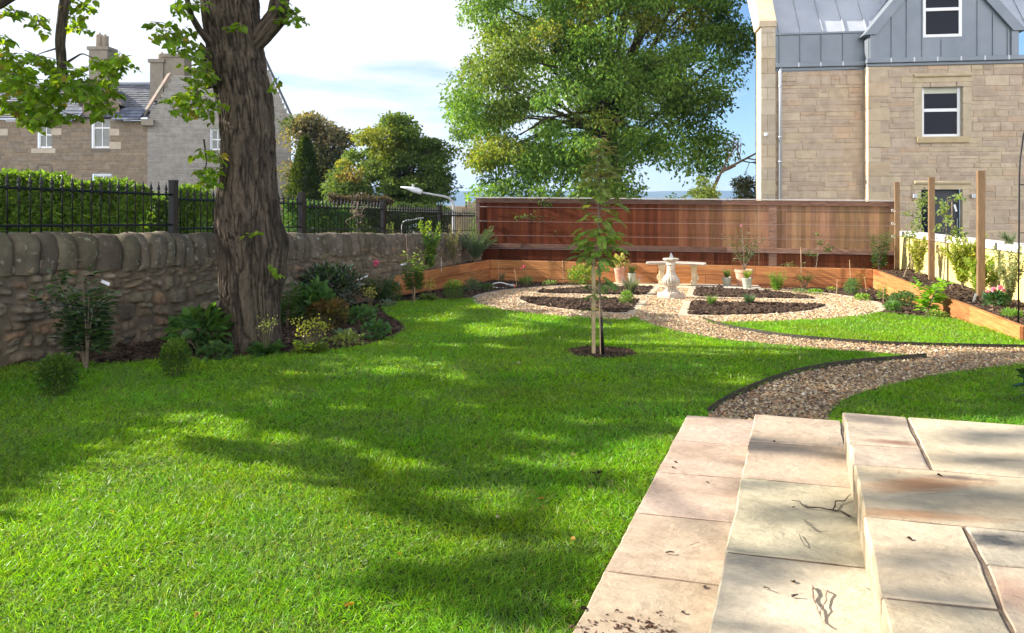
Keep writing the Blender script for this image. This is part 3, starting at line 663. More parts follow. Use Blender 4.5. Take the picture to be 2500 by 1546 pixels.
# stones: rough courses of uneven blocks, warped
q = np.stack([SS.ravel() * 2.2, hz.ravel() * 2.5, 0 * SS.ravel()], 1)
sw = SS.ravel() + (fbm(q, 3) - .5) * .34; hw = hz.ravel() + (fbm(q + 30, 3) - .5) * .26
sites = []
rg = np.random.default_rng(3); z = -.1
while z < 1.2:
    h = rg.choice([.055, .08, .11, .15, .20]); s = rg.uniform(-.3, 0)
    while s < Lw + .3:
        l_ = h * rg.uniform(.9, 2.3) + .03
        if h > .14 and rg.random() < .3:
            sites.append((s + l_ / 2, z + h * .25, l_, h * .5)); sites.append((s + l_ / 2, z + h * .75, l_, h * .5))
        else: sites.append((s + l_ / 2, z + h / 2 + rg.normal(0, .015), l_ * rg.uniform(.85, 1), h * rg.uniform(.85, 1.05)))
        s += l_
    z += h
sites = np.array(sites); best = np.full(len(sw), 9.); idx = np.zeros(len(sw), int); second = np.full(len(sw), 9.)
for i0 in range(0, len(sites)):
    c = sites[i0]; near = np.abs(sw - c[0]) < .6
    jn = np.nonzero(near)[0]
    if not len(jn): continue
    dx = np.abs(sw[jn] - c[0]) / (c[2] / 2); dz_ = np.abs(hw[jn] - c[1]) / (c[3] / 2)
    dd = (dx ** 4 + dz_ ** 4) ** .25; dd = (dd - 1) * min(c[2], c[3]) / 2       # signed distance-like in metres
    b = best[jn]; m1 = dd < b
    second[jn] = np.where(m1, b, np.minimum(second[jn], dd)); best[jn] = np.where(m1, dd, b); idx[jn] = np.where(m1, i0, idx[jn])
prof = np.clip((-best - .004) / .013, 0, 1)
soff = rg.uniform(-.012, .028, len(sites))[idx]
pt = np.stack([SS.ravel(), hz.ravel(), 0 * SS.ravel()], 1)
disp = prof * (.030 + soff) + (np.abs(fbm(pt * 11, 4) - .5) * 1.6 - .2) * .05 * (.3 + prof) + (fbm(pt * 2 + 9, 2) - .5) * .03
X = wall_x(W0) + SS.ravel() * dW[0] + nW[0] * (disp - .03); Y = yy_.ravel() + nW[1] * (disp - .03)
V = np.stack([X, Y, Zc.ravel()], 1); nx = len(S)
k = (np.arange(nz - 1)[:, None] * nx + np.arange(nx - 1)).ravel()
pal = np.array([[.235, .19, .135], [.19, .155, .12], [.26, .215, .165], [.20, .175, .15], [.16, .14, .115], [.27, .19, .13], [.22, .20, .15], [.30, .26, .21]])
cs = pal[rg.choice(8, len(sites))] * rg.uniform(.75, 1.15, (len(sites), 1)); mortar = np.array([.165, .14, .11])
col = mortar + (cs[idx] - mortar) * prof[:, None]
npmesh('rubble_face', V, np.stack([k, k + 1, k + nx + 1, k + nx], 1), M['rubble'], ws, col, smooth=True)
m = MB(); a = np.array([wall_x(W0), W0]); b = np.array([wall_x(W1), W1])
po = [a - nW * .05, b - nW * .05, b - nW * .36, a - nW * .36]
lowz = [gz(p_[1]) - .5 for p_ in po]; 
m.add([(po[i][0], po[i][1], lowz[i]) for i in range(4)] + [(po[i][0], po[i][1], wtop(po[i][1]) - CH + .03) for i in range(4)],
      [(3, 2, 1, 0), (4, 5, 6, 7), (0, 1, 5, 4), (1, 2, 6, 5), (2, 3, 7, 6), (3, 0, 4, 7)], (.7, .66, .6))
m.build('wall_core', M['mortar'], ws)
s = 1.2
cnt = 0
while s < Lw - .1 and cnt < 100:
    th = rg.uniform(.12, .25) if rg.random() < .75 else rg.uniform(.22, .33)
    c2 = np.array([wall_x(W0), W0]) + dW * (s + th / 2) - nW * .18; ytop = wtop(c2[1]); hh = CH * rg.uniform(.97, 1.12); hw_ = .20 * rg.uniform(.96, 1.08)
    na, nt_ = 22, 7; V = []
    lean = rg.uniform(-.04, .07); top = rg.uniform(-.012, .014)
    for i in range(nt_):
        t = i / (nt_ - 1) * 2 - 1; sh = 1 - .13 * abs(t) ** 3.5
        for j in range(na):
            a_ = -.18 * math.pi / 2 + (math.pi + .18 * math.pi) * j / (na - 1)
            cx = math.cos(a_); sz = math.sin(a_)
            px_ = math.copysign(abs(cx) ** .72, cx) * hw_ * sh; pz = (max(sz, -.25) ** 1 if sz < 0 else sz ** .62) * hh * (1 - .05 * abs(t) ** 4)
            V.append((px_, t * th / 2 * (.96 - .02 * abs(sz)) + lean * (pz / hh), pz + top))
    V = np.array(V); W_ = np.zeros_like(V)
    W_[:, :2] = c2 + nW * V[:, :1] + dW * V[:, 1:2]; W_[:, 2] = ytop - hh + V[:, 2]
    W_[:, :2] += nW * ((fbm(W_ * 7, 3) - .5) * .05)[:, None] + dW * ((fbm(W_ * 6 + 11, 3) - .5) * .03)[:, None]; W_[:, 2] += (fbm(W_ * 8 + 5, 3) - .5) * .03
    Fl = [(i * na + j, i * na + j + 1, (i + 1) * na + j + 1, (i + 1) * na + j) for i in range(nt_ - 1) for j in range(na - 1)]
    Fl += [tuple(range(na))[::-1], tuple((nt_ - 1) * na + j for j in range(na))]
    mb = MB(); kc = rg.uniform(.75, 1.25); mb.add(W_, Fl, (kc, kc * rg.uniform(.95, 1.02), kc * rg.uniform(.9, 1.02))); mb.build('coping_stone', M['coping'], ws, smooth=True)
    s += th + .006; cnt += 1

# ================================================================ IRON RAILINGS
def rz(Y): return wtop(Y)
posts = [3.6, 6.05, 8.5, 10.95, 13.4, 15.85, 18.3]
labs = ['black iron railing bay nearest on the far left above the dark wall', 'black spiked railing bay in front of the tall hedge on the left', 'black spiked railing bay half hidden behind the big tree trunk',
        'black spiked railing bay just right of the big tree trunk', 'black spiked railing bay before the street lamp', 'black spiked railing bay ending at the wooden fence']
proto = None
for i in range(6):
    ya, yb = posts[i], posts[i + 1]
    org = np.array([wall_x(ya) , ya]) - nW * .18; z0 = rz((ya + yb) / 2)
    rt = thing('iron_railing', labs[i], 'railing', (*org, z0), 'black iron railing bays on the stone wall')
    e = np.array([wall_x(yb), yb]) - nW * .18; Lb = np.linalg.norm(e - org); sl = (rz(yb) - rz(ya)) * .55
    pt_ = lambda s_, h: (*(org + dW * s_), z0 + h - sl * .5 + sl * s_ / Lb)
    mb = MB(); mb.box((*org, rz(ya) + .22), (.075, .075, .72), dW); mb.box((*org, rz(ya) + .585), (.082, .082, .012), dW)
    mb.build('post', M['iron'], rt, bevel=.003)
    for h, w_ in ((.40, .016), (.065, .016)):
        mb = MB(); mb.tube([pt_(.03, h), pt_(Lb - .03, h)], w_ * .8, 6); mb.build('rail', M['iron'], rt)
    n_ = 22
    for j in range(1, n_ + 1):
        s_ = Lb * j / (n_ + 1)
        if proto is None:
            mb = MB(); x0, y0, zz0 = pt_(s_, 0)
            prof_ = [(.0065, 0), (.0065, .385), (.0065, .40), (.0175, .408), (.0175, .42), (.008, .428), (.016, .44), (.016, .45), (.007, .458), (.019, .475), (.014, .495), (.006, .525), (.001, .56)]
            mb.lathe(prof_, 8, (x0, y0, zz0 - .02)); proto = mb.build('picket', M['iron'], rt, smooth=True); proto_pos = np.array([x0, y0, zz0]) ; proto_root = np.array(rt.location)
        else:
            o = proto.copy(); COLL.objects.link(o); o.parent = rt
            o.location = Vector(np.array(pt_(s_, 0)) - np.array(rt.location) - (proto_pos - proto_root))

# ================================================================ TREES
def bark_tube(ctr, rad, n=200, rings=500, amp=.016, seed=0, knots=(), lobes=.05, tight=1.0):
    """ctr: (m,3) centre line, rad: (m,) radii; heightfield bark."""
    ctr = np.array(ctr, float); rad = np.array(rad, float)
    s = np.concatenate([[0], np.cumsum(np.linalg.norm(np.diff(ctr, axis=0), axis=1))]); t = np.linspace(0, s[-1], rings)
    # smooth interpolation
    C = np.stack([np.interp(t, s, ctr[:, i]) for i in range(3)], 1); Rr = np.interp(t, s, rad)
    kx = max(3, rings // (len(ctr) * 3)) | 1; ker = np.hanning(kx + 2)[1:-1]; ker /= ker.sum()
    sm = lambda a: np.convolve(np.pad(a, kx // 2, mode='edge'), ker, 'valid')
    C = np.stack([sm(C[:, i]) for i in range(3)], 1); Rr = sm(Rr)
    T_ = np.gradient(C, axis=0); T_ = unit(T_); up = np.array([0, 1., 0]) if abs(T_[0][1]) < .9 else np.array([1., 0, 0])
    Aa = unit(np.cross(T_, up)); Bb = np.cross(T_, Aa)
    th = np.linspace(0, 2 * math.pi, n, endpoint=False); TH, SI = np.meshgrid(th, t); RR = np.repeat(Rr[:, None], n, 1)
    cyl = np.stack([np.cos(TH) * RR, np.sin(TH) * RR, SI], -1).reshape(-1, 3)
    q = cyl * [1, 1, .22 / tight]; wq = cyl + 0
    warp = (fbm(cyl * [3, 3, 2.5] + seed, 3) - .5)[:, None] * [.5, .5, 1.2]
    r1 = np.clip(np.abs(2 * vn(q * [34, 34, 20] * tight + warp * 3 + seed) - 1) * 2.2, 0, 1); r2 = np.clip(np.abs(2 * vn(q * [66, 66, 75] * tight + warp * 5 + 9 + seed) - 1) * 2.2, 0, 1)
    dsp = r1 * 1.1 + r2 * .55 - 1.0 + (fbm(cyl * 40, 2) - .5) * .5
    lob = (fbm(cyl * [3.2, 3.2, .9] + seed * 2 + 4, 2) - .5) * 2 * lobes
    for (kt, ka, kr, kw) in knots:
        da = (TH.ravel() - ka + math.pi) % (2 * math.pi) - math.pi
        lob = lob + kr * np.exp(-((SI.ravel() - kt) / kw) ** 2 - (da * RR.ravel() / kw) ** 2)
    rr_ = RR.ravel() + dsp * amp + lob
    V = (np.repeat(C, n, 0) + Aa.repeat(n, 0) * (np.cos(TH.ravel()) * rr_)[:, None] + Bb.repeat(n, 0) * (np.sin(TH.ravel()) * rr_)[:, None])
    i = np.arange(rings - 1)[:, None] * n; j = np.arange(n); j2 = (j + 1) % n
    Fq = np.stack([(i + j).ravel(), (i + j2).ravel(), (i + n + j2).ravel(), (i + n + j).ravel()], 1)
    cc = np.clip(.78 + .62 * dsp, .22, 1.35)[:, None] * np.array([1, 1, 1.])      # bark colour darkens with furrow depth
    return V, Fq, cc
YT = 7.5
def tp(u, v, Y=YT): return A(u, v, Y)
bigtree = thing('lime_tree', 'large old lime tree with a deeply furrowed trunk beside the stone wall', 'tree', (*tp(620, 862)[:2], gz(YT)))
ctr = [tp(612, 905), tp(613, 850), tp(612, 780), tp(608, 700), tp(608, 620), tp(604, 545), tp(604, 480), tp(606, 420), tp(606, 330), tp(598, 250), tp(585, 190), tp(572, 110), tp(562, 30), tp(556, -60), tp(552, -250), tp(560, -520), tp(590, -900)]
wid = [190, 160, 148, 152, 160, 168, 160, 148, 146, 148, 142, 140, 146, 150, 132, 105, 70]
sc_ = YT / F
V, Fq, cc = bark_tube(ctr, [w_ * .458 * sc_ for w_ in wid], 400, 1100, .012, 1, knots=[(1.35, 4.25, .05, .09), (1.52, 5.5, .07, .08), (1.42, 5.9, .07, .07), (2.72, 4.6, .05, .09), (2.75, 5.6, .035, .07), (1.15, 4.0, .03, .08), (.95, 3.5, .06, .16), (1.25, 3.4, .07, .16)], lobes=.03)
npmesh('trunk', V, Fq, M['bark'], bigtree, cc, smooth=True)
def limb(pts, rads, name='limb', n=72, rings=110, amp=.007, root=None, seed=2):
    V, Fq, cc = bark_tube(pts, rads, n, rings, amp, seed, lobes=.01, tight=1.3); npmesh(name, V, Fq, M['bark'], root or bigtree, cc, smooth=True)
limb([tp(600, 120), tp(640, 85, 7.45), tp(678, 40, 7.4), tp(685, -10, 7.4), tp(680, -120, 7.35), tp(700, -300, 7.3)], [.12, .10, .10, .09, .08, .06])
limb([tp(530, 210, 7.4), tp(505, 150, 7.35), tp(496, 120, 7.3), tp(489, 104, 7.3)], [.12, .06, .035, .012], amp=.006)
limb([tp(520, 110, 7.35), tp(488, 75, 7.2), tp(468, 40, 7.1), tp(452, -20, 7.0), tp(440, -120, 6.9)], [.05, .035, .028, .026, .02], amp=.003)
limb([tp(560, -250), tp(420, -330, 7.2), tp(260, -260, 6.8), tp(175, -60, 6.6), tp(156, 20, 6.5), tp(147, 100, 6.5), tp(152, 175, 6.5), tp(158, 208, 6.5)], [.13, .11, .09, .055, .045, .042, .036, .018], amp=.003)
limb([tp(420, -330, 7.2), tp(200, -250, 6.5), tp(70, -40, 6.2), tp(-20, 20, 6.0), tp(-150, 60, 5.9)], [.09, .07, .05, .045, .02], amp=.003)
# foliage: near leaves, heart shaped, hung in sprays
def heart(p, d, n, Ln, rg=RG):
    d = unit(d); s = unit(np.cross(d, n)); n = unit(np.cross(s, d)); m_ = len(p)
    Ln = np.broadcast_to(Ln, (m_,))[:, None]; f = rg.uniform(.05, .5, (m_, 1)); cu = rg.uniform(-.1, .45, (m_, 1))
    prof_ = [(0, 0), (-.10, .26), (.10, .50), (.42, .48), (.74, .27), (1.08, 0)]
    def pt(t, w_, sg): return p + d * Ln * t + s * Ln * w_ * sg * .95 + n * Ln * (abs(w_) * f - cu * t * t * .5)
    V = [pt(t, w_, 1) for t, w_ in prof_] + [pt(t, w_, -1) for t, w_ in prof_[1:-1]] + [pt(.45, 0, 0)]
    V = np.stack(V, 1); k = np.arange(m_)[:, None] * 11
    return V.reshape(-1, 3), np.vstack([k + a_ for a_ in ([0, 1, 2, 10], [10, 2, 3, 4], [0, 10, 7, 6], [10, 9, 8, 7])] ), np.vstack([k + [10, 4, 5], k + [10, 5, 9]]), 11
sprays = []   # (u,v,Y, du,dv spread px, n)
rg = np.random.default_rng(21)
def blob(u, v, ru, rv, n, Y, dy=.35, sp=None):
    for _ in range(n):
        a_ = rg.uniform(0, 6.28); r_ = math.sqrt(rg.random()); sprays.append(tp(u + ru * r_ * math.cos(a_), v + rv * r_ * math.sin(a_), Y + rg.uniform(-dy, dy)))
blob(70, 215, 105, 60, 40, 6.5); blob(60, 150, 75, 32, 18, 6.5); blob(240, 185, 80, 45, 28, 6.5); blob(170, 245, 135, 42, 38, 6.5); blob(100, 275, 80, 30, 24, 6.5); blob(285, 150, 30, 25, 7, 6.5)
blob(110, 45, 25, 25, 5, 6.5, .15); blob(185, 60, 25, 20, 4, 6.5, .15); blob(205, 5, 30, 14, 4, 6.5, .15); blob(10, 80, 8, 30, 2, 6.2, .1); blob(30, 20, 40, 18, 4, 6.2, .1)
blob(420, 75, 55, 30, 15, 7.1, .25); blob(465, 20, 40, 22, 8, 7.1, .25); blob(470, 130, 40, 35, 12, 7.1, .25); blob(490, 195, 35, 38, 14, 7.1, .25); blob(480, 262, 45, 35, 17, 7.1, .25); blob(430, 240, 28, 12, 4, 7.1)
blob(510, 385, 20, 22, 5, 7.1, .1); blob(500, 430, 28, 22, 8, 7.1, .1); blob(705, 15, 40, 22, 8, 7.3, .2); blob(715, 45, 25, 18, 4, 7.3, .2); blob(577, 63, 12, 8, 2, 7.1, .02)
blob(668, 205, 8, 6, 1, 7.35, .02); blob(672, 650, 6, 8, 1, 7.2, .02); blob(612, 573, 8, 5, 1, 7.08, .01); blob(215, 520, 1, 1, 0, 6)
sprays = np.array(sprays); mb = MB()
lp, ld, lnn, ll = [], [], [], []
for sp_ in sprays:
    k_ = rg.integers(6, 12); ax_ = unit(np.array([rg.normal(), rg.normal() * .8, rg.normal() * .25 - .25])); lt = rg.uniform(.14, .26)
    a0 = sp_ - ax_ * lt * .5; mb.tube([a0, sp_ + [0, 0, .01], sp_ + ax_ * lt * .5 - [0, 0, .01]], [.003, .0025, .001], 4, cap=False)
    for i in range(k_):
        f = (i + .5) / k_; pos = a0 + ax_ * lt * f; sd = unit(np.cross(ax_, [0, 0, 1.])) * (1 if i % 2 else -1)
        dd = unit(sd * .9 + ax_ * .5 + np.array([0, 0, -.55]) + rg.normal(0, .3, 3)); lp.append(pos + dd * .02); ld.append(dd)
        lnn.append(unit(np.array([0, 0, 1.]) + rg.normal(0, .5, 3))); ll.append(rg.uniform(.032, .075))
lp, ld, lnn, ll = map(np.array, (lp, ld, lnn, ll))
V, F4, F3, kk = heart(lp, ld, lnn, ll, rg)
c_ = jit([.15, .25, .03], len(lp), .25, .12, rg); old = rg.random(len(lp)) < .025; c_[old] = jit([.30, .25, .06], old.sum(), .2, .1, rg)
npmesh('low_leaves', V, [F4, F3], M['limeleaf'], bigtree, np.repeat(c_, kk, 0))
mb.build('twigs', M['wood_stem'], bigtree)
# high crown of the same tree, above the picture
rgc = np.random.default_rng(15); nc = 26000; dC = rdir(nc, 0, rgc); pc_ = np.array([-4.6, 5.4, 8.6]) + dC * (rgc.random(nc) ** .4)[:, None] * [5.2, 6.5, 4.4]
pc_ = pc_[(pc_[:, 2] > 4.6) & (pc_[:, 0] + 1.9 * pc_[:, 2] > 9.3) & (pc_[:, 2] > CZ + .31 * np.maximum(pc_[:, 1], 0) + .2)]; V, Fc, kk = leafV(pc_, rdir(len(pc_), -.4, rgc), rdir(len(pc_), .9, rgc), .19, .16, .2, .1)
npmesh('crown', V, Fc, M['leaf'], bigtree, np.repeat(jit((.10, .19, .026), len(pc_), .2, .12, rgc), kk, 0))
limb([tp(152, 150, 6.5), tp(110, 215, 6.5), tp(60, 250, 6.5)], [.018, .010, .004], 'limb', 12, 20, .001)
limb([tp(152, 160, 6.5), tp(200, 130, 6.5), tp(270, 160, 6.5)], [.016, .010, .004], 'limb', 12, 20, .001)
limb([tp(150, 115, 6.5), tp(100, 130, 6.5), tp(40, 160, 6.5)], [.012, .008, .003], 'limb', 12, 20, .001)
limb([tp(498, 340, 7.2), tp(505, 400, 7.1), tp(490, 440, 7.05)], [.012, .010, .004], 'limb', 12, 20, .001)

# ---- crowns above and left of the picture that throw the dappled shade
zl = 1.438
A_ = [(-400, 720), (0, 600), (150, 500), (340, 400), (500, 350), (620, 272), (700, 238), (820, 240), (950, 288), (1300, 340), (1500, 425), (1700, 445), (1850, 410), (2120, 400), (2330, 350), (2400, 260), (2445, 240), (2445, 100), (2000, 55), (1700, 42), (1000, 50), (800, 60), (-400, 60)]
def el(x, y, cx, cy, rx, ry, rot=0):
    c, s_ = math.cos(R(rot)), math.sin(R(rot)); a_ = ((x - cx) * c + (y - cy) * s_) / rx; b_ = (-(x - cx) * s_ + (y - cy) * c) / ry
    return np.clip(1.6 - 1.2 * np.sqrt(a_ ** 2 + b_ ** 2) * 1.0, 0, 1)
def shade(u, v):
    x = u * zl; y = (v - 840) * zl
    q = np.stack([x / 170, y / 60, x * 0], 1); x = x + (fbm(q, 3) - .5) * 160; y = y + (fbm(q + 50, 3) - .5) * 55
    m = inpoly(x, y, A_).astype(float) * np.where(x > 420, np.clip(1.0 - np.clip(fbm(np.stack([u / 75, v / 13, u * 0 + 8], 1), 3) - .51, 0, 1) * 7, .2, .97), .97)
    for a_ in [(1400, 88, 290, 36, 2), (985, 190, 110, 20, 0), (1120, 236, 280, 20, 4), (1080, 120, 90, 20, -10), (1430, 290, 120, 20, 10), (1950, 130, 90, 12, 0), (1900, 350, 170, 26, 0), (1720, 243, 120, 12, 0), (2270, 440, 150, 38, -10), (2040, 210, 100, 10, 0)]:
        m = np.minimum(m, 1 - el(x, y, *a_) * .95)
    for a_ in [(900, 395, 180, 34, 8), (1250, 455, 270, 42, 14), (1000, 285, 230, 22, 12), (1700, 500, 520, 32, 0), (1640, 625, 320, 42, 10), (1430, 570, 110, 20, 15), (1850, 850, 330, 75, 0), (1950, 980, 300, 40, 0), (1580, 860, 180, 34, -5), (2200, 760, 120, 40, 0)]:
        m = np.maximum(m, el(x, y, *a_) * .93)
    # right hand parts: near lawn, path and far streaks (photo pixels)
    n1 = fbm(np.stack([u / 150, v / 26, u * 0 + 3], 1), 3)
    near = (u > 1990) & (v > 895) & (v < 1030); m = np.where(near, np.clip(1.25 - 1.9 * np.clip(n1 - .52, 0, 1) * 4, .1, 1), m)
    pth = (u > 1700) & (v > 862) & (v < 1020) & ~near; m = np.where(pth, np.where(v > 905, np.clip(.9 - (n1 - .5) * 3, 0, 1), np.clip(.25 - (n1 - .45) * 6, 0, .8)), m)
    fl = (v > 740) & (v < 880) & (u < 1720) & (u > 920); m = np.where(fl & (v < 868), np.clip((.47 - n1) * 7, 0, .7) * (u < 1660) * (v > 760), m)
    m = np.where(v < 742, 0, m)
    return m
def patio_shade(u, v):
    n1 = fbm(np.stack([u / 210 + v / 300, v / 34 - u / 260, u * 0 + 11], 1), 3)
    return np.clip((.50 - n1) * 4, 0, .8) * .55
cp, cn = [], 0
rg = np.random.default_rng(77)
gX = rg.uniform(-4.2, 5.6, 260000); gY = rg.uniform(1.4, 11.5, 260000)
onp = inpoly(gX, gY, patio_ex); zz_ = np.where(onp, CZ - 1.0, gz(gY)); u_, v_ = proj(np.stack([gX, gY, zz_], 1))
mm_ = np.where(onp, patio_shade(u_, v_), shade(u_, v_))
keep = (rg.random(len(gX)) < mm_ * .36) & (gX > wall_x(gY) + 1.3); gX, gY, zz_ = gX[keep], gY[keep], zz_[keep]
g3 = np.stack([gX, gY, zz_], 1)
tt = 8.2 + (fbm(np.stack([gX * .55, gY * .55, gX * 0], 1) + 3, 3) - .5) * 9 + rg.normal(0, .5, len(gX)) + np.clip(gX + 1, 0, 9) * .75
L3 = g3 + SV * tt[:, None]
uu, vv = proj(L3); vis = (uu > -30) & (uu < 2530) & (vv > -40) & (L3[:, 1] > .2)
for _ in range(14):                                       # keep the crown above and beside what the photo shows
    L3[vis] += SV * .9; uu, vv = proj(L3); vis = (uu > -30) & (uu < 2530) & (vv > -40)
L3 = L3[~vis & (L3[:, 2] > 2.2)]; print('shade leaves', len(L3))
near_trunk = np.hypot(L3[:, 0] + 2.5, L3[:, 1] - 7.6) < 3.6
def crown(root, pts, name='crown', size=.10, c=(.10, .19, .026)):
    n_ = len(pts); d_ = rdir(n_, -.3, rg); V, Fc, kk = leafV(pts, d_, rdir(n_, .8, rg), rg.uniform(.75, 1.25, n_) * size, rg.uniform(.6, .95, n_) * size, .2, .1)
    return npmesh(name, V, Fc, M['shadeleaf'], root, np.repeat(jit(c, n_, .2, .12, rg), kk, 0))
if near_trunk.sum() > 10: crown(bigtree, L3[near_trunk])
rest = L3[~near_trunk]
cent = rest.mean(0)
grp = rest[:, 1] < np.median(rest[:, 1])
for g_, lab in ((grp, 'street lime tree beyond the wall, left of the picture and nearest'), (~grp, 'street lime tree beyond the wall, left of the picture and farther')):
    pts = rest[g_]; c_ = pts.mean(0); bx = (c_[0] - 1.2, c_[1] + .6); zb_ = float(ztv(0, bx[1])) - .1
    rt = thing('street_tree', lab, 'tree', (bx[0], bx[1], zb_), 'street trees shading the lawn from outside the picture')
    ctrl = [(bx[0], bx[1], zb_), (bx[0] + .1, bx[1], zb_ + 2), (c_[0], c_[1], c_[2] - .3), (c_[0], c_[1], c_[2] + 1.5)]
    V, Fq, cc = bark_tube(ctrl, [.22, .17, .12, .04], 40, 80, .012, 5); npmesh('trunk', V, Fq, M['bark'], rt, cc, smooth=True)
    mb = MB()
    for j in rg.choice(len(pts), 26, replace=False):
        e = pts[j]; mb.tube([(c_[0], c_[1], c_[2] - .6), (c_ + e) / 2 + [0, 0, .2], e], [.05, .025, .006], 5)
    mb.build('branches', M['wood_stem'], rt); crown(rt, pts)

# ---- trees seen beyond the fence and the wall
def treecloud(root, sil, Y, depth, nclump, rc, nleaf, size, c, clump_c=None, four=True, seed=1, flat=.7, trunk=None, holes=(), droop=-.5):
    rg = np.random.default_rng(seed); sil = np.array(sil, float); cl = []
    u0, u1, v0, v1 = sil[:, 0].min(), sil[:, 0].max(), sil[:, 1].min(), sil[:, 1].max(); cu, cv = (u0 + u1) / 2, (v0 + v1) / 2
    shr = rc * F / Y * .55; tries = 0
    while len(cl) < nclump and tries < 40000:
        tries += 1
        u = rg.uniform(u0, u1, 1); v = rg.uniform(v0, v1, 1)
        if not inpoly(u, v, sil)[0]: continue
        if not all(inpoly(u + a_, v + b_, sil)[0] for a_, b_ in ((shr, 0), (-shr, 0), (0, shr * .7), (0, -shr * .7))): continue
        if any(math.hypot((u[0] - h[0]) / h[2], (v[0] - h[1]) / h[3]) < 1 for h in holes): continue
        e = 1 - (((u - cu) / (u1 - cu)) ** 2) * .8; dy = rg.uniform(-1, 1) * depth * math.sqrt(max(e[0], .1)); dy = -abs(dy) if rg.random() < .35 else dy
        cl.append(A(u[0], v[0], Y + dy) + 0)
        # keep the picture position at the new depth
    cl = np.array(cl); n_ = len(cl) * nleaf
    ci = np.repeat(np.arange(len(cl)), nleaf); rr_ = rg.random(n_) ** .45; dd = rdir(n_, .15, rg)
    szc = rg.uniform(.65, 1.3, len(cl))[ci][:, None] * rc
    pts = cl[ci] + dd * rr_[:, None] * szc * [1.15, 1.15, flat]
    d_ = unit(dd * .7 + rg.normal(0, .6, (n_, 3)) + [0, 0, droop]); nn_ = unit(rg.normal(0, .6, (n_, 3)) + [0, 0, .8])
    V, Fc, kk = leafV(pts, d_, nn_, rg.uniform(.7, 1.3, n_) * size, rg.uniform(.5, .8, n_) * size, .3, .15, four=four)
    cc = jit(c, n_, .2, .12, rg) * rg.uniform(.78, 1.25, len(cl))[ci][:, None]
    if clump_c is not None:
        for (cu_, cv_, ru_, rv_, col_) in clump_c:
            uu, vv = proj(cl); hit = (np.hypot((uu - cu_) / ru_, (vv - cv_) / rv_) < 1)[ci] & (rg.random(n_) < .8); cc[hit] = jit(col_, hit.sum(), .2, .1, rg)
    npmesh('crown', V, Fc, M['leaf'], root, np.repeat(cc, kk, 0))
    if trunk is not None:
        base, fork, r0 = trunk; mb = MB(); base = np.array(base); fork = np.array(fork)
        mb.tube([base, (base + fork) / 2 + [.1, 0, 0], fork], [r0, r0 * .8, r0 * .65], 12)
        js = rg.choice(len(cl), min(len(cl), 60), replace=False)
        for j in js:
            e = cl[j]; k_ = rg.uniform(.15, .6); st = base + (fork - base) * min(1, .55 + k_ * .5); mid = st * (1 - .55) + e * .55 + [0, 0, .10 * np.linalg.norm(e - st)] + rg.normal(0, .12, 3)
            mb.tube([st, (st + mid) / 2 + rg.normal(0, .08, 3), mid, (mid + e) / 2 + rg.normal(0, .1, 3), e], [r0 * .28, r0 * .2, r0 * .12, r0 * .06, .008], 6, cap=False)
        mb.build('trunk', M['barkfar'], root, smooth=True)
    return cl
YB = 29.
big = thing('lime_tree', 'huge spreading lime tree with yellowing patches behind the wooden fence', 'tree', (*A(1530, 495, YB)[:2], float(ztv(0, YB))))
sil = [(1150, -330), (1135, -150), (1120, -60), (1122, 20), (1145, 60), (1160, 110), (1118, 165), (1112, 205), (1058, 235), (1078, 268), (1066, 300), (1088, 345), (1100, 372), (1150, 395), (1140, 425), (1150, 455), (1160, 500), (1165, 560), (1560, 560), (1580, 480), (1570, 430), (1590, 395), (1640, 412), (1690, 425), (1740, 440), (1775, 400), (1790, 345), (1765, 300), (1775, 262), (1800, 235), (1838, 190), (1845, 130), (1850, 40), (1848, -60), (1840, -330)]
yel = (.30, .31, .05)
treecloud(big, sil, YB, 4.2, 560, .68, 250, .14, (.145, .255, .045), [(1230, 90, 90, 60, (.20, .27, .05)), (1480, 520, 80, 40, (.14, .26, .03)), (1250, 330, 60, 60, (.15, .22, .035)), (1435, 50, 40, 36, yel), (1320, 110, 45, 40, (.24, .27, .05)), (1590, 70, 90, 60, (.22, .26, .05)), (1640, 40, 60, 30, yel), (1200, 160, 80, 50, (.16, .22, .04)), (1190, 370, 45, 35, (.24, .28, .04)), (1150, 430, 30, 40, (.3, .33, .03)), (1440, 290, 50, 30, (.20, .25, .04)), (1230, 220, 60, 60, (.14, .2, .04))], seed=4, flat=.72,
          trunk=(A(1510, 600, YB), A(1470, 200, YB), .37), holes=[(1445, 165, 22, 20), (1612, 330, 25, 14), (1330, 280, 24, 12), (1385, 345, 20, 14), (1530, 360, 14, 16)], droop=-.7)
mb = MB()
for pts, r0 in (([A(1515, 560, YB), A(1505, 420, YB - .3), A(1480, 330, YB - .5), A(1450, 240, YB - .8), A(1410, 190, YB - 1.2), A(1350, 120, YB - 1.6)], .22), ([A(1505, 400, YB - .3), A(1420, 300, YB - 1.2), A(1330, 260, YB - 2), A(1230, 210, YB - 2.4)], .13), ([A(1480, 300, YB), A(1500, 180, YB - 1), A(1490, 60, YB - 1.5), A(1500, -100, YB - 1.5)], .2), ([A(1495, 380, YB), A(1580, 300, YB - .8), A(1660, 240, YB - 1.5), A(1740, 160, YB - 2)], .12), ([A(1440, 270, YB - 1.2), A(1330, 290, YB - 2.2), A(1270, 330, YB - 2.8)], .08)):
    mb.tube(pts, np.linspace(r0 * .75, r0 * .25, len(pts)), 8)
mb.build('limb', M['barkfar'], big, smooth=True)
syc = thing('sycamore_tree', 'rounded dark green sycamore tree left of the street lamp', 'tree', (*A(975, 560, 30)[:2], float(ztv(0, 30))))
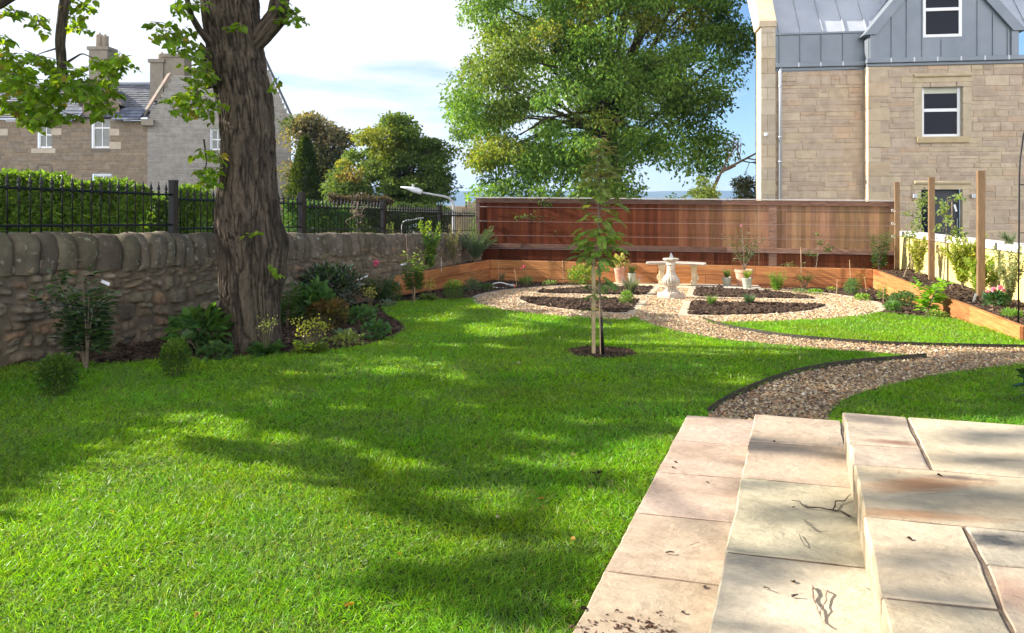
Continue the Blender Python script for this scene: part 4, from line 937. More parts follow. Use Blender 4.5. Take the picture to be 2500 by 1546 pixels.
sil = [(845, 560), (835, 480), (850, 430), (838, 390), (862, 340), (880, 315), (905, 320), (925, 290), (950, 272), (985, 285), (1010, 300), (1025, 325), (1045, 318), (1075, 318), (1100, 345), (1108, 380), (1085, 405), (1115, 420), (1118, 440), (1090, 440), (1112, 465), (1105, 485), (1085, 490), (1100, 560)]
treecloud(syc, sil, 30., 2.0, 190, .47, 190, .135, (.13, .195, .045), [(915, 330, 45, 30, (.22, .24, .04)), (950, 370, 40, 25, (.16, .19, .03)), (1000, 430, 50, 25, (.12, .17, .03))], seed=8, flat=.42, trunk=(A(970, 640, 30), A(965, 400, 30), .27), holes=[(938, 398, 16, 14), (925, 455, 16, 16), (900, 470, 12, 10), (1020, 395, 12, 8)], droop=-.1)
brn = thing('copper_tree', 'loose tree with brown and grey green leaves behind the conifer', 'tree', (*A(790, 560, 33)[:2], float(ztv(0, 33))))
sil = [(700, 520), (704, 400), (700, 330), (712, 285), (735, 282), (760, 270), (788, 268), (800, 290), (820, 318), (850, 325), (868, 350), (860, 400), (850, 450), (870, 520)]
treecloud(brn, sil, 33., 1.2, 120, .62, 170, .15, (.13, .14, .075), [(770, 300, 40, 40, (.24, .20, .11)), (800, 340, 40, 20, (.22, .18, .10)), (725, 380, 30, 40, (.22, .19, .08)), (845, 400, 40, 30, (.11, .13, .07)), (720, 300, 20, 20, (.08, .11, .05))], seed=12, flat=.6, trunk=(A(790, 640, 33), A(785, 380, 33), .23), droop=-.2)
gsh = thing('garden_tree', 'small yellow green tree between the conifer and the sycamore', 'tree', (*A(835, 560, 28)[:2], float(ztv(0, 28))))
treecloud(gsh, [(790, 560), (800, 440), (810, 405), (840, 388), (865, 410), (885, 440), (890, 480), (880, 560)], 28., 1.0, 60, .42, 150, .12, (.10, .15, .04), [(825, 405, 20, 15, (.30, .30, .05)), (850, 430, 14, 10, (.28, .2, .06))], seed=14, trunk=(A(838, 620, 28), A(838, 450, 28), .12))
# conifer
con = thing('conifer', 'dark green pointed conifer beside the stone house', 'conifer', (*A(752, 560, 31)[:2], float(ztv(0, 31))))
rg = np.random.default_rng(6); n_ = 15000; tz = rg.random(n_) ** .8; top = A(745, 338, 31); zb_ = float(ztv(0, 31)); hh = top[2] - zb_
rad = (1 - tz) ** .8 * 1.5 + .04; lump = fbm(np.stack([tz * 14, rg.random(n_), tz * 0], 1), 1); an = rg.uniform(0, 6.28, n_)
q = np.stack([np.cos(an) * 2.2, np.sin(an) * 2.2, tz * 9], 1); rad = rad * (.72 + .55 * fbm(q, 3)); rr_ = rad * (rg.random(n_) ** .3)
pts = np.stack([top[0] + np.cos(an) * rr_, 31 + np.sin(an) * rr_, zb_ + tz * hh], 1)
V, Fc, kk = leafV(pts, unit(np.stack([np.cos(an) * .7, np.sin(an) * .7, .75 + 0 * an], 1) + rg.normal(0, .35, (n_, 3))), rdir(n_, .2, rg), rg.uniform(.1, .2, n_), .05, .1, -.1, True)
npmesh('foliage', V, Fc, M['leaf'], con, np.repeat(jit((.045, .07, .014), n_, .3, .15, rg) * (1 + .8 * (fbm(q * 2, 2) - .5))[:, None], kk, 0))
mb = MB(); mb.tube([(top[0], 31, zb_ - .2), (top[0], 31, zb_ + hh * .9)], [.14, .02], 8); mb.build('trunk', M['barkfar'], con)
# bare-branched tree and olive bush right of the lime
bt = thing('bare_tree', 'thin leaning tree with bare grey branches left of the stone building', 'tree', (*A(1725, 600, 25)[:2], float(ztv(0, 25))))
mb = MB(); rg = np.random.default_rng(9)
def br(p0, p1, r, depth):
    p0, p1 = np.array(p0, float), np.array(p1, float); mid = (p0 + p1) / 2 + rg.normal(0, .05, 3) * np.linalg.norm(p1 - p0)
    mb.tube([p0, mid, p1], [r, r * .8, r * .55], 5, cap=False)
    if depth:
        for _ in range(4):
            t = rg.uniform(.3, 1); s_ = p0 + (p1 - p0) * t; dd = unit((p1 - p0) + rg.normal(0, .55, 3) * np.linalg.norm(p1 - p0)) * np.linalg.norm(p1 - p0) * rg.uniform(.35, .6)
            br(s_, s_ + dd, r * .5, depth - 1)
br(A(1722, 600, 25), A(1728, 480, 25), .09, 0); br(A(1728, 480, 25), A(1762, 418, 25), .07, 1); br(A(1762, 418, 25), A(1845, 375, 25), .05, 3); br(A(1762, 418, 25), A(1800, 350, 25), .03, 2)
mb.build('branches', M['wood_stem'], bt, smooth=True)
olv = thing('olive_bush', 'pale olive green bush half behind the corner of the stone building', 'bush', (*A(1815, 600, 27)[:2], float(ztv(0, 27))))
treecloud(olv, [(1775, 600), (1785, 460), (1795, 430), (1830, 415), (1850, 430), (1860, 600)], 27., .8, 50, .35, 130, .08, (.17, .18, .08), seed=15, trunk=(A(1815, 640, 27), A(1815, 480, 27), .06))
yt = thing('young_tree', 'small bright green tree rising just above the fence near the building', 'tree', (*A(1690, 560, 22)[:2], float(ztv(0, 22))))
treecloud(yt, [(1650, 560), (1655, 470), (1680, 440), (1720, 430), (1745, 460), (1760, 500), (1760, 560)], 22., .6, 22, .22, 110, .08, (.16, .22, .05), seed=16, trunk=(A(1722, 620, 22), A(1718, 470, 22), .05))
# ---- hedges
def hedge(name, lab, cat, pts, Y0, thick, c, n_, size=.07, seed=1, dip=.26):
    """pts: top outline (u,v) across; box of leaves down to the ground"""
    rg = np.random.default_rng(seed); us = np.array([p_[0] for p_ in pts], float); vs = np.array([p_[1] for p_ in pts], float)
    ctrp = A(us.mean(), 495, Y0); rt = thing(name, lab, cat, (ctrp[0], Y0, float(ztv(0, Y0))))
    u = rg.uniform(us[0], us[-1], n_); Yp = Y0 + thick * rg.random(n_) ** 1.6
    zt2 = CZ + (HV - np.interp(u, us, vs)) / F * Y0; x = (u - CU) / F * Y0; zb_ = float(ztv(0, Y0))
    lum = fbm(np.stack([x * 2.2, Yp * 2.2, x * 0], 1), 3) - .5
    f = rg.random(n_) ** .75; top_ = rg.random(n_) < .35; z = np.where(top_, zt2 + lum * dip * 2.4 - .06 * rg.random(n_), zb_ + (zt2 - zb_) * f)
    Yp = np.where(top_, Y0 + thick * rg.random(n_), Yp + (fbm(np.stack([x * 2.5, z * 2.5, x * 0], 1), 3) - .5) * .35)
    pts_ = np.stack([x, Yp, z], 1); d_ = unit(rg.normal(0, .7, (n_, 3)) + [0, -.5, .5])
    V, Fc, kk = leafV(pts_, d_, rdir(n_, .6, rg), rg.uniform(.7, 1.3, n_) * size, rg.uniform(.4, .7, n_) * size, .25, .1, True)
    npmesh('foliage', V, Fc, M['leaf'], rt, np.repeat(jit(c, n_, .25, .13, rg), kk, 0))
    mb = MB(); 
    for xx_ in np.linspace(x.min() + .2, x.max() - .2, max(2, int((x.max() - x.min()) / .8))):
        mb.tube([(xx_, Y0 + thick * .55, zb_ - .1), (xx_ + .1, Y0 + thick * .55, zb_ + (zt2.mean() - zb_) * .8)], [.04, .015], 6)
    mb.build('stems', M['barkfar'], rt)
hedge('hedge', 'tall sunlit green hedge behind the railings on the far left', 'hedge', [(-160, 452), (60, 456), (150, 452), (290, 458), (300, 484)], 11.5, 1.0, (.12, .21, .03), 42000, .085, 1)
hedge('hedge', 'lower green hedge in front of the stone house wall', 'hedge', [(285, 486), (350, 482), (470, 484), (490, 500)], 13.5, .8, (.12, .21, .035), 17000, .085, 2)
hedge('hedge', 'bright green hedge to the right of the big trunk behind the railings', 'hedge', [(690, 500), (740, 496), (800, 502), (850, 520)], 19, .9, (.07, .15, .035), 9000, .09, 3)
hedge('hedge', 'dark purple brown hedge below the conifer behind the railings', 'hedge', [(800, 478), (860, 482), (930, 492), (985, 505)], 24, 1, (.07, .055, .045), 9000, .1, 4)
hedge('hedge', 'dark green undergrowth between the sycamore and the railings', 'hedge', [(850, 510), (930, 515), (1010, 512), (1098, 525)], 21, 1.0, (.045, .075, .025), 12000, .09, 5)
# ================================================================ FENCE, POSTS, YELLOW WALL
FL = np.array([-.84, 17.93]); Q0, G0 = QF, GF; FR = FL + Q0 * 8.92
zfl, zfr = CZ + .116, CZ + .030
fn = thing('wooden_fence', 'tall close boarded wooden fence, dark red brown on the left and bleached on the right', 'fence', (*((FL + FR) / 2), ZB))
Lf = 8.92
fz = lambda s: zfl + (zfr - zfl) * s / Lf
fpt = lambda s, off, z: np.array([*(FL + Q0 * s - G0 * off), z])
mb = MB(); s = 0; i = 0
rg = np.random.default_rng(31)
while s < Lf - .01:
    wd = min(.092 + rg.uniform(-.003, .003), Lf - s); t = s / Lf
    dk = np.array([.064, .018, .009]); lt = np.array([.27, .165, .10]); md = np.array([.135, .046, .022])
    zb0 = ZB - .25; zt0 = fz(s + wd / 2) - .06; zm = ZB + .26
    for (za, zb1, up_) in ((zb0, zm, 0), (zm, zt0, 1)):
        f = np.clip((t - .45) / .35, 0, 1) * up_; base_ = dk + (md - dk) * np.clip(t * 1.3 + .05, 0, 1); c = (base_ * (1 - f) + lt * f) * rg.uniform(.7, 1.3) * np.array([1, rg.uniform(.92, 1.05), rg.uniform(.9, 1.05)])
        c_ = fpt(s + wd / 2, .011, (za + zb1) / 2); 
        if not up_: cc0 = c
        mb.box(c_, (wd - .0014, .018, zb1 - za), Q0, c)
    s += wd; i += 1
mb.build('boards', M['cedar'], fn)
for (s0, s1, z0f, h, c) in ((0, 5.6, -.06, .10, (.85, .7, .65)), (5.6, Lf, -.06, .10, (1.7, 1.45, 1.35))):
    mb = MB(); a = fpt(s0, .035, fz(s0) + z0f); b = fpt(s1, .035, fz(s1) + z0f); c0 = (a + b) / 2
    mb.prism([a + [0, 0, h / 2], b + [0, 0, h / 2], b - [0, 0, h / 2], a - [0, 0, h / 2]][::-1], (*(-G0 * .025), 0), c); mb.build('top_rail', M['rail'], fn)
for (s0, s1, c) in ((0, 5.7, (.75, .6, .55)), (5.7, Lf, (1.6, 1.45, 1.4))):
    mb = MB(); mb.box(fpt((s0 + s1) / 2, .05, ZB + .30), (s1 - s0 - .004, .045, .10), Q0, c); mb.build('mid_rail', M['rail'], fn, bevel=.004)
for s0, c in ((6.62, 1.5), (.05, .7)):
    for (za, zb1) in ((ZB - .2, ZB + .245), (ZB + .355, fz(s0) - .115)):
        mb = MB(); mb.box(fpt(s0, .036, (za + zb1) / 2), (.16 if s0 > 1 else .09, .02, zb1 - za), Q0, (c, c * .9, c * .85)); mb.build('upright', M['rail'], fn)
mb = MB(); a = fpt(-.03, .02, fz(0)); b = fpt(Lf + .02, .02, fz(Lf))
mb.prism([a + np.array([*(-G0 * .07), 0]), b + np.array([*(-G0 * .07), 0]), b + np.array([*(G0 * .05), 0]), a + np.array([*(G0 * .05), 0])], (0, 0, .022)); M['cap'] = mat('grey_capping', (.36, .34, .33), (.50, .47, .45), 5, .55, .1, 30); mb.build('capping', M['cap'], fn)
for k_, (va, vb) in enumerate(((505, 516), (540, 552), (574, 588), (606, 623))):
    za = CZ + (HV - va) / F * 17.8; zb1 = CZ + (HV - vb) / F * 15.1
    mb = MB(); a = fpt(.12, .085, za); b = fpt(Lf, .085, zb1); mb.tube([a, b], .0028, 5)
    mb.tube([fpt(.10, .02, za), a], .007, 6); mb.tube([a, a + (b - a) * .02], .008, 6)
    mb.build('support_wire', M['wire'], fn)
for s0, ht, lo in ((.33, 0, 0), (2.95, 0, 0), (5.28, 0, 0), (7.0, 0, 0), (8.2, 0, 0)): pass
# white hooks where the wires end
# posts
plab = ['wooden post at the right end of the fence, shortest looking of the three', 'wooden post in the bed in front of the grey door', 'wooden post in the bed to the right of the grey door']
for (u, Y, vt, w_), lb in zip([(2190, 15.0, 445, .088), (2274, 12.8, 433, .09), (2394.5, 10.7, 416.5, .092)], plab):
    p0 = A(u, 495, Y); rt = MB(); zt0 = CZ + (HV - vt) / F * Y; rt.box((p0[0], Y, (zb_s - .2 + zt0) / 2), (w_, w_, zt0 - zb_s + .2), Q0)
    rt.add([], []) if False else None
    o = rt.build('wooden_post', M['post'], bevel=.004, loc=(p0[0], Y, zb_s)); tag(o, lb, 'post', 'timber posts in the raised bed')
for k_, vv_ in enumerate((514, 546, 578)):
    p0 = A(2183, vv_, 14.93); mb = MB(); th = np.linspace(0, 4.6, 10); mb.tube([p0 + np.array([math.cos(t_) * .02 - .03, 0, math.sin(t_) * .02]) for t_ in th] + [p0 + [.03, 0, -.01]], .005, 5)
    tag(mb.build('wire_hook', M['upvc'], loc=tuple(p0)), ['topmost white wire hook on the end post of the fence', 'middle white wire hook on the end post of the fence', 'lowest white wire hook on the end post of the fence'][k_], 'hook', 'white wire hooks')
# yellow wall
yw = thing('yellow_wall', 'low yellow rendered wall with a white coping behind the right raised bed', 'garden wall', (7.2, 12.5, ZB - .3))
ya, yb = np.array([4.39 + .23 * 15.75, 15.75]), np.array([4.39 + .23 * 6.0, 6.0]); dy_ = (ya - yb) / np.linalg.norm(ya - yb); ny = np.array([dy_[1], -dy_[0]])
zt0, zt1 = CZ - .585, CZ - .54
def wallprism(root, name, a, b, za0, za1, zb0, th, mt, off=0):
    m = MB(); A0 = np.array([*(a + ny * off), 0]); B0 = np.array([*(b + ny * off), 0])
    m.prism([A0 + [0, 0, zb0], B0 + [0, 0, zb0], B0 + [0, 0, za1], A0 + [0, 0, za0]], (*(ny * th), 0)); return m.build(name, mt, root)
wallprism(yw, 'wall', ya, yb, zt0 - .10, zt1 - .10, -.7, .22, M['yellow'], .0)
wallprism(yw, 'coping', ya, yb, zt0, zt1, 0, .30, M['whitecap'], -.04) if False else None
m = MB(); A0 = np.array([*(ya - ny * .04), zt0 - .10]); B0 = np.array([*(yb - ny * .04), zt1 - .10]); m.prism([A0, B0, B0 + [0, 0, .10], A0 + [0, 0, .10]], (*(ny * .30), 0)); m.build('coping', M['whitecap'], yw, bevel=.006)
# wires from the posts along the yellow wall
def pY(u, v, Y): return A(u, v, Y)
mb = MB()
for pts in ([(2196, 612, 15.0), (2262, 635, 12.9)], [(2270, 586, 12.8), (2385, 592, 10.7)], [(2281, 634, 12.8), (2292, 640, 12.5)]):
    mb.tube([pY(*p_) for p_ in pts], .003, 4)
for p_ in ((2286, 590, 686, 13.0), (2409, 620, 655, 10.9)): pass
mb.build('wire', M['wire'], yw)

# ================================================================ RIGHT HAND STONE BUILDING
def plane(u, v, P0, d):
    k_ = (u - CU) / F; s_ = (k_ * P0[1] - P0[0]) / (d[0] - k_ * d[1]); Y = P0[1] + s_ * d[1]; return s_, CZ + (HV - v) / F * Y
def blockwall(root, name, P0, d, n, z0, z1, xr, openings, rowh, lens, pal, mt, rg, proud=.012, top=None, morc=(1, 1, 1), mfac=1.0, inset=.006):
    """random coursed masonry: blocks proud of a mortar sheet.  P0,d: line on plan; n: outward normal (plan). xr(z)->list of (a,b)"""
    mb = MB(); z = z0; d3 = np.array([*d, 0.]); n3 = np.array([*n, 0.]); o3 = np.array([*P0, 0.])
    while z < z1 - .03:
        h = min(rg.uniform(*rowh), z1 - z); zm = z + h / 2
        for (a, b) in xr(zm):
            cuts = [(a, b)]
            for (oa, ob, oz0, oz1) in openings:
                if oz0 < zm < oz1:
                    nc = []
                    for (p_, q_) in cuts:
                        if ob <= p_ or oa >= q_: nc.append((p_, q_)); continue
                        if oa > p_: nc.append((p_, oa))
                        if ob < q_: nc.append((ob, q_))
                    cuts = nc
            for (p_, q_) in cuts:
                s_ = p_
                while s_ < q_ - .01:
                    l_ = rg.uniform(*lens); l_ = l_ if q_ - s_ - l_ > .12 else q_ - s_
                    subs = [(z, h)]
                    if h > .17 and rg.random() < .5: hs = h * rg.uniform(.35, .65); subs = [(z, hs), (z + hs, h - hs)]
                    for (zz1, hh1) in subs:
                        g_ = inset; pr = proud * rg.uniform(.6, 1.5); c = (pal[rg.integers(len(pal))] * .6 + pal.mean(0) * .4) * rg.uniform(.92, 1.07)
                        x0, x1, y0, y1 = s_ + g_, s_ + l_ - g_, zz1 + g_, zz1 + hh1 - g_
                        if x1 - x0 < .02: continue
                        ch = min(.008, (x1 - x0) * .2, (y1 - y0) * .2)
                        q = lambda X_, Z_, o_: o3 + d3 * X_ + n3 * o_ + [0, 0, Z_]
                        Vv = [q(x0, y0, 0), q(x1, y0, 0), q(x1, y1, 0), q(x0, y1, 0), q(x0 + ch, y0 + ch, pr), q(x1 - ch, y0 + ch, pr), q(x1 - ch, y1 - ch, pr), q(x0 + ch, y1 - ch, pr)]
                        mb.add(Vv, [(4, 5, 6, 7), (0, 1, 5, 4), (1, 2, 6, 5), (2, 3, 7, 6), (3, 0, 4, 7)], c)
                    s_ += l_
        z += h
    # mortar sheet pieces (a band per row of openings)
    edges = sorted({z0, z1, *[o_[2] for o_ in openings], *[o_[3] for o_ in openings]}); edges = [e for e in edges if z0 <= e <= z1]
    for e0, e1 in zip(edges[:-1], edges[1:]):
        zm = (e0 + e1) / 2; nb = max(1, int((e1 - e0) / .25)) if top else 1
        for i in range(nb):
            za, zb_ = e0 + (e1 - e0) * i / nb, e0 + (e1 - e0) * (i + 1) / nb; zm = (za + zb_) / 2
            for (a, b) in xr(zm):
                cuts = [(a, b)]
                for (oa, ob, oz0, oz1) in openings:
                    if oz0 < zm < oz1:
                        nc = []
                        for (p_, q_) in cuts:
                            if ob <= p_ or oa >= q_: nc.append((p_, q_)); continue
                            if oa > p_: nc.append((p_, oa))
                            if ob < q_: nc.append((ob, q_))
                        cuts = nc
                for (p_, q_) in cuts:
                    mb.add([o3 + d3 * p_ + [0, 0, za], o3 + d3 * q_ + [0, 0, za], o3 + d3 * q_ + [0, 0, zb_], o3 + d3 * p_ + [0, 0, zb_]], [(0, 1, 2, 3)], np.array(morc))
    return mb.build(name, mt, root)
dB = np.array([math.cos(R(8)), -math.sin(R(8))]); nB = np.array([-math.sin(R(8)), -math.cos(R(8))])   # outward normal towards the camera
P0 = np.array([(1892 - 1250) / F * 20.4, 20.4])             # left end of the recessed facade
bld = thing('stone_building', 'new sandstone house with a grey zinc roof and dormer behind the fence', 'house', (*P0, float(ztv(0, 20.4))))
ZG = -1.0
fpal = np.array([[.49, .395, .305], [.46, .375, .295], [.51, .42, .32], [.44, .35, .275], [.54, .45, .335], [.50, .42, .29], [.52, .37, .26], [.48, .385, .31], [.47, .38, .30], [.42, .33, .26]])
qpal = np.array([[.55, .44, .29], [.53, .41, .27], [.56, .46, .32], [.50, .40, .28]])
morc = np.array([.57, .46, .34])
rg = np.random.default_rng(41)
sEnd, zGut = plane(2112, 170, P0, dB)
blockwall(bld, 'wall', P0, dB, nB, ZG, zGut, lambda z: [(0, sEnd + .1)], [], (.08, .27), (.18, .72), fpal, M['facade'], rg, .014, morc=morc)
# projecting right part
off = .38; P1 = P0 + nB * off
s1, zG2 = plane(2120, 162, P1, dB); s2 = s1 + 8.2
def bx(u, v): return plane(u, v, P1, dB)
wa, wzt = bx(2252, 203); wb, _ = bx(2349, 203); _, wzb = bx(2300, 334)
da, dzt = bx(2249, 463); db, _ = bx(2349, 463)
ops = [(wa - .02, wb + .02, wzb, wzt + .02), (da, db, ZG - 1, dzt)]
blockwall(bld, 'wall', P1, dB, nB, ZG, zG2, lambda z: [(s1 + .06, s2)], ops, (.09, .30), (.2, .8), fpal, M['facade'], rg, .014, morc=morc)
def fbox(root, name, mt, Pq, s_0, s_1, z_0, z_1, o0, o1, col=(1, 1, 1), bevel=.006):
    m = MB(); c = Pq + dB * (s_0 + s_1) / 2 + nB * (o0 + o1) / 2; m.box((*c, (z_0 + z_1) / 2), (s_1 - s_0, abs(o1 - o0), z_1 - z_0), dB, col); return m.build(name, mt, root, bevel=bevel)
# quoins at the left corner of the projecting part: alternating blocks, returning to the recess
z = ZG; i = 0
while z < zG2 - .05:
    h = min(rg.uniform(.30, .38), zG2 - z); wq_ = .52 if i % 2 else .30; c = qpal[rg.integers(4)] / np.array([.48, .385, .26]) * rg.uniform(.93, 1.06)
    fbox(bld, 'quoin', M['dressed'], P1, s1 - .012, s1 + wq_, z + .006, z + h - .006, -.40, .020, c * [.96, .92, .88]); z += h; i += 1
fbox(bld, 'quoin', M['mortar'], P1, s1, s1 + .28, ZG, zG2, -.39, .004)
# left pier with its sunlit side
pa, _ = plane(1856, 495, P0, dB)
z = ZG; i = 0; _, zpt = plane(1870, 68, P0, dB)
while z < zpt - .05:
    h = min(rg.uniform(.30, .42), zpt - z); c = qpal[rg.integers(4)] / np.array([.48, .385, .26]) * rg.uniform(.9, 1.08)
    if i % 2: fbox(bld, 'quoin', M['dressed'], P0, pa, 0 - .004, z + .006, z + h - .006, -.5, .10, c)
    else:
        fbox(bld, 'quoin', M['dressed'], P0, pa, pa + .16, z + .006, z + h - .006, -.5, .10, c); fbox(bld, 'quoin', M['dressed'], P0, pa + .17, 0 - .004, z + .006, z + h - .006, -.3, .098, c * .93)
    z += h; i += 1
fbox(bld, 'quoin', M['mortar'], P0, pa + .008, -.008, ZG, zpt, -.35, .088)
_, zs0 = plane(1870, 68, P0, dB); _, zs1 = plane(1870, -30, P0, dB)
m = MB(); e0 = np.array([*(P0 + dB * (pa - .06) + nB * .13), zs0]); wdx = np.array([*(dB * (.02 - pa + .06)), 0]); bk = np.array([*(-nB * 1.0), 0])
m.prism([e0, e0 + [0, 0, .16], e0 + [0, 0, .16] + bk * .9 + [0, 0, 1.15], e0 + bk * 6 + [0, 0, 6.0], e0 + bk * 6 + [0, 0, 5.5], e0 + bk * .7][::1], wdx, (1.25, 1.2, 1.15)); m.build('skew_coping', M['dressed'], bld, bevel=.01)
dS = np.array([math.sin(R(17.6)), math.cos(R(17.6))]); a0 = P0 + dB * pa - nB * .45
nS = np.array([-dS[1], dS[0]])
blockwall(bld, 'side_wall', a0, dS, nS, ZG, zs0 + 3.6, lambda z: [(0 if z < zs0 else (z - zs0) * 1.0, 8 if z < zs0 else 8 - (z - zs0) * 1.0)], [], (.12, .26), (.3, .7), fpal, M['facade'], rg, .012, morc=morc)
# downpipe and its shoe, camera
sp_, zp = plane(1903, 178, P0, dB); m = MB(); c = P0 + dB * sp_ + nB * .09
m.tube([(*(c - dB * .0 + dB * .02), zp + .10), (*(c - nB * .0), zp - .02), (*c, ZG)], .047, 12)
for v_ in (215, 338, 398): _, zq = plane(1903, v_, P0, dB); m.tube([(*c, zq), (*c, zq + .05)], .056, 12)
m.build('downpipe', M['pipe'], bld, smooth=True)
sq, zq = plane(1868, 331, P0, dB); c = P0 + dB * sq + nB * .17; m = MB(); m.lathe([(.001, -.05), (.04, -.035), (.052, 0), (.05, .03), (.03, .05), (.001, .055)], 14, (*c, zq)); m.tube([(*(c + nB * -.08), zq), (*c, zq)], .04, 10)
cam_o = m.build('security_camera', M['vanwhite'], smooth=True, loc=(*c, zq)); tag(cam_o, 'small round security camera on the left corner of the sandstone house', 'camera')
# gutters with brackets
for (Pq, a_, b_, vt_, vb_, u_) in ((P0, .02, s1, 154, 172, 2000), (P1, s1 - .05, s2, 145, 163, 2140)):
    _, zt2 = plane(u_, vt_, Pq, dB); _, zb2 = plane(u_, vb_, Pq, dB); hh_ = zt2 - zb2
    fbox(bld, 'gutter', M['zinc'], Pq, a_, b_, zb2, zb2 + hh_ * .38, -.02, .06, bevel=.004); fbox(bld, 'gutter', M['zinc'], Pq, a_ - .02, b_, zb2 + hh_ * .40, zt2, -.02, .13, bevel=.01)
    k_ = a_ + .55
    while k_ < b_ - .2:
        fbox(bld, 'gutter_bracket', M['pipe'], Pq, k_, k_ + .03, zb2 + hh_ * .42, zt2 + .003, .1305, .137, bevel=0); k_ += .56
# zinc parapet (left) with standing seams
_, zp0 = plane(2000, 156, P0, dB); _, zp1 = plane(2000, 79, P0, dB)
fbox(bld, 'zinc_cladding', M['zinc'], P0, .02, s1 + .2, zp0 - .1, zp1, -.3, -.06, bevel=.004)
_, u0_ = 0, 0
for u_ in (1904, 1955, 2007, 2060, 2112): sv, _ = plane(u_, 120, P0, dB); fbox(bld, 'standing_seam', M['zinc'], P0, sv - .012, sv + .012, zp0 - .08, zp1 - .03, -.06, -.025, bevel=.003)
fbox(bld, 'zinc_trim', M['zinc'], P0, -.02, s1 + .22, zp1 - .04, zp1 + .012, -.34, -.02, bevel=.006)
# main roof
rt0 = np.array([*(P0 + dB * 0.0 - nB * .1), zp1 + .01]); rr0 = np.array([*(P0 + dB * (s2) - nB * .1), zp1 + .01]); up = np.array([*(-nB * 4.2), 5.4])
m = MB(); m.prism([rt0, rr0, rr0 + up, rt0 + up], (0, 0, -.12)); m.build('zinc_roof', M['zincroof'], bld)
for s_ in np.arange(.12, s2, .56):
    b0 = np.array([*(P0 + dB * s_ - nB * .1), zp1 + .02]); m = MB(); m.prism([b0, b0 + [*(dB * .025), 0], b0 + [*(dB * .025), 0] + up, b0 + up], (0, 0, .04)); m.build('standing_seam', M['zincroof'], bld)
# dormer
ea, zea = bx(2124, 76); eb, _ = bx(2487, 70); _, zd0 = bx(2300, 146); _, zea = bx(2124, 80)
ap, _ = bx(2302, 0); zap = zea + 1.14 * (eb - ea) / 2
wda, wdt = bx(2254, -70); wdb, _ = bx(2350, 0); _, wdzb = bx(2300, 90)
o3 = lambda s_, z_, o_, Pq=P1: np.array([*(Pq + dB * s_ + nB * o_), z_])
m = MB()
yo = -.04
# clad front as pieces round the window
lz = lambda s_: zea + (zap - zea) * (1 - abs(s_ - ap) / ((eb - ea) / 2))
def cladpiece(a_, b_, z_a, top_=True):
    pts = [o3(a_, z_a, yo), o3(b_, z_a, yo)]
    pts += [o3(b_, lz(b_), yo)] + ([o3(ap, zap, yo)] if a_ < ap < b_ else []) + [o3(a_, lz(a_), yo)]
    m.prism(pts, (*(-nB * .06), 0))
cladpiece(ea, wda, zd0); cladpiece(wdb, eb, zd0); m.prism([o3(wda, zd0, yo), o3(wdb, zd0, yo), o3(wdb, wdzb, yo), o3(wda, wdzb, yo)], (*(-nB * .06), 0)); cladpiece(wda, wdb, wdt)
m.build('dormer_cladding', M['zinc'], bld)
for u_ in (2178, 2215, 2253, 2388, 2426, 2462):
    sv, _ = bx(u_, 100); m = MB(); m.box((*(P1 + dB * sv + nB * (yo + .014)), (zd0 + lz(sv)) / 2), (.022, .028, lz(sv) - zd0), dB); m.build('standing_seam', M['zinc'], bld)
sv, _ = bx(2300, 120); fbox(bld, 'standing_seam', M['zinc'], P1, sv - .011, sv + .011, zd0, wdzb - .06, yo, yo + .026, bevel=0)
for (a_, sg) in ((ea, 1), (eb, -1)):    # barge boards and cheeks
    m = MB(); b0 = o3(a_ - sg * .16, zea - .06, .06); t0 = o3(ap, zap + .30, .06); t1 = o3(ap, zap - .06, .06); b1 = o3(a_ + sg * .14, zea - .06, .06)
    pts = [b0, b1, t1, t0]; m.prism(pts if sg > 0 else pts[::-1], (*(-nB * 3.5), 0)); m.build('dormer_roof', M['zinc'], bld)
    fbox(bld, 'dormer_post', M['zinc'], P1, min(a_, a_ + sg * .17) - .0, max(a_, a_ + sg * .17), zd0 + .002, zea, -.06, .012, bevel=.004)
    fbox(bld, 'dormer_cheek', M['zinc'], P1, min(a_ - sg * .02, a_ + sg * .03), max(a_ - sg * .02, a_ + sg * .03), zd0, zea + .1, -2.2, -.062, bevel=0)
def window(Pq, a_, b_, z_0, z_1, rec, blind=False, split=.5, fr=.075, sill=True, thick=.06, mullion=False):
    w_ = fbox(bld, 'window', M['upvc'], Pq, a_, a_ + fr, z_0, z_1, rec, rec - thick); par = w_
    def fr_(s_0, s_1, z__0, z__1, name='frame', e=0): 
        m = MB(); c = Pq + dB * (s_0 + s_1) / 2 + nB * (rec - thick / 2 + e); m.box((*c, (z__0 + z__1) / 2), (s_1 - s_0, thick, z__1 - z__0), dB); return m.build(name, M['upvc'], par, bevel=.004)
    fr_(b_ - fr, b_, z_0, z_1); fr_(a_ + fr, b_ - fr, z_0, z_0 + fr); fr_(a_ + fr, b_ - fr, z_1 - fr, z_1); zm = z_0 + (z_1 - z_0) * split; fr_(a_ + fr, b_ - fr, zm - fr * .55, zm + fr * .55, 'transom', .008)
    m = MB(); c = Pq + dB * (a_ + b_) / 2 + nB * (rec - .035); m.box((*c, (z_0 + z_1) / 2), (b_ - a_ - fr, .008, z_1 - z_0 - fr), dB); m.build('pane', M['glass'], par)
    if blind: m = MB(); m.box((*(Pq + dB * (a_ + b_) / 2 + nB * (rec - .028)), z_1 - fr - .085), (b_ - a_ - 2 * fr, .004, .2), dB); m.build('blind', M['blind'], par)
window(P1, wa, wb, wzb, wzt, -.10, True, .5)
window(P1, wda, wdb, wdzb, wdt, -.03, False, .42)
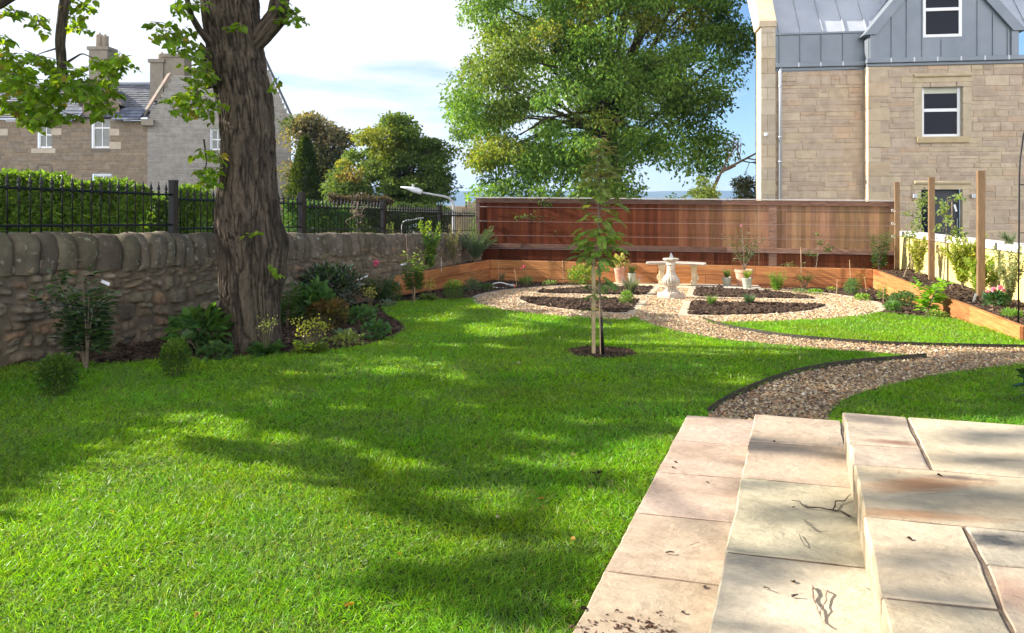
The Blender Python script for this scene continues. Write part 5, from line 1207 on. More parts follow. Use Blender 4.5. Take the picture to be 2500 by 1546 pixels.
# stone surround of the window, hood, sill; door with surround
def surround(a_, b_, z_0, z_1, w_=.20, sill=True):
    for (p_, q_) in ((a_ - w_, a_), (b_, b_ + w_)):
        z_ = z_0; 
        while z_ < z_1 - .02: h = min(.42, z_1 - z_); fbox(bld, 'window_surround', M['dressed'], P1, p_, q_, z_ + .003, z_ + h - .003, -.14, .022, (1.04, 1.03, 1.0), bevel=.012); z_ += h
    fbox(bld, 'window_hood', M['dressed'], P1, a_ - w_ - .05, b_ + w_ + .05, z_1, z_1 + .19, -.14, .026, (1.08, 1.06, .98), bevel=.012); fbox(bld, 'window_hood', M['dressed'], P1, a_ - w_ - .02, b_ + w_ + .02, z_1 + .135, z_1 + .225, -.1, .085, (1.05, 1.02, .92), bevel=.03)
    if sill: fbox(bld, 'window_sill', M['dressed'], P1, a_ - w_ * .7, b_ + w_ * .7, z_0 - .16, z_0, -.14, .07, (1.0, .95, .78), bevel=.012)
surround(wa - .01, wb + .01, wzb, wzt + .01); surround(da, db, ZG, dzt, .17, False)
dr_ = fbox(bld, 'door', M['door'], P1, da + .26, db, ZG, dzt, -.16, -.20); fbox(bld, 'door_side_light', M['glass'], P1, da, da + .24, ZG, dzt, -.17, -.19)
for v_ in (485,): sc2, zc2 = bx(2342, 545); m = MB(); m.tube([(*(P1 + dB * sc2 - nB * .12), zc2 + .12), (*(P1 + dB * sc2 - nB * .12), zc2 - .12)], .012, 6); m.build('handle', M['pipe'], dr_)
for u_, lb in ((2231, 'small grey wall light left of the grey door'), (2373, 'small grey wall light right of the grey door')):
    sv, zv = bx(u_, 479); c = P1 + dB * sv + nB * .07; m = MB(); m.box((*c, zv), (.09, .11, .10), dB); tag(m.build('wall_light', M['pipe'], bevel=.006, loc=(*c, zv)), lb, 'wall light', 'wall lights beside the door')

# ================================================================ STONE HOUSE ON THE LEFT
YH = 34.; cH = np.array([(360 - CU) / F * YH, YH]); ang_g = R(14)
dG = np.array([math.cos(ang_g), math.sin(ang_g)]); nG = np.array([dG[1], -dG[0]]); dF = np.array([1., -.03]); dF /= np.linalg.norm(dF); nF = np.array([dF[1], -dF[0]])
hs = thing('stone_house', 'old stone house with slate roofs, chimneys and white sash windows across the street', 'house', (*cH, float(ztv(0, YH))))
def gp(u, v): return plane(u, v, cH, dG)
def fp(u, v): return plane(u, v, cH, dF)
ZH = -2.8
sR, zR = gp(711, 296); _, zL = gp(361, 288)
sA, zA = gp(425, 185); sV, zV = gp(487, 190); sP, zP = gp(592, 30)
hp = np.array([[.30, .28, .255], [.285, .265, .245], [.32, .30, .275], [.27, .25, .235], [.33, .31, .28]])
rg = np.random.default_rng(51)
def gx(z):
    out_ = []
    if z <= min(zL, zR): return [(0, sR)]
    l = 0 if z < zL else (z - zL) / (zA - zL) * sA if z < zA else None
    r = sR - (z - zR) / (zP - zR) * (sR - sP) if z < zP else None
    lv = sV + max(0, (z - zV) / (zP - zV)) * (sP - sV)
    if z < zV: return [(l, r)]
    return [(lv, r)] if r is not None and r > lv else []
ga, gzt = gp(514, 314); gb, _ = gp(531, 314); _, gzb = gp(520, 367)
blockwall(hs, 'gable_wall', cH, dG, nG, ZH, zP - .1, gx, [(ga, gb + .3, gzb, gzt)], (.16, .26), (.35, .85), hp, M['facade'], rg, .010, top=True, morc=(.36, .345, .32), inset=.012)
def hbox(name, mt, P_, d_, s_0, s_1, z_0, z_1, o0, o1, par=hs, col=(1, 1, 1), bevel=0):
    n_ = np.array([d_[1], -d_[0]]); c = P_ + d_ * (s_0 + s_1) / 2 + n_ * (o0 + o1) / 2; m = MB(); m.box((*c, (z_0 + z_1) / 2), (s_1 - s_0, abs(o1 - o0), z_1 - z_0), d_, col); return m.build(name, mt, par, bevel=bevel)
def sash(P_, d_, a_, b_, z_0, z_1, rec=-.12, vert=True):
    w_ = hbox('window', M['upvc'], P_, d_, a_, a_ + .07, z_0, z_1, rec, rec - .06)
    for q in ((b_ - .07, b_, z_0, z_1), (a_ + .07, b_ - .07, z_0, z_0 + .09), (a_ + .07, b_ - .07, z_1 - .08, z_1), (a_ + .07, b_ - .07, (z_0 + z_1) / 2 - .03, (z_0 + z_1) / 2 + .03)): hbox('frame', M['upvc'], P_, d_, *q, rec, rec - .06, par=w_)
    if vert: hbox('glazing_bar', M['upvc'], P_, d_, (a_ + b_) / 2 - .018, (a_ + b_) / 2 + .018, z_0 + .09, z_1 - .08, rec - .002, rec - .05, par=w_)
    M.setdefault('oldglass', mat('old_glass', (.06, .075, .06), (.12, .13, .11), 3, .12, spec=.8))
    hbox('pane', M['oldglass'], P_, d_, a_ + .05, b_ - .05, z_0 + .05, z_1 - .05, rec - .03, rec - .04, par=w_)
sash(cH, dG, ga, gb + .3, gzb, gzt)
# facade facing the street
f0, _ = fp(-230, 400); _, zE = fp(180, 290)
w1a, w1t = fp(92, 296); w1b, _ = fp(127, 296); _, w1z = fp(100, 362); w2a, w2t = fp(224, 262); w2b, _ = fp(269, 262); _, w2z = fp(240, 362); w3a, w3t = fp(226, 425); w3b, _ = fp(272, 425)
fpal2 = np.array([[.27, .215, .155], [.245, .195, .145], [.29, .23, .17], [.225, .185, .145], [.30, .225, .155], [.26, .22, .18], [.20, .17, .14]])
ga0, _ = fp(200, 262); ga1, _ = fp(292, 262); gm, gpk = fp(240, 212); _, gk = fp(240, 256)
def fxr(z):
    if z < zE: return [(f0, 0)]
    if z < gk: return [(ga0, ga1)]
    t = (z - gk) / (gpk - gk); return [(ga0 + (gm - ga0) * t, ga1 + (gm - ga1) * t)] if t < 1 else []
ops2 = [(w1a, w1b, w1z, w1t), (w2a, w2b, w2z, w2t), (w3a, w3b, ZH - 1, w3t)]
blockwall(hs, 'front_wall', cH, dF, nF, ZH, gpk, fxr, ops2, (.14, .26), (.3, .8), fpal2, M['facade'], rg, .012, top=True, morc=(.25, .205, .15), inset=.010)
sash(cH, dF, w1a, w1b, w1z, w1t); sash(cH, dF, w2a, w2b, w2z, w2t); sash(cH, dF, w3a, w3b, w3t - 1.6, w3t - .02)
for (u0_, v0_, u1_, v1_, c_) in ((126, 314, 151, 330, 1), (-20, 315, 20, 331, 1), (268, 315, 292, 331, 1), (268, 347, 296, 364, 1), (77, 363, 136, 374, 1.0), (222, 364, 270, 371, .35), (92, 400, 125, 405, .35), (88, 405, 95, 420, .35), (122, 405, 129, 420, .35)):
    a_, zt_2 = fp(u0_, v0_); b_, zb_2 = fp(u1_, v1_); hbox('dressed_block', M['dressed'], cH, dF, a_, b_, zb_2, zt_2, -.1, .03, col=(1.0 * c_, 1.02 * c_, 1.12 * c_))
# quoins at the corner, kneeler
a_, z_ = gp(361, 300); m = MB(); m.box((cH[0] + .05, cH[1] - .02, z_), (.5, .5, .28), dG, (.6, .62, .68)); m.build('kneeler', M['dressed'], hs)
# roofs: slate rows
def slates(root, a, b, upv, rows, c=(.13, .135, .145), name='slate_roof', w_=.26, rg=rg):
    """a-b eaves line, upv vector to the ridge; overlapping rows of slates"""
    a, b, upv = map(lambda q_: np.array(q_, float), (a, b, upv)); e = b - a; L_ = np.linalg.norm(e); e /= L_; nrm = unit(np.cross(e, unit(upv)[None][0])); nrm = nrm if nrm[2] > 0 else -nrm
    m = MB(); uu_ = upv / rows
    m.add([a - nrm * .02, b - nrm * .02, b + upv - nrm * .02, a + upv - nrm * .02], [(0, 1, 2, 3)], np.array(c) * .6)
    for i in range(rows):
        s_ = -rg.uniform(0, w_); 
        while s_ < L_:
            l_ = w_ * rg.uniform(.8, 1.2); x0, x1 = max(s_, 0) + .006, min(s_ + l_, L_) - .006
            if x1 > x0 + .02:
                k_ = rg.uniform(.7, 1.35); p0 = a + uu_ * i + nrm * (.035 + rg.uniform(0, .008)); 
                m.add([p0 + e * x0, p0 + e * x1, p0 + e * x1 + uu_ * 1.05 - nrm * .03, p0 + e * x0 + uu_ * 1.05 - nrm * .03, p0 + e * x0 - nrm * .022, p0 + e * x1 - nrm * .022], [(0, 1, 2, 3), (4, 5, 1, 0)], np.array(c) * k_ * np.array([1, rg.uniform(.96, 1.02), rg.uniform(.95, 1.08)]))
            s_ += l_
    return m.build(name, M['slate'], root)
zr1 = fp(330, 187)[1]; zr2 = fp(340, 158)[1]
back = -nF * 3.0; e0 = np.array([*(cH + dF * f0 + nF * .15), zE]); e1 = np.array([*(cH + dF * .05 + nF * .15), zE + .05])
slates(hs, e0, e1, [*(back * 1.05), (zr1 - zE) * 1.05], 17)
rb = np.array([*(cH + dF * f0 - nF * 5.2), zr1 - .1]); re_ = np.array([*(cH + dF * (fp(372, 170)[0]) - nF * 5.2), zr1 - .1]); slates(hs, rb, re_, [*(-nF * 1.6), (zr2 - zr1) * 1.25 + .1], 5)
m = MB(); a_ = e0 + [*(back * 1.05), (zr1 - zE) * 1.05 + .06]; b_ = e1 + [*(back * 1.05), (zr1 - zE) * 1.05 + .02]; m.tube([a_, b_], .07, 8); m.build('ridge', M['lead'], hs)
# second pile roof (behind the small gable) and gable slopes
m = MB(); tk = np.array([*(-nG * 6.5), 0])
for (s_0, z_0, s_1, z_1) in ((sR + .25, zR - .30, sP, zP + .12), (sV - .1, zV - .08, sP, zP + .12)):
    a_ = np.array([*(cH + dG * s_0 + nG * .10), z_0]); b_ = np.array([*(cH + dG * s_1 + nG * .10), z_1]); 
    m.add([a_, b_, b_ + tk, a_ + tk, a_ + [0, 0, .14], b_ + [0, 0, .14], b_ + tk + [0, 0, .14], a_ + tk + [0, 0, .14]], [(0, 1, 2, 3), (4, 5, 6, 7), (0, 1, 5, 4), (1, 2, 6, 5), (2, 3, 7, 6), (3, 0, 4, 7)], (.10, .105, .115))
m.build('slate_roof', M['slate'], hs)
sk = thing
# skew stones up the small gable
for i in range(4):
    t0, t1 = i / 4, (i + 1) / 4 - .01
    q = lambda t: np.array([*(cH + dG * (sA * t - .10) + nG * .12), zL + (zA - zL) * t + .02])
    a_, b_ = q(t0), q(t1); bk_ = np.array([*(-nG * .38 - dF * .25), 0]); m = MB(); m.prism([a_, b_, b_ + bk_, a_ + bk_], (0, 0, .13), (.33 + .05 * (i % 2), .345, .385)); m.build('skew_stone', M['dressed'], hs, bevel=.01)
# dormer gable skews, finial ring, little roofs
for (sa_, sb_) in ((ga0 - .12, gm), (ga1 + .12, gm)):
    a_ = np.array([*(cH + dF * sa_ + nF * .10), gk - .05]); b_ = np.array([*(cH + dF * sb_ + nF * .10), gpk + .08]); m = MB(); bk_ = np.array([*(-nF * .35), 0]); m.prism([a_, b_, b_ + bk_, a_ + bk_], (0, 0, .12), (.5, .53, .6)); m.build('skew_stone', M['dressed'], hs)
    a2 = a_ + [*(-nF * .3), -.02]; b2 = b_ + [*(-nF * .3), -.02]; bk2 = np.array([*(-nF * 2.6), 0]); m = MB(); m.add([a2, b2, b2 + bk2, a2 + bk2], [(0, 1, 2, 3)], (.10, .105, .12)); m.build('slate_roof', M['slate'], hs)
sq, zq = fp(240, 229); m = MB(); m.tube([np.array([*(cH + dF * (sq + .15 * math.cos(t)) + nF * .04), zq + .15 * math.sin(t)]) for t in np.linspace(0, 6.28, 14)], .05, 6); m.build('stone_roundel', M['dressed'], hs)
for (u0_, u1_) in ((143, 203), (284, 352)):
    a_ = np.array([*(cH + dF * fp(u0_, 290)[0] + nF * .45), zE - .12]); b_ = np.array([*(cH + dF * fp(u1_, 290)[0] + nF * .45), zE - .12]); slates(hs, a_, b_, [*(-nF * .7), .62], 4, c=(.12, .135, .17))
for (u0_, v0_, u1_, v1_, Pq, dq, o, c) in ((217, 122, 262, 200, cH, dF, -2.8, (.50, .52, .56)), (396, 140, 450, 205, cH, dF, -1.1, (.50, .52, .56)), (366, 153, 398, 182, cH, dF, -1.0, (.5, .52, .57))):
    P2 = Pq - nF * (-o); a_, zt_2 = plane(u0_, v0_, P2, dq); b_, zb_2 = plane(u1_, v1_, P2, dq)
    ch = hbox('chimney_stack', M['dressed'], P2, dq, a_, b_, zb_2 - 1.2, zt_2, 0, -.75, col=c); hbox('chimney_cap', M['dressed'], P2, dq, a_ - .07, b_ + .07, zt_2, zt_2 + .16, .07, -.82, par=ch, col=c)
    pots_ = {217: ((233, 76), (247, 80)), 396: ((386, 124),), 366: ()}[u0_]
    for (pu, pv) in pots_:
        s_, zt3 = plane(pu, pv, P2, dq); c2 = P2 + dq * s_ - nF * -.0 + (-nF) * .35; zb3 = zt_2 + .15 if pu < 380 else zt_2 - .4
        m = MB(); m.lathe([(.16, 0), (.15, (zt3 - zb3) * .75), (.17, (zt3 - zb3) * .78), (.16, (zt3 - zb3) * .86), (.06, (zt3 - zb3) * .88), (.05, zt3 - zb3)], 12, (*c2, zb3), (.66, .68, .74)); m.build('chimney_pot', M['dressed'], ch, smooth=True)

# far houses beyond the railings
fh = thing('far_house', 'distant beige tenement with a row of chimney pots behind the railings', 'house', (-3.5, 60, -6))
m = MB(); p0 = A(1085, 522, 60); p1 = A(1162, 522, 60); m.box(((p0[0] + p1[0]) / 2, 62, p0[2] - 3), (p1[0] - p0[0], 4, 6), (1, 0), (.8, .72, .62)); m.build('wall', M['dressed'], fh)
m = MB(); m.box(((p0[0] + p1[0]) / 2, 61, p0[2] + .3), (p1[0] - p0[0] + .4, 3, .6), (1, 0), (.9, .85, .8)); m.build('roof', M['dressed'], fh)
ch0, ch1 = A(1128, 505, 57), A(1164, 505, 57); m = MB(); m.box(((ch0[0] + ch1[0]) / 2, 57, ch0[2] - .9), (ch1[0] - ch0[0], .8, 1.6), (1, 0), (.62, .58, .52)); cst = m.build('chimney_stack', M['dressed'], fh)
for u_ in (1138, 1144, 1149, 1155, 1160): q = A(u_, 505, 57); m = MB(); m.tube([q - [0, 0, .1], q + [0, 0, .38]], .075, 8, (.9, .85, .8) if u_ > 1138 else (.2, .2, .22)); m.build('chimney_pot', M['dressed'], cst)
# street lamps
lamp = thing('street_lamp', 'grey street lamp with a curved arm above the end of the railings', 'street lamp', (*A(1107, 495, 25)[:2], float(ztv(0, 25))))
m = MB(); YL = 25; pts = [A(1107, 495, YL) * [1, 1, 0] + [0, 0, float(ztv(0, YL))], A(1107, 560, YL), A(1107, 505, YL), A(1104, 492, YL), A(1097, 484, YL), A(1085, 480, YL), A(1055, 475, YL), A(1028, 470, YL)]
m.tube(pts, [.07, .05, .047, .044, .044, .042, .038, .038], 10); m.build('pole', M['lamp'], lamp, smooth=True)
m = MB(); hp_ = [A(1030, 470, YL), A(1020, 466, YL), A(1008, 463, YL), A(995, 459.5, YL), A(978, 456.5, YL)]; m.tube(hp_, [.08, .10, .09, .055, .012], 12); m.build('lamp_head', M['vanwhite'], lamp, smooth=True)
m = MB(); q = A(1009, 457.5, YL); m.tube([q, q + [0, 0, .1]], .05, 8); m.build('sensor', M['lamp'], lamp)
l2 = thing('bent_pipe', 'bent grey metal pipe standing just behind the railings', 'pipe', (*A(981, 495, 19.6)[:2], float(ztv(0, 19.6)))); YL = 19.6
m = MB(); m.tube([A(981, 495, YL) * [1, 1, 0] + [0, 0, float(ztv(0, YL))], A(981, 552, YL), A(984, 542, YL), A(992, 538, YL), A(1012, 536, YL)], .013, 8); m.build('pole', M['lamp'], l2, smooth=True)
m = MB(); m.tube([A(1012, 536, YL), A(1024, 533, YL), A(1034, 532, YL)], [.015, .015, .014], 8); m.build('end_piece', M['lamp'], l2)
# van behind the trunk
van = thing('parked_van', 'dark blue van with a white bonnet parked behind the big tree trunk', 'van', (*A(598, 495, 18)[:2], float(ztv(0, 18))))
vz = float(ztv(0, 18)); vx_ = A(598, 495, 18)[0]; ca, sa = math.cos(R(28)), math.sin(R(28))
def vp(x, y, z): return np.array([vx_ + x * ca - y * sa, 18 + x * sa + y * ca, vz + z])
def vside(prof_, y0, y1, name, mt, par=van, bevel=.03):
    m = MB(); p_ = [vp(x, y0, z) for x, z in prof_]; off_ = vp(0, y1, 0) - vp(0, y0, 0); m.prism(p_, off_); return m.build(name, mt, par, bevel=bevel)
vside([(-1.25, .35), (1.15, .35), (1.2, .9), (1.12, 1.02), (.55, 1.12), (-1.25, 1.12)], -.85, .85, 'body', M['navy'])
vside([(-1.2, 1.12), (.5, 1.12), (-.05, 1.82), (-.25, 1.9), (-1.1, 1.9), (-1.22, 1.8)], -.78, .78, 'cab', M['vanwhite'])
vside([(-1.0, 1.18), (.30, 1.18), (-.12, 1.74), (-.95, 1.74)], -.79, .79, 'side_window', M['glass'], bevel=0)
vside([(.56, 1.125), (1.12, 1.03), (1.18, .95), (1.19, 1.0), (1.12, 1.06), (.56, 1.155)], -.80, .80, 'bonnet', M['vanwhite'], bevel=.01)
vside([(-1.26, .52), (1.21, .52), (1.21, .60), (-1.26, .60)], -.86, .86, 'stripe', M['vanwhite'], bevel=0)
for x in (-.8, .75):
    for y in (-.84, .84):
        m = MB(); m.tube([vp(x, y - .09, .3), vp(x, y + .09, .3)], .3, 20); wh = m.build('wheel', M['rubber'], van); m = MB(); m.tube([vp(x, y - .10, .3), vp(x, y + .10, .3)], .17, 16); m.build('hub_cap', M['lamp'], wh)
# ================================================================ GARDEN OBJECTS
# sundial: baluster pedestal with a plate and a gnomon
sd = P(1638, 730); SDZ = gz(sd[1]) + .01
sun_d = thing('sundial', 'weathered stone baluster sundial at the centre of the gravel circle', 'sundial', (sd[0], sd[1], SDZ))
m = MB(); m.box((sd[0], sd[1], SDZ + .045), (.335, .335, .10), (math.cos(R(30)), math.sin(R(30)))); m.build('plinth', M['stonework'], sun_d, bevel=.018)
prof_ = [(.155, .09), (.155, .105), (.10, .125), (.075, .16), (.085, .195), (.125, .235), (.14, .275), (.138, .315), (.115, .36), (.085, .41), (.072, .46), (.068, .53), (.072, .56), (.082, .565), (.082, .585), (.072, .59), (.075, .61), (.10, .635), (.115, .645)]
fl = [0, 0, .16, .14, .05, .07, .09, .09, .06, 0, 0, 0, 0, 0, 0, 0, 0, 0, 0]
pf2, fl2 = [], []
for (a_, b_), (fa, fb) in zip(zip(prof_[:-1], prof_[1:]), zip(fl[:-1], fl[1:])):
    for t in (0, .5): pf2.append((a_[0] + (b_[0] - a_[0]) * t, a_[1] + (b_[1] - a_[1]) * t)); fl2.append(fa + (fb - fa) * t)
pf2.append(prof_[-1]); fl2.append(0)
m = MB(); m.lathe(pf2, 72, (sd[0], sd[1], SDZ), flute=fl2); m.build('baluster', M['stonework'], sun_d, smooth=True)
m = MB(); m.lathe([(.09, .645), (.135, .65), (.14, .668), (.13, .68), (.02, .682)], 8, (sd[0], sd[1], SDZ)); m.build('top_plate', M['stonework'], sun_d)
m = MB(); m.prism([(sd[0] - .03, sd[1] - .002, SDZ + .682), (sd[0] + .05, sd[1] - .002, SDZ + .682), (sd[0] + .008, sd[1] - .002, SDZ + .77), (sd[0] - .004, sd[1] - .002, SDZ + .77)], (0, .006, 0)); m.build('gnomon', M['pipe'], sun_d)
# bench
YBn = 15.6; b0 = A(1578, 640, YBn); b1 = A(1723, 645, YBn - .25); bz = gz(15.8) + .035
bn = thing('stone_bench', 'curved pale stone bench behind the sundial', 'bench', (*((b0 + b1) / 2)[:2], bz))
ax_ = (b1 - b0)[:2]; Lb_ = np.linalg.norm(ax_); ax_ /= Lb_; pn = np.array([-ax_[1], ax_[0]]); zs = bz + .475; N_ = 24; V = []
for i in range(N_ + 1):
    t = i / N_; bow = .16 * (1 - (2 * t - 1) ** 2); c = b0[:2] + ax_ * Lb_ * t + pn * (bow - .1); hw_ = .17 * (1 if .03 < t < .97 else .8)
    for (o_, z_) in ((-hw_ + .02, -.035), (-hw_, -.012), (-hw_ + .01, 0.008), (hw_ - .01, .008), (hw_, -.012), (hw_ - .02, -.035)): V.append((*(c + pn * o_), zs + z_))
Fl = [(i * 6 + j, i * 6 + (j + 1) % 6, (i + 1) * 6 + (j + 1) % 6, (i + 1) * 6 + j) for i in range(N_) for j in range(6)] + [tuple(range(6))[::-1], tuple(N_ * 6 + j for j in range(6))]
m = MB(); m.add(V, Fl); m.build('seat', M['greystone'], bn, smooth=False)
for u_, fx_ in ((1616, -1), (1694, 1)):
    lc = A(u_, 690, YBn - .02)[:2] + pn * .0; m = MB()
    H_ = zs - .036 - bz
    for (z0_, z1_, w0, w1, d0, d1) in ((0, .06, .055, .07, .13, .13), (.06, .10, .06, .045, .13, .11), (.10, .27, .042, .05, .11, .115), (.27, .30, .055, .055, .125, .125), (.30, H_, .045, .085, .115, .15)):
        p_ = lambda w_, d_, z_: [np.array([*(lc + ax_ * sx * w_ + pn * sy * d_), bz + z_]) for sx, sy in ((-1, -1), (1, -1), (1, 1), (-1, 1))]
        m.add(np.vstack([p_(w0, d0, z0_), p_(w1, d1, z1_)]), [(3, 2, 1, 0), (4, 5, 6, 7), (0, 1, 5, 4), (1, 2, 6, 5), (2, 3, 7, 6), (3, 0, 4, 7)])
    sc_pts = [(.05, .27), (.07, .24), (.105, .17), (.095, .13), (.07, .09), (.05, .07), (.045, .1)]
    for sy in (-1,):
        m.prism([np.array([*(lc + ax_ * fx_ * a_ - pn * .05), bz + b_]) for a_, b_ in (sc_pts if fx_ > 0 else sc_pts[::-1])], (*(pn * .1), 0))
    m.build('leg', M['benchstone'], bn, bevel=.008)
# pots
def pot(u, v, wpx, hpx, mt, label, name='flower_pot', cat='plant pot', group=None, rim=1.12):
    p0 = P(u, v); Y = p0[1]; z0 = gz(Y) + .037; r = wpx / 2 * Y / F; h = hpx * Y / F
    rt = thing(name, label, cat, (p0[0], Y, z0), group); c = (p0[0], Y, z0); m = MB()
    m.lathe([(r * .68, 0), (r * .70, .01), (r * .92, h * .80), (r * .93, h * .82), (r * .99, h * .825), (r, h * .85), (r, h * .985), (r * .98, h), (r * .90, h), (r * .88, h * .93)], 28, c); m.build('body', mt, rt, smooth=False)
    m = MB(); m.lathe([(r * .87, h * .925), (.001, h * .94)], 20, c); m.build('soil', M['soil'], rt)
    return (p0[0], Y, z0 + h * .93), r, h
PT = {}
PT['t1'] = pot(1514, 695, 30, 38, M['terracotta'], 'terracotta pot left of the bench, partly behind the sapling', group='terracotta pots on the terrace')
PT['g1'] = pot(1542.5, 696, 23, 25, M['glaze'], 'small grey green pot between the terracotta pot and the bench', group='small grey green pots')
PT['g2'] = pot(1775, 702, 24, 21, M['glaze'], 'small grey green pot standing alone to the right of the bench', group='small grey green pots')
PT['t2'] = pot(1817, 703.5, 46, 41, M['terracotta'], 'large pale terracotta pot holding the camellia right of the bench', group='terracotta pots on the terrace')
PT['g3'] = pot(1824, 708, 26, 25, M['glaze'], 'small grey green pot in front of the large terracotta pot', group='small grey green pots')

# ---------------------------------------------------------------- plants
def ground_at(u, v, D):
    if D is None: p_ = P(u, v); return np.array([p_[0], p_[1], p_[2] + .01])
    if isinstance(D, tuple): return np.array(D, float)
    return P(u, v, D)
BEDD = CZ - zb_s
def plant(name, label, cat, u, v, hp, wp, kind, c, ll=.05, lw=.5, n=160, D=None, group=None, ns=6, seed=None, lean=(0, 0), gloss=False, flower=None, bare=.2, tag_at=None, c2=None, f2=.25, stemr=.004, shape=None):
    if kind != 'box': n = int(n * (2.6 if kind in ('sparse', 'feather') else 2.0)) if kind not in ('rosette',) else n; ll = ll * 1.2; wp = wp * 1.06; hp = hp * 1.04
    o0 = ground_at(u, v, D); Y = o0[1]; H = hp * Y / F; W = wp * Y / F
    rg = np.random.default_rng(seed if seed is not None else int(u * 7 + v))
    rt = thing(name, label, cat, o0, group); mt = M['leafgloss'] if gloss else M['leaf']
    mb = MB(); Pp, Dd, Nn, Ll = [], [], [], []
    ln3 = np.array([lean[0] * W, 0, 0])
    if kind in ('bush', 'box'):
        for i in range(ns):
            a_ = rg.uniform(0, 6.28); e = o0 + [math.cos(a_) * W * .3, math.sin(a_) * W * .3, H * rg.uniform(.5, .85)] + ln3 * .7; mb.tube([o0 + [math.cos(a_) * .015, math.sin(a_) * .015, -.02], (o0 + e) / 2 + rg.normal(0, .01, 3), e], [stemr * 1.3, stemr, stemr * .5], 5, cap=False)
        d_ = rdir(n, .25, rg); r_ = rg.random(n) ** .42
        lump = .72 + .5 * fbm(d_ * 2.2 + seed_or(u), 2) if kind == 'bush' else .9 + .15 * rg.random(n)
        Pp = o0 + [0, 0, H * .52] + ln3 * (.4 + .4 * d_[:, 2:3]) + d_ * (r_ * lump)[:, None] * [W / 2, W / 2, H * .5]; Pp[:, 2] = np.maximum(Pp[:, 2], o0[2] + .01)
        Dd = unit(d_ * .8 + rg.normal(0, .5, (n, 3)) + [0, 0, .35]); Nn = unit(rg.normal(0, .45, (n, 3)) + [0, 0, 1.]); Ll = ll * rg.uniform(.65, 1.25, n)
    elif kind == 'sparse':
        for i in range(ns):
            a_ = rg.uniform(0, 6.28); rr_ = rg.uniform(.2, .6) * W; e = o0 + [math.cos(a_) * rr_, math.sin(a_) * rr_, H * rg.uniform(.62, 1.0)] + ln3
            cm = (o0 + e) / 2 + [-(e - o0)[0] * .22, -(e - o0)[1] * .22, H * .06] + rg.normal(0, .012, 3)
            tt = np.linspace(0, 1, 9)[:, None]; cur = o0 * (1 - tt) ** 2 + 2 * cm * tt * (1 - tt) + e * tt ** 2; cur[0, 2] -= .02
            mb.tube(cur, np.linspace(stemr * 1.4, stemr * .5, 9), 5, cap=False)
            k_ = max(3, n // ns)
            for j in range(k_):
                t = bare + (1 - bare) * (j + rg.random() * .6) / k_; p_ = np.array([np.interp(t, tt[:, 0], cur[:, q]) for q in range(3)]); a2 = rg.uniform(0, 6.28) if rg.random() < .4 else (j % 2) * 3.14 + a_ + 1.5
                side = rg.uniform(0, .20) * W; dd = np.array([math.cos(a2), math.sin(a2), rg.uniform(-.1, .7)]); Pp.append(p_ + dd * side); Dd.append(dd); Nn.append([rg.normal(0, .3), rg.normal(0, .3), 1.]); Ll.append(ll * rg.uniform(.6, 1.2) * (1.1 - .35 * t))
        Pp, Dd, Nn, Ll = map(np.array, (Pp, Dd, Nn, Ll)); Dd = unit(Dd); Nn = unit(Nn)
    elif kind == 'feather':
        for i in range(ns):
            a_ = rg.uniform(0, 6.28); out_ = rg.uniform(.15, .55) * W; e = o0 + [math.cos(a_) * out_, math.sin(a_) * out_, H * rg.uniform(.55, 1.0)] + ln3; cm = o0 + (e - o0) * [.25, .25, .65]
            tt = np.linspace(0, 1, 8)[:, None]; cur = o0 * (1 - tt) ** 2 + 2 * cm * tt * (1 - tt) + e * tt ** 2; mb.tube(cur, np.linspace(stemr * .7, stemr * .25, 8), 4, cap=False); k_ = max(4, n // ns)
            t = bare + (1 - bare) * rg.random(k_); p_ = np.stack([np.interp(t, tt[:, 0], cur[:, q]) for q in range(3)], 1); dd = rdir(k_, .7, rg); Pp.append(p_ + dd * .008); Dd.append(dd); Nn.append(rdir(k_, .6, rg)); Ll.append(ll * rg.uniform(.5, 1.2, k_))
        Pp, Dd, Nn, Ll = np.vstack(Pp), np.vstack(Dd), np.vstack(Nn), np.concatenate(Ll)
    if kind in ('rosette', 'spiky', 'florets'):
        k_ = n; a_ = rg.uniform(0, 6.28, k_)
        if kind == 'spiky': d0 = unit(np.stack([np.cos(a_) * .38, np.sin(a_) * .38, rg.uniform(.7, 1.1, k_)], 1)); L_ = H * rg.uniform(.55, 1.05, k_); wd = L_ * lw * .12; bend = rg.uniform(0, .25, k_)
        else: d0 = unit(np.stack([np.cos(a_), np.sin(a_), rg.uniform(.35, 1.3, k_)], 1)); L_ = (W * .56 if kind == 'rosette' else W * .38) * rg.uniform(.6, 1.05, k_); wd = L_ * lw; bend = rg.uniform(.35, .9, k_)
        b_ = o0 + np.stack([np.cos(a_), np.sin(a_), 0 * a_], 1) * (W * .10 if kind == 'spiky' else .012) * rg.random((k_, 1))
        if kind == 'florets':    # rounded basal leaves plus thin flower stems with small flowers
            Pp = b_ + d0 * (L_ * rg.uniform(.3, 1, k_))[:, None]; Dd = unit(d0 + [0, 0, -.3]); Nn = unit(rg.normal(0, .3, (k_, 3)) + [0, 0, 1]); Ll = ll * rg.uniform(.7, 1.3, k_)
            fp_ = []
            for i in range(ns * 2):
                aa = rg.uniform(0, 6.28); e = o0 + [math.cos(aa) * W * .42 * rg.random(), math.sin(aa) * W * .42 * rg.random(), H * rg.uniform(.65, 1.0)]; mb.tube([o0 + [0, 0, .01], (o0 + e) / 2 + [0, 0, .02], e], [.0022, .0018, .0012], 4, cap=False)
                for q in range(7): fp_.append(e + rg.normal(0, .022, 3) * [1, 1, 1.2])
            fp_ = np.array(fp_); V, Fc, kk = leafV(fp_, rdir(len(fp_), .5, rg), rdir(len(fp_), .8, rg), .022 * rg.uniform(.6, 1.3, len(fp_)), .02, .1, 0)
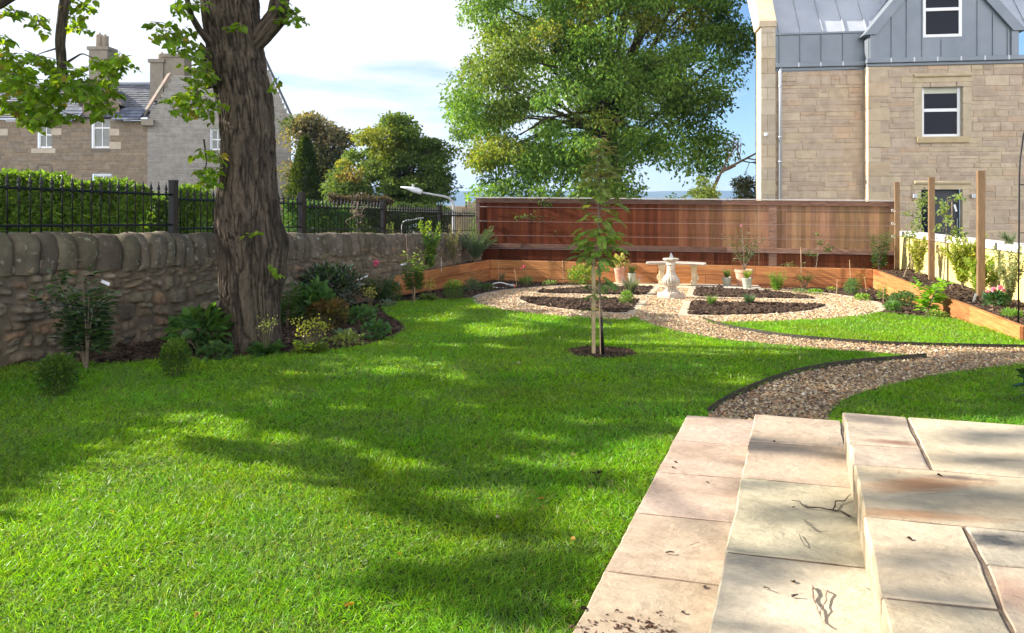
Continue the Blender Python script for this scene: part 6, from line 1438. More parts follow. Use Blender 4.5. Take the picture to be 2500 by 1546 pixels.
            npmesh('flowers', V, Fc, M['leaf'], rt, np.repeat(jit(flower or (.34, .36, .06), len(fp_), .15, .06, rg), kk, 0)); flower = None
        else:
            V, Fc, kk = strapV(b_, d0, rdir(k_, 0, rg) * .2 + [0, 0, 1.], L_, wd, bend, 4); npmesh('leaves', V, Fc, mt, rt, np.repeat(jit(c, k_, .18, .1, rg), kk, 0))
            if flower is not None:
                fp_ = (V.reshape(k_, kk, 3)[:, -1])[rg.random(k_) < .5]; V, Fc, kk = leafV(fp_, rdir(len(fp_), 1.5, rg), rdir(len(fp_), 0, rg), .025, .008, .2, 0); npmesh('flowers', V, Fc, M['petal'], rt, np.repeat(jit(flower, len(fp_), .15, .05, rg), kk, 0)); flower = None
    if len(Pp):
        Pp = np.asarray(Pp); V, Fc, kk = leafV(Pp, Dd, Nn, Ll, np.asarray(Ll) * lw, .3, .15); cc = jit(np.array(c) * 1.25, len(Pp), .2, .12, rg)
        if c2 is not None: zz_n = (Pp[:, 2] - o0[2]) / H; hit = (rg.random(len(Pp)) < f2 + .55 * (zz_n > .7)); cc[hit] = jit(c2, hit.sum(), .15, .08, rg)
        npmesh('foliage', V, Fc, mt, rt, np.repeat(cc, kk, 0))
    if mb.n: mb.build('stems', M['wood_stem'] if kind in ('sparse', 'bush', 'feather') else M['stem'], rt)
    if flower is not None:
        for (du, dh, sz, fc) in flower:
            c_ = o0 + [du * W, -.02, dh * H]; k_ = 26; d_ = rdir(k_, .3, rg); V, Fc, kk = leafV(c_ + d_ * sz * .1, d_, rdir(k_, .5, rg), sz, sz * .9, .5, -.3); npmesh('flower', V, Fc, M['petal'], rt, np.repeat(jit(fc, k_, .12, .05, rg), kk, 0))
            m = MB(); m.tube([o0 + (c_ - o0) * .35, (o0 + c_) / 2 + [.01, 0, .03], c_], .0028, 5); m.build('flower_stem', M['stem'], rt)
    if tag_at:
        for (du, dh, ln_, an_) in tag_at:
            c_ = o0 + [du * W, -.03, dh * H]; a_ = R(an_); m = MB(); d3 = np.array([math.cos(a_), .15, math.sin(a_)]); s3 = np.array([-math.sin(a_), 0, math.cos(a_)]) * .013
            m.prism([c_ - d3 * ln_ / 2 - s3, c_ + d3 * ln_ / 2 - s3, c_ + d3 * ln_ / 2 + s3, c_ - d3 * ln_ / 2 + s3], (0, .0015, 0)); m.build('plant_tag', M['tagwhite'], rt)
    return rt
def seed_or(u): return float(int(u) % 17)
GR, DG, LG, YG, BG_, OL, RD = (.075, .15, .028), (.028, .058, .016), (.12, .23, .035), (.22, .28, .045), (.10, .15, .085), (.14, .16, .055), (.16, .085, .035)
# left border along the wall
plant('camellia', 'glossy dark camellia shrub with a white tag in front of the stone wall', 'shrub', 212, 907, 240, 175, 'sparse', (.030, .055, .018), .085, .48, 300, ns=9, gloss=True, bare=.22, stemr=.007, tag_at=[(.27, .86, .07, -25)], c2=(.05, .10, .02))
plant('box_bush', 'rounded box bush on the lawn nearest the left frame edge', 'bush', 140, 975, 105, 96, 'box', (.05, .10, .018), .022, .55, 2600, c2=(.10, .18, .025), group='clipped box bushes')
plant('box_bush', 'small upright box bush on the lawn left of the big trunk', 'bush', 428, 928, 98, 74, 'box', (.05, .10, .018), .022, .55, 2200, c2=(.13, .22, .03), group='clipped box bushes')
plant('hydrangea', 'broad leaved plant in the shade just left of the trunk base', 'plant', 492, 868, 100, 130, 'bush', (.045, .10, .02), .10, .75, 90, ns=7)
plant('ground_plant', 'low leafy clump at the lawn edge left of the trunk', 'plant', 530, 884, 38, 65, 'bush', (.06, .12, .035), .045, .7, 90)
plant('ladys_mantle', 'green clump with pale green flower sprays at the foot of the trunk', 'plant', 650, 872, 82, 95, 'florets', (.05, .11, .025), .06, .85, 70, flower=(.20, .24, .07))
plant('ladys_mantle', 'yellow green flowering clump to the right of the trunk base', 'plant', 757, 868, 78, 110, 'florets', (.10, .15, .03), .055, .85, 90, flower=(.34, .36, .05), ns=16)
plant('low_plant', 'low yellowish plant spreading onto the mulch by the lawn edge', 'plant', 845, 850, 32, 75, 'bush', (.16, .20, .05), .04, .6, 90)
plant('foxglove', 'large rosette of broad pale green leaves in the middle of the border', 'plant', 833, 822, 58, 82, 'rosette', (.12, .20, .07), .1, .30, 22)
plant('strawberry_plant', 'small green leafed clump near the pointed end of the border', 'plant', 918, 833, 42, 62, 'bush', (.06, .13, .04), .045, .8, 120)
plant('geranium', 'spreading green plant between the rosette and the lawn edge', 'plant', 880, 792, 36, 82, 'bush', (.07, .14, .04), .05, .8, 130)
plant('leafy_shrub', 'mid green long leafed shrub touching the right side of the trunk', 'shrub', 703, 806, 105, 75, 'sparse', (.07, .13, .028), .10, .38, 110, ns=9)
plant('leafy_shrub', 'broad green leafed shrub right of the trunk in front of the wall', 'shrub', 772, 800, 100, 85, 'bush', (.055, .12, .03), .09, .55, 170)
plant('bronze_shrub', 'bronze tinged low shrub behind the large rosette', 'shrub', 800, 805, 66, 100, 'bush', (.09, .085, .025), .06, .4, 260, c2=(.16, .10, .03))
plant('rhododendron', 'wide dark rhododendron with light green tips against the wall', 'shrub', 803, 765, 112, 150, 'bush', (.022, .038, .016), .075, .35, 620, gloss=True, c2=(.06, .11, .03), f2=.05, ns=9)
plant('strap_plant', 'grey green strap leaved plant behind the rosette', 'plant', 838, 776, 36, 50, 'rosette', (.06, .11, .06), .1, .2, 18)
plant('rose_bush', 'dark leafed peony bush with one pink flower above it by the wall', 'shrub', 925, 748, 76, 110, 'sparse', (.045, .085, .03), .065, .36, 380, ns=14, flower=[(-.06, 1.32, .05, (.72, .16, .28))], tag_at=[(-.33, .86, .16, 22)])
plant('ladys_mantle', 'upright plant with small yellow flowers below the pink flower', 'plant', 905, 765, 58, 52, 'florets', (.09, .16, .04), .05, .9, 40, flower=(.40, .38, .09), ns=9)
plant('small_green_bush', 'small bright edged bush at the right end of the wall border', 'bush', 958, 742, 52, 50, 'bush', (.06, .12, .03), .035, .5, 240)
plant('ground_plant', 'little grey leafed plant on the edge of the lawn below the yellow flowers', 'plant', 948, 752, 16, 40, 'bush', (.14, .18, .12), .04, .6, 40)
plant('viburnum', 'tall shrub with bright yellow green top leaves in front of the left raised bed', 'shrub', 1008, 742, 128, 80, 'sparse', (.07, .12, .03), .085, .36, 240, ns=7, bare=.3, c2=(.24, .33, .04), f2=.0, tag_at=[(-.25, .72, .1, 12)])
plant('ladys_mantle', 'pale green flowering plant at the corner of the orange timber bed', 'plant', 1045, 738, 50, 62, 'florets', (.11, .17, .04), .05, .8, 50, flower=(.42, .40, .06), ns=8)
plant('box_bush', 'round box bush at the lawn edge in front of the orange boards', 'bush', 1107, 737, 52, 56, 'box', (.05, .11, .018), .026, .55, 1100, c2=(.14, .24, .03), group='clipped box bushes')
plant('aster_plant', 'bluish green low plant left of the lawn sprinkler', 'plant', 1152, 715, 30, 48, 'bush', (.06, .12, .06), .045, .4, 110)
plant('weedy_plant', 'thin plant with drooping leaves against the left orange boards', 'plant', 1160, 700, 48, 55, 'sparse', (.14, .15, .06), .05, .45, 24, ns=4, bare=.5)
plant('low_plant', 'small dark green clump beside the sprinkler hose', 'plant', 1190, 712, 16, 36, 'bush', (.05, .11, .03), .04, .5, 60)
# left raised bed
plant('willow_shrub', 'tall thin leafy shrub rising past the wall coping, leftmost in the raised bed', 'shrub', 970, 668, 122, 75, 'feather', (.09, .15, .05), .05, .4, 420, D=BEDD, ns=12, bare=.1, c2=(.16, .2, .06))
plant('privet_shrub', 'bright yellow green topped shrub in the left raised bed', 'shrub', 1052, 664, 128, 78, 'feather', (.08, .16, .03), .055, .45, 620, D=BEDD, ns=15, bare=.1, c2=(.26, .36, .04), f2=.15, stemr=.006)
plant('feathery_shrub', 'brownish feathery shrub between the bright shrub and the rosemary', 'shrub', 1108, 655, 105, 62, 'feather', (.16, .16, .06), .03, .3, 700, D=BEDD, ns=22)
plant('rosemary', 'broad blue green rosemary bush in the corner by the fence', 'bush', 1160, 645, 88, 105, 'feather', (.055, .11, .05), .035, .22, 2200, D=BEDD, ns=44, lean=(.12, 0), c2=(.15, .2, .08), f2=.0)
plant('bulb_leaves', 'small tuft of strap leaves by a cane in the left raised bed', 'plant', 1076, 668, 26, 22, 'rosette', (.09, .16, .07), .1, .16, 10, D=BEDD)
# back raised bed: trained fruit on the fence
def trained(label, u, vtop, branches, D=BEDD, seed=1, c=(.07, .14, .035), tagp=None, group='young trees trained on the fence', u2=None, vb=640, Yf=None, r=.009):
    rg = np.random.default_rng(seed); p0 = P(u, vb, D) if Yf is None else A(u, vb, Yf); Y = p0[1]; rt = thing('young_fruit_tree', label, 'young tree', p0, group)
    m = MB(); top = A(u2 or u, vtop, Y); m.tube([p0 - [0, 0, .03], (p0 + top) / 2 + [.012, 0, 0], top], [r, r * .75, r * .4], 6)
    Pp = []
    for (uu, vv, ru, rv, n_, ll) in branches:
        c_ = A(uu, vv, Y - .03); fr_ = A(u, min(vb - 10, vv + rv + 12), Y); m.tube([fr_, (fr_ + c_) / 2 + [0, 0, .02], c_], [.005, .004, .002], 4, cap=False)
        q = rg.normal(0, 1, (n_, 3)) * [ru * Y / F * .55, .07, rv * Y / F * .55] + c_; Pp.append(np.concatenate([q, np.full((n_, 1), ll)], 1))
    m.build('stem', M['wood_stem'], rt); Pp = np.vstack(Pp); n_ = len(Pp); ll = Pp[:, 3] * rg.uniform(.7, 1.2, n_)
    V, Fc, kk = leafV(Pp[:, :3], rdir(n_, .2, rg), rdir(n_, .8, rg), ll, ll * .55, .35, .2); npmesh('foliage', V, Fc, M['leaf'], rt, np.repeat(jit(c, n_, .22, .12, rg), kk, 0))
    if tagp:
        c_ = A(tagp[0], tagp[1], Y - .05); m = MB(); d3 = np.array([.25, 0, -.9]) * tagp[2]; m.prism([c_, c_ + [.03, 0, .005], c_ + [.03, 0, .005] + d3, c_ + d3], (0, .002, 0)); m.build('plant_tag', M['tagwhite'], rt)
    return rt
trained('young trained tree with leafy top over the dark left part of the fence', 1333, 500, [(1335, 492, 26, 18, 150, .07), (1272, 530, 22, 7, 34, .055), (1318, 525, 22, 8, 20, .055), (1352, 532, 12, 6, 14, .055), (1360, 572, 14, 12, 26, .055), (1300, 528, 14, 6, 10, .05)], seed=1, vb=638)
trained('young trained tree with small leaf clusters behind the sundial', 1636, 585, [(1577, 545, 13, 7, 34, .05), (1584, 567, 13, 8, 30, .05), (1604, 585, 5, 8, 8, .045), (1645, 560, 8, 14, 10, .05), (1714, 590, 11, 8, 30, .05), (1628, 565, 6, 8, 6, .05)], seed=2, u2=1640, vb=636)
trained('young trained tree with two leafy tops above the fence right of the sundial', 1655, 500, [(1642, 490, 14, 15, 60, .07), (1682, 500, 18, 12, 60, .07), (1712, 508, 8, 8, 14, .06), (1705, 555, 8, 8, 8, .05)], seed=3, u2=1690, vb=636)
trained('thin trained tree with a pale stem behind the red stemmed plant border', 1870, 600, [(1868, 605, 8, 22, 34, .045), (1878, 640, 6, 8, 6, .04)], seed=4, u2=1866, vb=650)
trained('sparse trained tree with curling leaves on the bleached fence panel', 1992, 575, [(1995, 572, 12, 5, 10, .06), (2005, 592, 8, 8, 16, .06), (2020, 608, 9, 8, 26, .06), (1982, 622, 12, 6, 24, .05)], seed=5, u2=2000, vb=656)
plant('tall_shrub', 'tall yellow green shrub in the back bed behind the potted camellia', 'shrub', 1828, 645, 92, 58, 'feather', (.14, .20, .04), .045, .3, 700, D=BEDD, ns=18, c2=(.24, .28, .05))
plant('climber', 'bushy dark leafed climber in the corner beside the end fence post', 'shrub', 2146, 662, 95, 66, 'sparse', (.045, .09, .03), .055, .5, 300, D=BEDD, ns=10, c2=(.09, .15, .05), bare=.1)
# potted plants
plant('heather', 'heather with pink tipped spikes in the leftmost small grey green pot', 'potted plant', 0, 0, 26, 28, 'spiky', (.14, .20, .05), .1, .5, 60, D=PT['g1'][0], flower=(.5, .3, .22), seed=61, group='heathers in small pots')
plant('heather', 'heather in the small pot standing alone right of the bench', 'potted plant', 0, 0, 26, 30, 'spiky', (.13, .19, .06), .1, .5, 60, D=PT['g2'][0], flower=(.5, .3, .22), seed=62, group='heathers in small pots')
plant('heather', 'yellow green heather in the pot in front of the large terracotta pot', 'potted plant', 0, 0, 24, 32, 'spiky', (.26, .34, .05), .1, .5, 70, D=PT['g3'][0], seed=63, group='heathers in small pots')
plant('camellia', 'loose potted camellia with reddish leaves and bare lower stems', 'potted plant', 0, 0, 108, 90, 'sparse', (.07, .11, .04), .07, .45, 150, D=PT['t2'][0], ns=8, c2=(.20, .13, .07), f2=.12, gloss=True, stemr=.006, seed=64, flower=[(.36, .58, .03, (.6, .25, .3)), (-.08, .97, .03, (.6, .25, .3))])
plant('variegated_plant', 'cream and green leafed plant in the terracotta pot behind the sapling', 'potted plant', 0, 0, 30, 42, 'bush', (.30, .30, .10), .05, .6, 130, D=PT['t1'][0], seed=65)
# left part of the back border
plant('staked_plant', 'greyish upright plant at the foot of the cane in the far left corner', 'plant', 1224, 690, 28, 20, 'sparse', (.12, .18, .10), .04, .4, 60, ns=5)
plant('yellow_shrub', 'yellow green drooping plant against the orange boards left of the pink flower', 'plant', 1252, 684, 48, 38, 'sparse', (.24, .24, .05), .06, .4, 90, ns=6, c2=(.3, .25, .06))
plant('pink_heuchera', 'pink flowers on a thin stem above a green leaf clump', 'plant', 1284, 696, 16, 34, 'bush', (.16, .22, .06), .05, .8, 60, flower=[(-.12, 2.7, .03, (.70, .12, .20)), (-.3, 2.35, .022, (.70, .15, .22))])
plant('orange_plant', 'orange brown leafed little plant against the orange boards', 'plant', 1332, 684, 42, 34, 'sparse', (.20, .15, .05), .06, .45, 50, ns=5, c2=(.34, .2, .06))
plant('ground_plant', 'flat light green clump beside the gravel left of the round green bush', 'plant', 1342, 698, 11, 34, 'bush', (.16, .25, .09), .035, .7, 60)
plant('bushy_plant', 'bright green leafy bush left of the sapling stake', 'bush', 1420, 698, 46, 72, 'bush', (.10, .22, .025), .05, .45, 420, c2=(.26, .3, .05))
# quadrant beds
plant('lavender', 'tall silvery lavender in the far left quarter bed', 'lavender', 1540, 721, 48, 42, 'spiky', (.14, .18, .11), .1, .35, 150, flower=(.3, .27, .32), group='lavenders in the quarter beds')
plant('santolina', 'small bright green bush at the end of the near left quarter bed', 'plant', 1530, 746, 32, 34, 'bush', (.14, .24, .05), .022, .4, 500, group='small plants in the quarter beds')
plant('santolina', 'dark green tuft in the far left quarter bed right of the sapling', 'plant', 1473, 722, 22, 24, 'bush', (.07, .14, .04), .022, .4, 240, group='small plants in the quarter beds')
plant('santolina', 'green spiky tuft on the edge of the near right quarter bed', 'plant', 1737, 750, 32, 30, 'spiky', (.15, .24, .06), .1, .4, 130, group='small plants in the quarter beds')
plant('lavender', 'blue green lavender in the right part of the near right quarter bed', 'lavender', 1829, 748, 32, 36, 'spiky', (.10, .17, .09), .1, .4, 170, group='lavenders in the quarter beds')
# right border
plant('bushy_plant', 'bright green leafy bush at the right end of the terrace slabs', 'bush', 1897, 711, 46, 48, 'sparse', (.13, .26, .03), .035, .45, 520, ns=14, bare=.05)
plant('euphorbia', 'tall plant with pointed grey green leaves behind the bright green bush', 'plant', 1935, 699, 58, 40, 'sparse', (.13, .15, .07), .06, .32, 130, ns=6, bare=.5, c2=(.26, .26, .12))
plant('drooping_plant', 'plant with drooping stems left of the middle cane in the right border', 'plant', 1964, 706, 36, 46, 'sparse', (.17, .22, .06), .06, .4, 60, ns=10, bare=.55)
plant('ground_plant', 'low grey green mat plant in front of the drooping plant', 'plant', 1950, 718, 10, 40, 'bush', (.14, .20, .09), .03, .5, 70)
plant('ground_plant', 'small bright green ground plant in the soil of the right border', 'plant', 1992, 721, 12, 34, 'bush', (.14, .28, .04), .03, .6, 90)
plant('sedum', 'left of two plants with red stems and pinkish heads', 'plant', 2022, 703, 32, 12, 'sparse', (.40, .16, .12), .02, .6, 22, ns=3, bare=.7, seed=71, stemr=.003)
plant('sedum', 'right and taller of two plants with red stems and pinkish heads', 'plant', 2034, 704, 40, 16, 'sparse', (.40, .16, .12), .022, .6, 30, ns=4, bare=.7, seed=72, stemr=.003)
plant('ground_plant', 'small yellow green clump below the red stemmed plants', 'plant', 2030, 713, 10, 24, 'bush', (.22, .26, .07), .03, .6, 60)
plant('yellow_leaf_plant', 'upright plant with yellow tinged leaves left of the tall right cane', 'plant', 2060, 700, 46, 26, 'sparse', (.20, .24, .05), .05, .45, 70, ns=5)
plant('phlox', 'green bushy plant at the foot of the tall right cane', 'plant', 2082, 722, 38, 36, 'bush', (.09, .18, .06), .035, .45, 260)
plant('drooping_plant', 'plant with drooping yellow leaves right of the tall right cane', 'plant', 2104, 706, 44, 32, 'sparse', (.22, .24, .07), .07, .35, 50, ns=6, bare=.35)
plant('ground_plant', 'bright clump of rounded leaves on the soil near the gravel edge', 'plant', 2106, 736, 14, 38, 'bush', (.18, .30, .05), .035, .7, 90)
plant('tall_leaf_plant', 'tall pale green plant beside the orange corner of the right bed', 'plant', 2154, 738, 44, 30, 'sparse', (.18, .26, .07), .05, .5, 80, ns=5)
plant('hardy_geranium', 'spreading mid green bush against the right orange boards', 'bush', 2205, 752, 36, 68, 'bush', (.08, .15, .05), .035, .4, 520)
plant('hardy_geranium', 'low green plant by the lawn in front of the spreading bush', 'plant', 2178, 764, 24, 42, 'bush', (.10, .20, .05), .03, .5, 240)
plant('sunflower_plant', 'large bright green leafed plant leaning on the right orange boards', 'plant', 2262, 770, 88, 76, 'sparse', (.17, .33, .03), .11, .7, 64, ns=6, bare=.15, stemr=.005)
plant('low_plant', 'low yellow green plant at the tip of the right soil border', 'plant', 2286, 778, 14, 44, 'bush', (.16, .24, .05), .035, .5, 110)
# right raised bed
trained('apple tree with a tall curved bare stem behind the fence end post', 2206, 585, [(2222, 575, 14, 16, 60, .06), (2238, 540, 14, 24, 90, .06), (2250, 500, 14, 22, 90, .06), (2262, 478, 8, 14, 40, .055), (2214, 523, 8, 6, 14, .055)], seed=6, u2=2240, Yf=13.4, vb=674, group='young trees in the right raised bed', c=(.17, .23, .07), r=.014)
trained('young apple tree with a white tag between two wooden posts', 2302, 480, [(2300, 494, 8, 12, 18, .08), (2306, 515, 10, 14, 26, .08), (2312, 540, 10, 14, 26, .08), (2298, 555, 12, 6, 10, .08), (2335, 485, 13, 8, 20, .08), (2338, 568, 14, 16, 34, .08)], seed=7, u2=2313, Yf=11.9, vb=702, tagp=(2328, 500, .12), group='young trees in the right raised bed', c=(.18, .24, .08), r=.010)
plant('bamboo', 'narrow yellow green bamboo against the yellow wall left of the second post', 'bamboo', 2245, 684, 110, 50, 'feather', (.26, .28, .05), .06, .28, 420, D=BEDD, ns=9, group='bamboos along the yellow wall', stemr=.005)
plant('bamboo', 'tall dense yellow green bamboo between the second and third posts', 'bamboo', 2350, 712, 138, 82, 'feather', (.24, .28, .04), .06, .28, 1100, D=BEDD, ns=20, group='bamboos along the yellow wall', stemr=.005)
plant('bamboo', 'shorter bushy bamboo in front of the third post', 'bamboo', 2392, 724, 100, 80, 'feather', (.22, .30, .04), .055, .28, 900, D=BEDD, ns=18, group='bamboos along the yellow wall', stemr=.005)
plant('airy_shrub', 'airy grey green shrub at the right frame edge behind the metal arch', 'shrub', 2466, 752, 150, 85, 'feather', (.19, .22, .10), .035, .3, 900, D=BEDD, ns=26, stemr=.004)
plant('peony', 'dark leafed peony with pink flowers in the near right raised bed', 'peony', 2432, 752, 36, 52, 'bush', (.05, .11, .04), .055, .45, 170, D=BEDD, flower=[(-.15, 1.2, .035, (.85, .30, .42)), (.14, 1.3, .04, (.85, .30, .42)), (-.42, 1.05, .025, (.85, .34, .44)), (.3, 1.12, .03, (.85, .36, .46))])
plant('strap_plant', 'small arching strap leaved plant left of the peony', 'plant', 2390, 742, 24, 34, 'rosette', (.20, .24, .08), .1, .12, 16, D=BEDD)
plant('ground_plant', 'light green grassy plant at the foot of the metal arch', 'plant', 2470, 780, 20, 44, 'bush', (.14, .26, .05), .04, .3, 120, D=BEDD)
plant('herb', 'small grey green plant rooted on top of the yellow wall coping', 'plant', 0, 0, 30, 44, 'feather', (.12, .16, .09), .04, .25, 160, D=(6.75, 10.3, zt0 - .01), ns=12, seed=81)
plant('dark_plant', 'dark leafed shrub at the right frame edge beside the near lawn', 'shrub', 2592, 1010, 110, 120, 'bush', (.03, .07, .02), .11, .6, 110, gloss=True, ns=6)
p_ = P(2372, 742, BEDD); m = MB(); m.prism([p_ + [0, 0, 0], p_ + [.03, 0, 0], p_ + [.075, 0, .13], p_ + [.045, 0, .14]], (0, .002, 0)); tag(m.build('plant_label', M['tagwhite'], loc=tuple(p_)), 'pale blue plant label pushed into the soil of the right raised bed', 'plant label')
# canes and stakes
cl = 0
for (u, v, vt, D, lab, mt, r, du) in [(1217, 690, 637, None, 'thin cane in the far left corner of the back border', 'cane', .006, 0), (1262, 704, 656, None, 'leaning cane right of the yellow green plant by the sprinkler', 'cane', .006, -6), (1376, 690, 635, None, 'thin cane standing left of the round bright green bush', 'cane', .006, -3),
    (1956, 704, 604, None, 'tallest pale cane, standing in the middle of the right border', 'cane', .007, -1), (2077, 706, 635, None, 'tall brown cane left of the drooping yellow plant', 'cane', .007, -3), (2116, 716, 676, None, 'short leaning cane near the orange corner boards', 'cane', .006, -6), (2041, 726, 682, None, 'short cane by the gravel edge in the right border', 'cane', .005, 3), (1877, 684, 662, None, 'very short cane behind the bright green bush by the terrace', 'cane', .006, 0),
    (2156, 744, 694, None, 'thin cane in the tall pale green plant by the right bed', 'cane', .004, 0), (996, 676, 570, BEDD, 'thin brown cane in front of the leftmost shrub of the corner bed', 'cane', .006, -5), (1077, 664, 630, BEDD, 'short white cane in the corner bed', 'hose', .004, 0), (2324, 610, 492, None, 'pale cane tied beside the apple tree', 'cane', .005, 0), (1012, 745, 700, None, 'short thin cane supporting the tall shrub by the corner bed', 'cane', .005, 0)]:
    if u == 2324: p0 = A(u, 700, 11.95)
    else: p0 = ground_at(u, v, D)
    Y = p0[1]; top = A(u + du, vt, Y); m = MB(); m.tube([p0 - [0, 0, .03], (p0 + top) / 2 + [.004, 0, 0], top], [r, r * .95, r * .85], 7); tag(m.build('garden_cane', M[mt], loc=tuple(p0)), lab, 'cane', 'garden canes')
# tall wire cane with dried tangle
p0 = P(900, 745); top = A(868, 520, p0[1]); m = MB(); rt = thing('plant_support', 'tall thin rusty rod with a dry twisted tangle at its top', 'plant support', p0)
m.tube([p0, top], .006, 6); m.build('rod', M['twig'], rt); m = MB(); rg = np.random.default_rng(3)
for i in range(9):
    q = [top + [0, 0, .02]]; a_ = rg.uniform(0, 6.28)
    for j in range(9): a_ += rg.normal(.5, .7); q.append(q[-1] + np.array([math.cos(a_) * .035, rg.normal(0, .012), math.sin(a_) * .035 + .004 - .002 * j]))
    m.tube(q, .004, 4, cap=False)
m.build('dry_tangle', M['strip'], rt)
# sprinkler and hose
p0 = P(1262, 706); z0 = p0[2] + .03; sp = thing('lawn_sprinkler', 'white lawn sprinkler with an orange fitting at the edge of the gravel circle', 'sprinkler', p0)
q = lambda u, v: A(u, v, p0[1]); m = MB()
m.tube([q(1250, 698), q(1243, 696), q(1232, 692), q(1222, 690), q(1212, 691), q(1204, 693), q(1202, 697), q(1204, 700)], .012, 8); m.build('spray_bar', M['hose'], sp, smooth=True)
m = MB(); m.tube([q(1204, 701), q(1215, 703), q(1230, 704), q(1256, 704)], .010, 8); m.build('base_bar', M['hose'], sp, smooth=True)
m = MB(); m.tube([q(1243, 696.5), q(1256, 697)], .026, 10); m.build('motor', M['lamp'], sp, smooth=True); m = MB(); m.tube([q(1253, 695), q(1258, 700)], .024, 10); m.build('fitting', M['orange'], sp, smooth=True)
# metal arch on the right
YAr = 8.35; ar = thing('garden_arch', 'slim black metal garden arch at the right end of the raised bed', 'garden arch', A(2487, 788, YAr))
def side_(dx, dy, nm):
    m = MB(); w_ = .62; pts = [A(2486, 788, YAr), A(2488, 560, YAr), A(2489, 430, YAr)]; pts = [p_ + [dx, dy, 0] for p_ in pts]; base = pts[-1].copy()
    for t in np.linspace(.15, math.pi, 14): pts.append(base + [w_ * (1 - math.cos(t)), 0, 1.2 * math.sin(t)])
    pts += [base + [2 * w_, 0, -.6], base + [2 * w_, 0, -1.6]]; m.tube(pts, .0085, 8); m.build('hoop', M['iron'], ar, smooth=True)
side_(0, 0, 'hoop'); side_(.36, .10, 'hoop')
for v_ in (451, 569, 663, 740): m = MB(); a_ = A(2487, v_, YAr); m.tube([a_, a_ + [.36, .10, 0]], .006, 6); m.build('rung', M['iron'], ar)
# sapling: stake, cane and guard
p0 = P(1462, 872); Y = p0[1]; q = lambda u, v, dy=0: A(u, v, Y + dy)
sap = thing('rowan_sapling', 'young rowan sapling with feathery leaves in a round soil patch on the lawn', 'sapling', p0)
m = MB(); m.tube([q(1473, 873), q(1470, 820), q(1466, 760), q(1464, 700), q(1462, 600), q(1461, 500), q(1460, 400), q(1462, 345)], [.013, .012, .011, .011, .010, .009, .006, .003], 10); m.build('stem', M['wood_stem'], sap, smooth=True)
m = MB(); m.tube([q(1472, 868, -.005), q(1469, 810, -.005), q(1467, 775, -.005)], .017, 10); m.build('tree_guard', M['iron'], sap, smooth=True)
# pinnate leaves
rg = np.random.default_rng(17); Pp, Dd, Nn, Ll, Cc = [], [], [], [], []; m = MB()
def pinnate(b, d, Ln, c):
    d = unit(np.array(d, float)); s_ = unit(np.cross(d, [0, 0, 1.])); prev = b; pts = [b]; k_ = 9
    for i in range(k_):
        d = unit(d + [0, 0, -.13]); b = b + d * Ln / k_; pts.append(b)
        if i > 0:
            for sg in (-1, 1): Pp.append(b); Dd.append(unit(s_ * sg + d * .45 + [0, 0, -.15])); Nn.append(unit(np.cross(s_, d) + rg.normal(0, .25, 3))); Ll.append(Ln * .23 * (1.15 - .07 * abs(i - 4))); Cc.append(c)
    Pp.append(b); Dd.append(d); Nn.append(np.cross(s_, d)); Ll.append(Ln * .2); Cc.append(c); m.tube(pts[::2] + [pts[-1]], .0012, 3, cap=False)
GRP = [(350, 6, .10, 18, (.20, .17, .05)), (375, 8, .11, 28, (.19, .18, .045)), (400, 10, .13, 40, (.13, .17, .04)), (430, 12, .15, 55, (.15, .16, .04)), (460, 12, .16, 62, (.13, .17, .04)), (490, 13, .17, 62, (.12, .18, .035)), (520, 9, .15, 52, (.16, .19, .04)), (553, 13, .16, 55, (.16, .22, .04)), (585, 18, .17, 62, (.15, .24, .035)), (620, 18, .17, 60, (.12, .21, .03)), (650, 9, .14, 50, (.10, .17, .035)), (700, 7, .13, 42, (.09, .16, .035)), (735, 6, .11, 36, (.09, .15, .03)), (765, 3, .09, 26, (.10, .16, .03))]
for (v_, n_, Ln, wpx, c) in GRP:
    for i in range(int(n_ * (1.5 if v_ < 540 else 1.15))):
        a_ = rg.uniform(0, 6.28); st = q(1462, v_ + rg.uniform(-14, 14)); rb_ = rg.uniform(.05, .62) * wpx * Y / F; e = st + [math.cos(a_) * rb_, math.sin(a_) * rb_, rg.uniform(-.01, .05)]
        if rb_ > .04: m.tube([st, e], [.004, .002], 4, cap=False)
        pinnate(e, [math.cos(a_), math.sin(a_), rg.uniform(.0, 1.3)], Ln * rg.uniform(.75, 1.15), np.array(c) * rg.uniform(1.0, 1.75))
Pp, Dd, Nn, Ll, Cc = map(np.array, (Pp, Dd, Nn, Ll, Cc)); V, Fc, kk = leafV(Pp, Dd, Nn, Ll * 1.3, Ll * .55, .25, .15); npmesh('foliage', V, Fc, M['leaf'], sap, np.repeat(np.clip(Cc * (1 + rg.normal(0, .12, (len(Cc), 1))), .01, 1), kk, 0)); m.build('branches', M['wood_stem'], sap)
p1 = P(1449, 869); m = MB(); m.box((p1[0], p1[1], (p1[2] + A(1448, 612, p1[1])[2]) / 2), (.033, .030, A(1448, 612, p1[1])[2] - p1[2] + .02), (1, .2)); tag(m.build('tree_stake', M['palepole'], bevel=.004, loc=tuple(p1)), 'square pale timber stake beside the rowan sapling', 'stake')
p2 = P(1466, 873); m = MB(); m.tube([p2, A(1463, 720, p2[1])], .006, 7); tag(m.build('garden_cane', M['cane'], loc=tuple(p2)), 'pale cane between the timber stake and the sapling stem', 'cane', 'garden canes')
m = MB(); th = np.linspace(0, 6.28, 16); a_, b_ = A(1448, 753, p1[1]), A(1466, 757, Y); m.tube([(a_ + b_) / 2 + np.array([math.cos(t) * .055, math.sin(t) * .03, math.cos(t) * -.012]) for t in th], .0045, 5); m.build('tree_tie', mat('yellow_tie', (.5, .38, .10), None), sap)
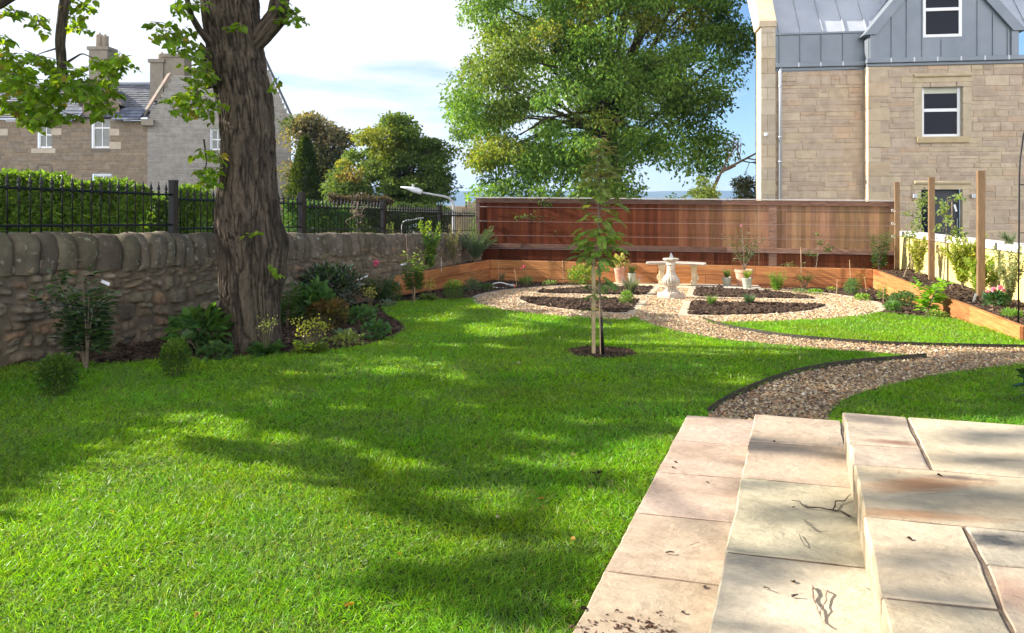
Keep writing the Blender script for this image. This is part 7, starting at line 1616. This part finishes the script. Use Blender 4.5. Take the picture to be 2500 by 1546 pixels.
# twigs, leaves and bits on the steps and the lawn
def twig(pts, D, r, lab, mt='twig', kind='fallen_twig'):
    q = np.array([P(*Z2(x, y), D) + [0, 0, .006 + .006 * (i % 2)] for i, (x, y) in enumerate(pts)]); t_ = np.linspace(0, len(q) - 1, (len(q) - 1) * 5 + 1)
    q = np.stack([np.interp(t_, np.arange(len(q)), q[:, i]) for i in range(3)], 1); q[1:-1] = (q[:-2] + q[1:-1] * 2 + q[2:]) / 4; q[:, :2] += (fbm(q * 60, 2) - .5)[:, None] * [.010, .010] + (fbm(q * 25 + 9, 2) - .5)[:, None] * [-.014, .010]
    m = MB(); m.tube(q, np.linspace(r * .85, r * .35, len(q)) * (.8 + .4 * fbm(q * 90, 1)), 6); return m, q
m, q = twig([(1532, 612), (1490, 596), (1440, 580), (1380, 574), (1300, 562), (1260, 538), (1232, 530)], D2, .0042, ''); m2, _ = twig([(1440, 580), (1462, 540), (1500, 530), (1530, 515), (1538, 495)], D2, .003, ''); m.add(np.vstack(m2.v), [tuple(f) for k_ in m2.f for f in m2.f[k_]])
tag(m.build('fallen_twig', M['twig'], smooth=True, loc=tuple(q[0])), 'dark forked twig lying on the middle step', 'twig', 'fallen twigs on the steps')
for pts, D, r, lb, mt in [([(1293, 630), (1320, 665), (1360, 690), (1428, 702)], D2, .0018, 'thin curved brown twig below the forked twig', 'twig'), ([(1265, 710), (1272, 745), (1300, 772), (1325, 785)], D2, .0016, 'short thin twig near the slab joint on the middle step', 'twig'), ([(1080, 985), (1112, 1004)], D2, .003, 'short straight twig on the lower middle step slab', 'twig'), ([(1225, 1030), (1252, 1034)], D2, .004, 'short brown twig to the right of the straight one', 'twig'), ([(575, 800), (592, 803), (610, 800)], D1, .004, 'dark bit of twig on the lowest step', 'twig'), ([(700, 765), (750, 755)], D1, .0015, 'thin pale twig on the lowest step', 'strip'), ([(1332, 980), (1338, 1010), (1350, 1050), (1358, 1100), (1390, 1160), (1410, 1195)], D2, .004, 'curled strip of pale bark lying on the middle step at the bottom of the picture', 'strip'), ([(1385, 990), (1410, 1010), (1412, 1060), (1390, 1110), (1375, 1150)], D2, .003, 'second thinner curl of bark beside the pale strip', 'strip'), ([(1640, 1000), (1600, 990)], D3, .001, 'hair thin twig on the top patio', 'twig')]:
    m, q = twig(pts, D, r, lb); tag(m.build('fallen_twig', M[mt], smooth=True, loc=tuple(q[0])), lb, 'twig', 'fallen twigs on the steps')
def bit(p_, s_, c, lab, name='fallen_leaf', cat='fallen leaf', grp='fallen leaves', flat=False, rg=np.random.default_rng(8)):
    d_ = np.array([[rg.normal(), rg.normal(), .1]]); V, Fc, kk = leafV(np.array([p_ + [0, 0, .005 if flat else .035]]), d_, unit(np.array([[rg.normal(0, .3), rg.normal(0, .3), 1.]])), np.array([s_]), np.array([s_ * .6]), .4, .3)
    V2 = V + [0, 0, -.0012]; o = npmesh(name, np.vstack([V, V2]), [Fc, Fc[:, ::-1] + len(V)], M['leaf'], None, np.tile(c, (2 * kk, 1)), loc=tuple(p_)); tag(o, lab, cat, grp)
LT = (.32, .24, .10)
for (u, v, s_, c, lb) in [(1472, 1168, .07, (.03, .018, .014), 'crumpled dark dead leaf on the lawn left of the steps'), (1452, 1172, .05, (.04, .02, .016), 'second dark dead leaf touching the crumpled one'), (1212, 1286, .035, (.55, .48, .38), 'pale fallen petal on the lawn in the lower middle'), (842, 1508, .04, (.45, .24, .05), 'orange fallen leaf at the bottom of the lawn'), (976, 1378, .03, (.5, .28, .05), 'small orange leaf on the lawn above the bottom one'), (1315, 1238, .03, (.5, .28, .06), 'orange leaf on the lawn near the steps, upper of two'), (1332, 1257, .03, (.5, .28, .06), 'orange leaf on the lawn near the steps, lower of two'), (1405, 1340, .03, (.45, .27, .06), 'brownish leaf on the lawn close to the lowest step'), (1557, 957, .045, (.6, .58, .48), 'whitish fallen leaf on the lawn near the path'), (1392, 1126, .04, LT, 'tan fallen leaf on the shaded lawn'), (1262, 895, .04, (.5, .45, .35), 'small pale leaf on the lawn left of the sapling'), (1952, 888, .04, (.6, .55, .42), 'pale leaf on the pointed end of the main lawn'), (2385, 835, .05, (.36, .22, .13), 'brown leaf on the small lawn by the raised bed'), (1865, 792, .035, (.6, .57, .5), 'whitish leaf on the far tip of the small lawn'), (2410, 935, .05, (.55, .5, .36), 'pale curved leaf on the lawn above the top patio'), (485, 1522, .03, (.45, .36, .08), 'yellow leaf at the bottom left of the lawn')]:
    bit(P(u, v), s_, c, lb)
for (x, y, D, s_, lb) in [(612, 322, D1, .014, 'upper dark speck of debris on the lowest step'), (600, 353, D1, .014, 'lower dark speck of debris on the lowest step'), (1240, 958, D2, .016, 'brown leaf scrap on the middle step'), (1132, 215, D2, .012, 'dark scrap on the far part of the middle step'), (1990, 393, D3, .016, 'dark scrap on the stained patio slab'), (120, 1095, D1, .022, 'dark crumb of bark at the bottom left of the lowest step'), (650, 1107, D1, .012, 'dark crumb near the bottom of the lowest step'), (325, 1105, D1, .010, 'small dark crumb on the bottom slab of the lowest step'), (780, 428, D1, .010, 'tiny dark crumb in the middle of the lowest step'), (1830, 720, D3, .014, 'curled scrap on the top patio'), (1230, 562, D2, .010, 'small dark crumb left of the forked twig'), (770, 972, D1, .014, 'brown crumb at a joint of the lowest step')]:
    bit(P(*Z2(x, y), D), s_ * 1.3, (.05, .03, .02), lb, 'debris', 'debris', 'specks of debris on the steps', True)
# crumbs of soil along the bottom of the lowest step
n_ = 900; rg = np.random.default_rng(99); x = rg.uniform(60, 620, n_); y = 1195 + (rg.gamma(1.3, 26, n_)) * rg.choice([-1, -.5, 1], n_); ok = (y < 1240) & (y > 1080) & (fbm(np.stack([x / 50, y / 18, x * 0], 1), 2) > .52); q = np.array([P(*Z2(a_, b_), D1) for a_, b_ in zip(x[ok], y[ok])])
V, Fc = octs(q[:, 0], q[:, 1], q[:, 2] + .002, rg.gamma(1.6, 1 / 1.6, len(q)) * .0020, .5); tag(npmesh('soil_crumbs', V, Fc, M['chip'], col=np.tile((.10, .06, .045), (len(V), 1))), 'scatter of soil crumbs on the lowest step', 'crumbs', kind='stuff')
# small fallen debris on the lawn edge of the soil pit
# ================================================================ HAZE
m = MB(); m.box((0, 1750, 35), (7000, 4000, 200)); hz_ = bpy.data.materials.new('haze_air'); hz_.use_nodes = True; t = hz_.node_tree; t.nodes.remove(t.nodes['Principled BSDF'])
pv = N(t, 'ShaderNodeVolumePrincipled'); pv.inputs['Color'].default_value = (.36, .60, 1.0, 1); pv.inputs['Density'].default_value = .00020; pv.inputs['Anisotropy'].default_value = .2
t.links.new(pv.outputs[0], [n for n in t.nodes if n.type == 'OUTPUT_MATERIAL'][0].inputs['Volume'])
if HAZE: tag(m.build('haze', hz_), 'thin bluish air', 'haze', kind='stuff')
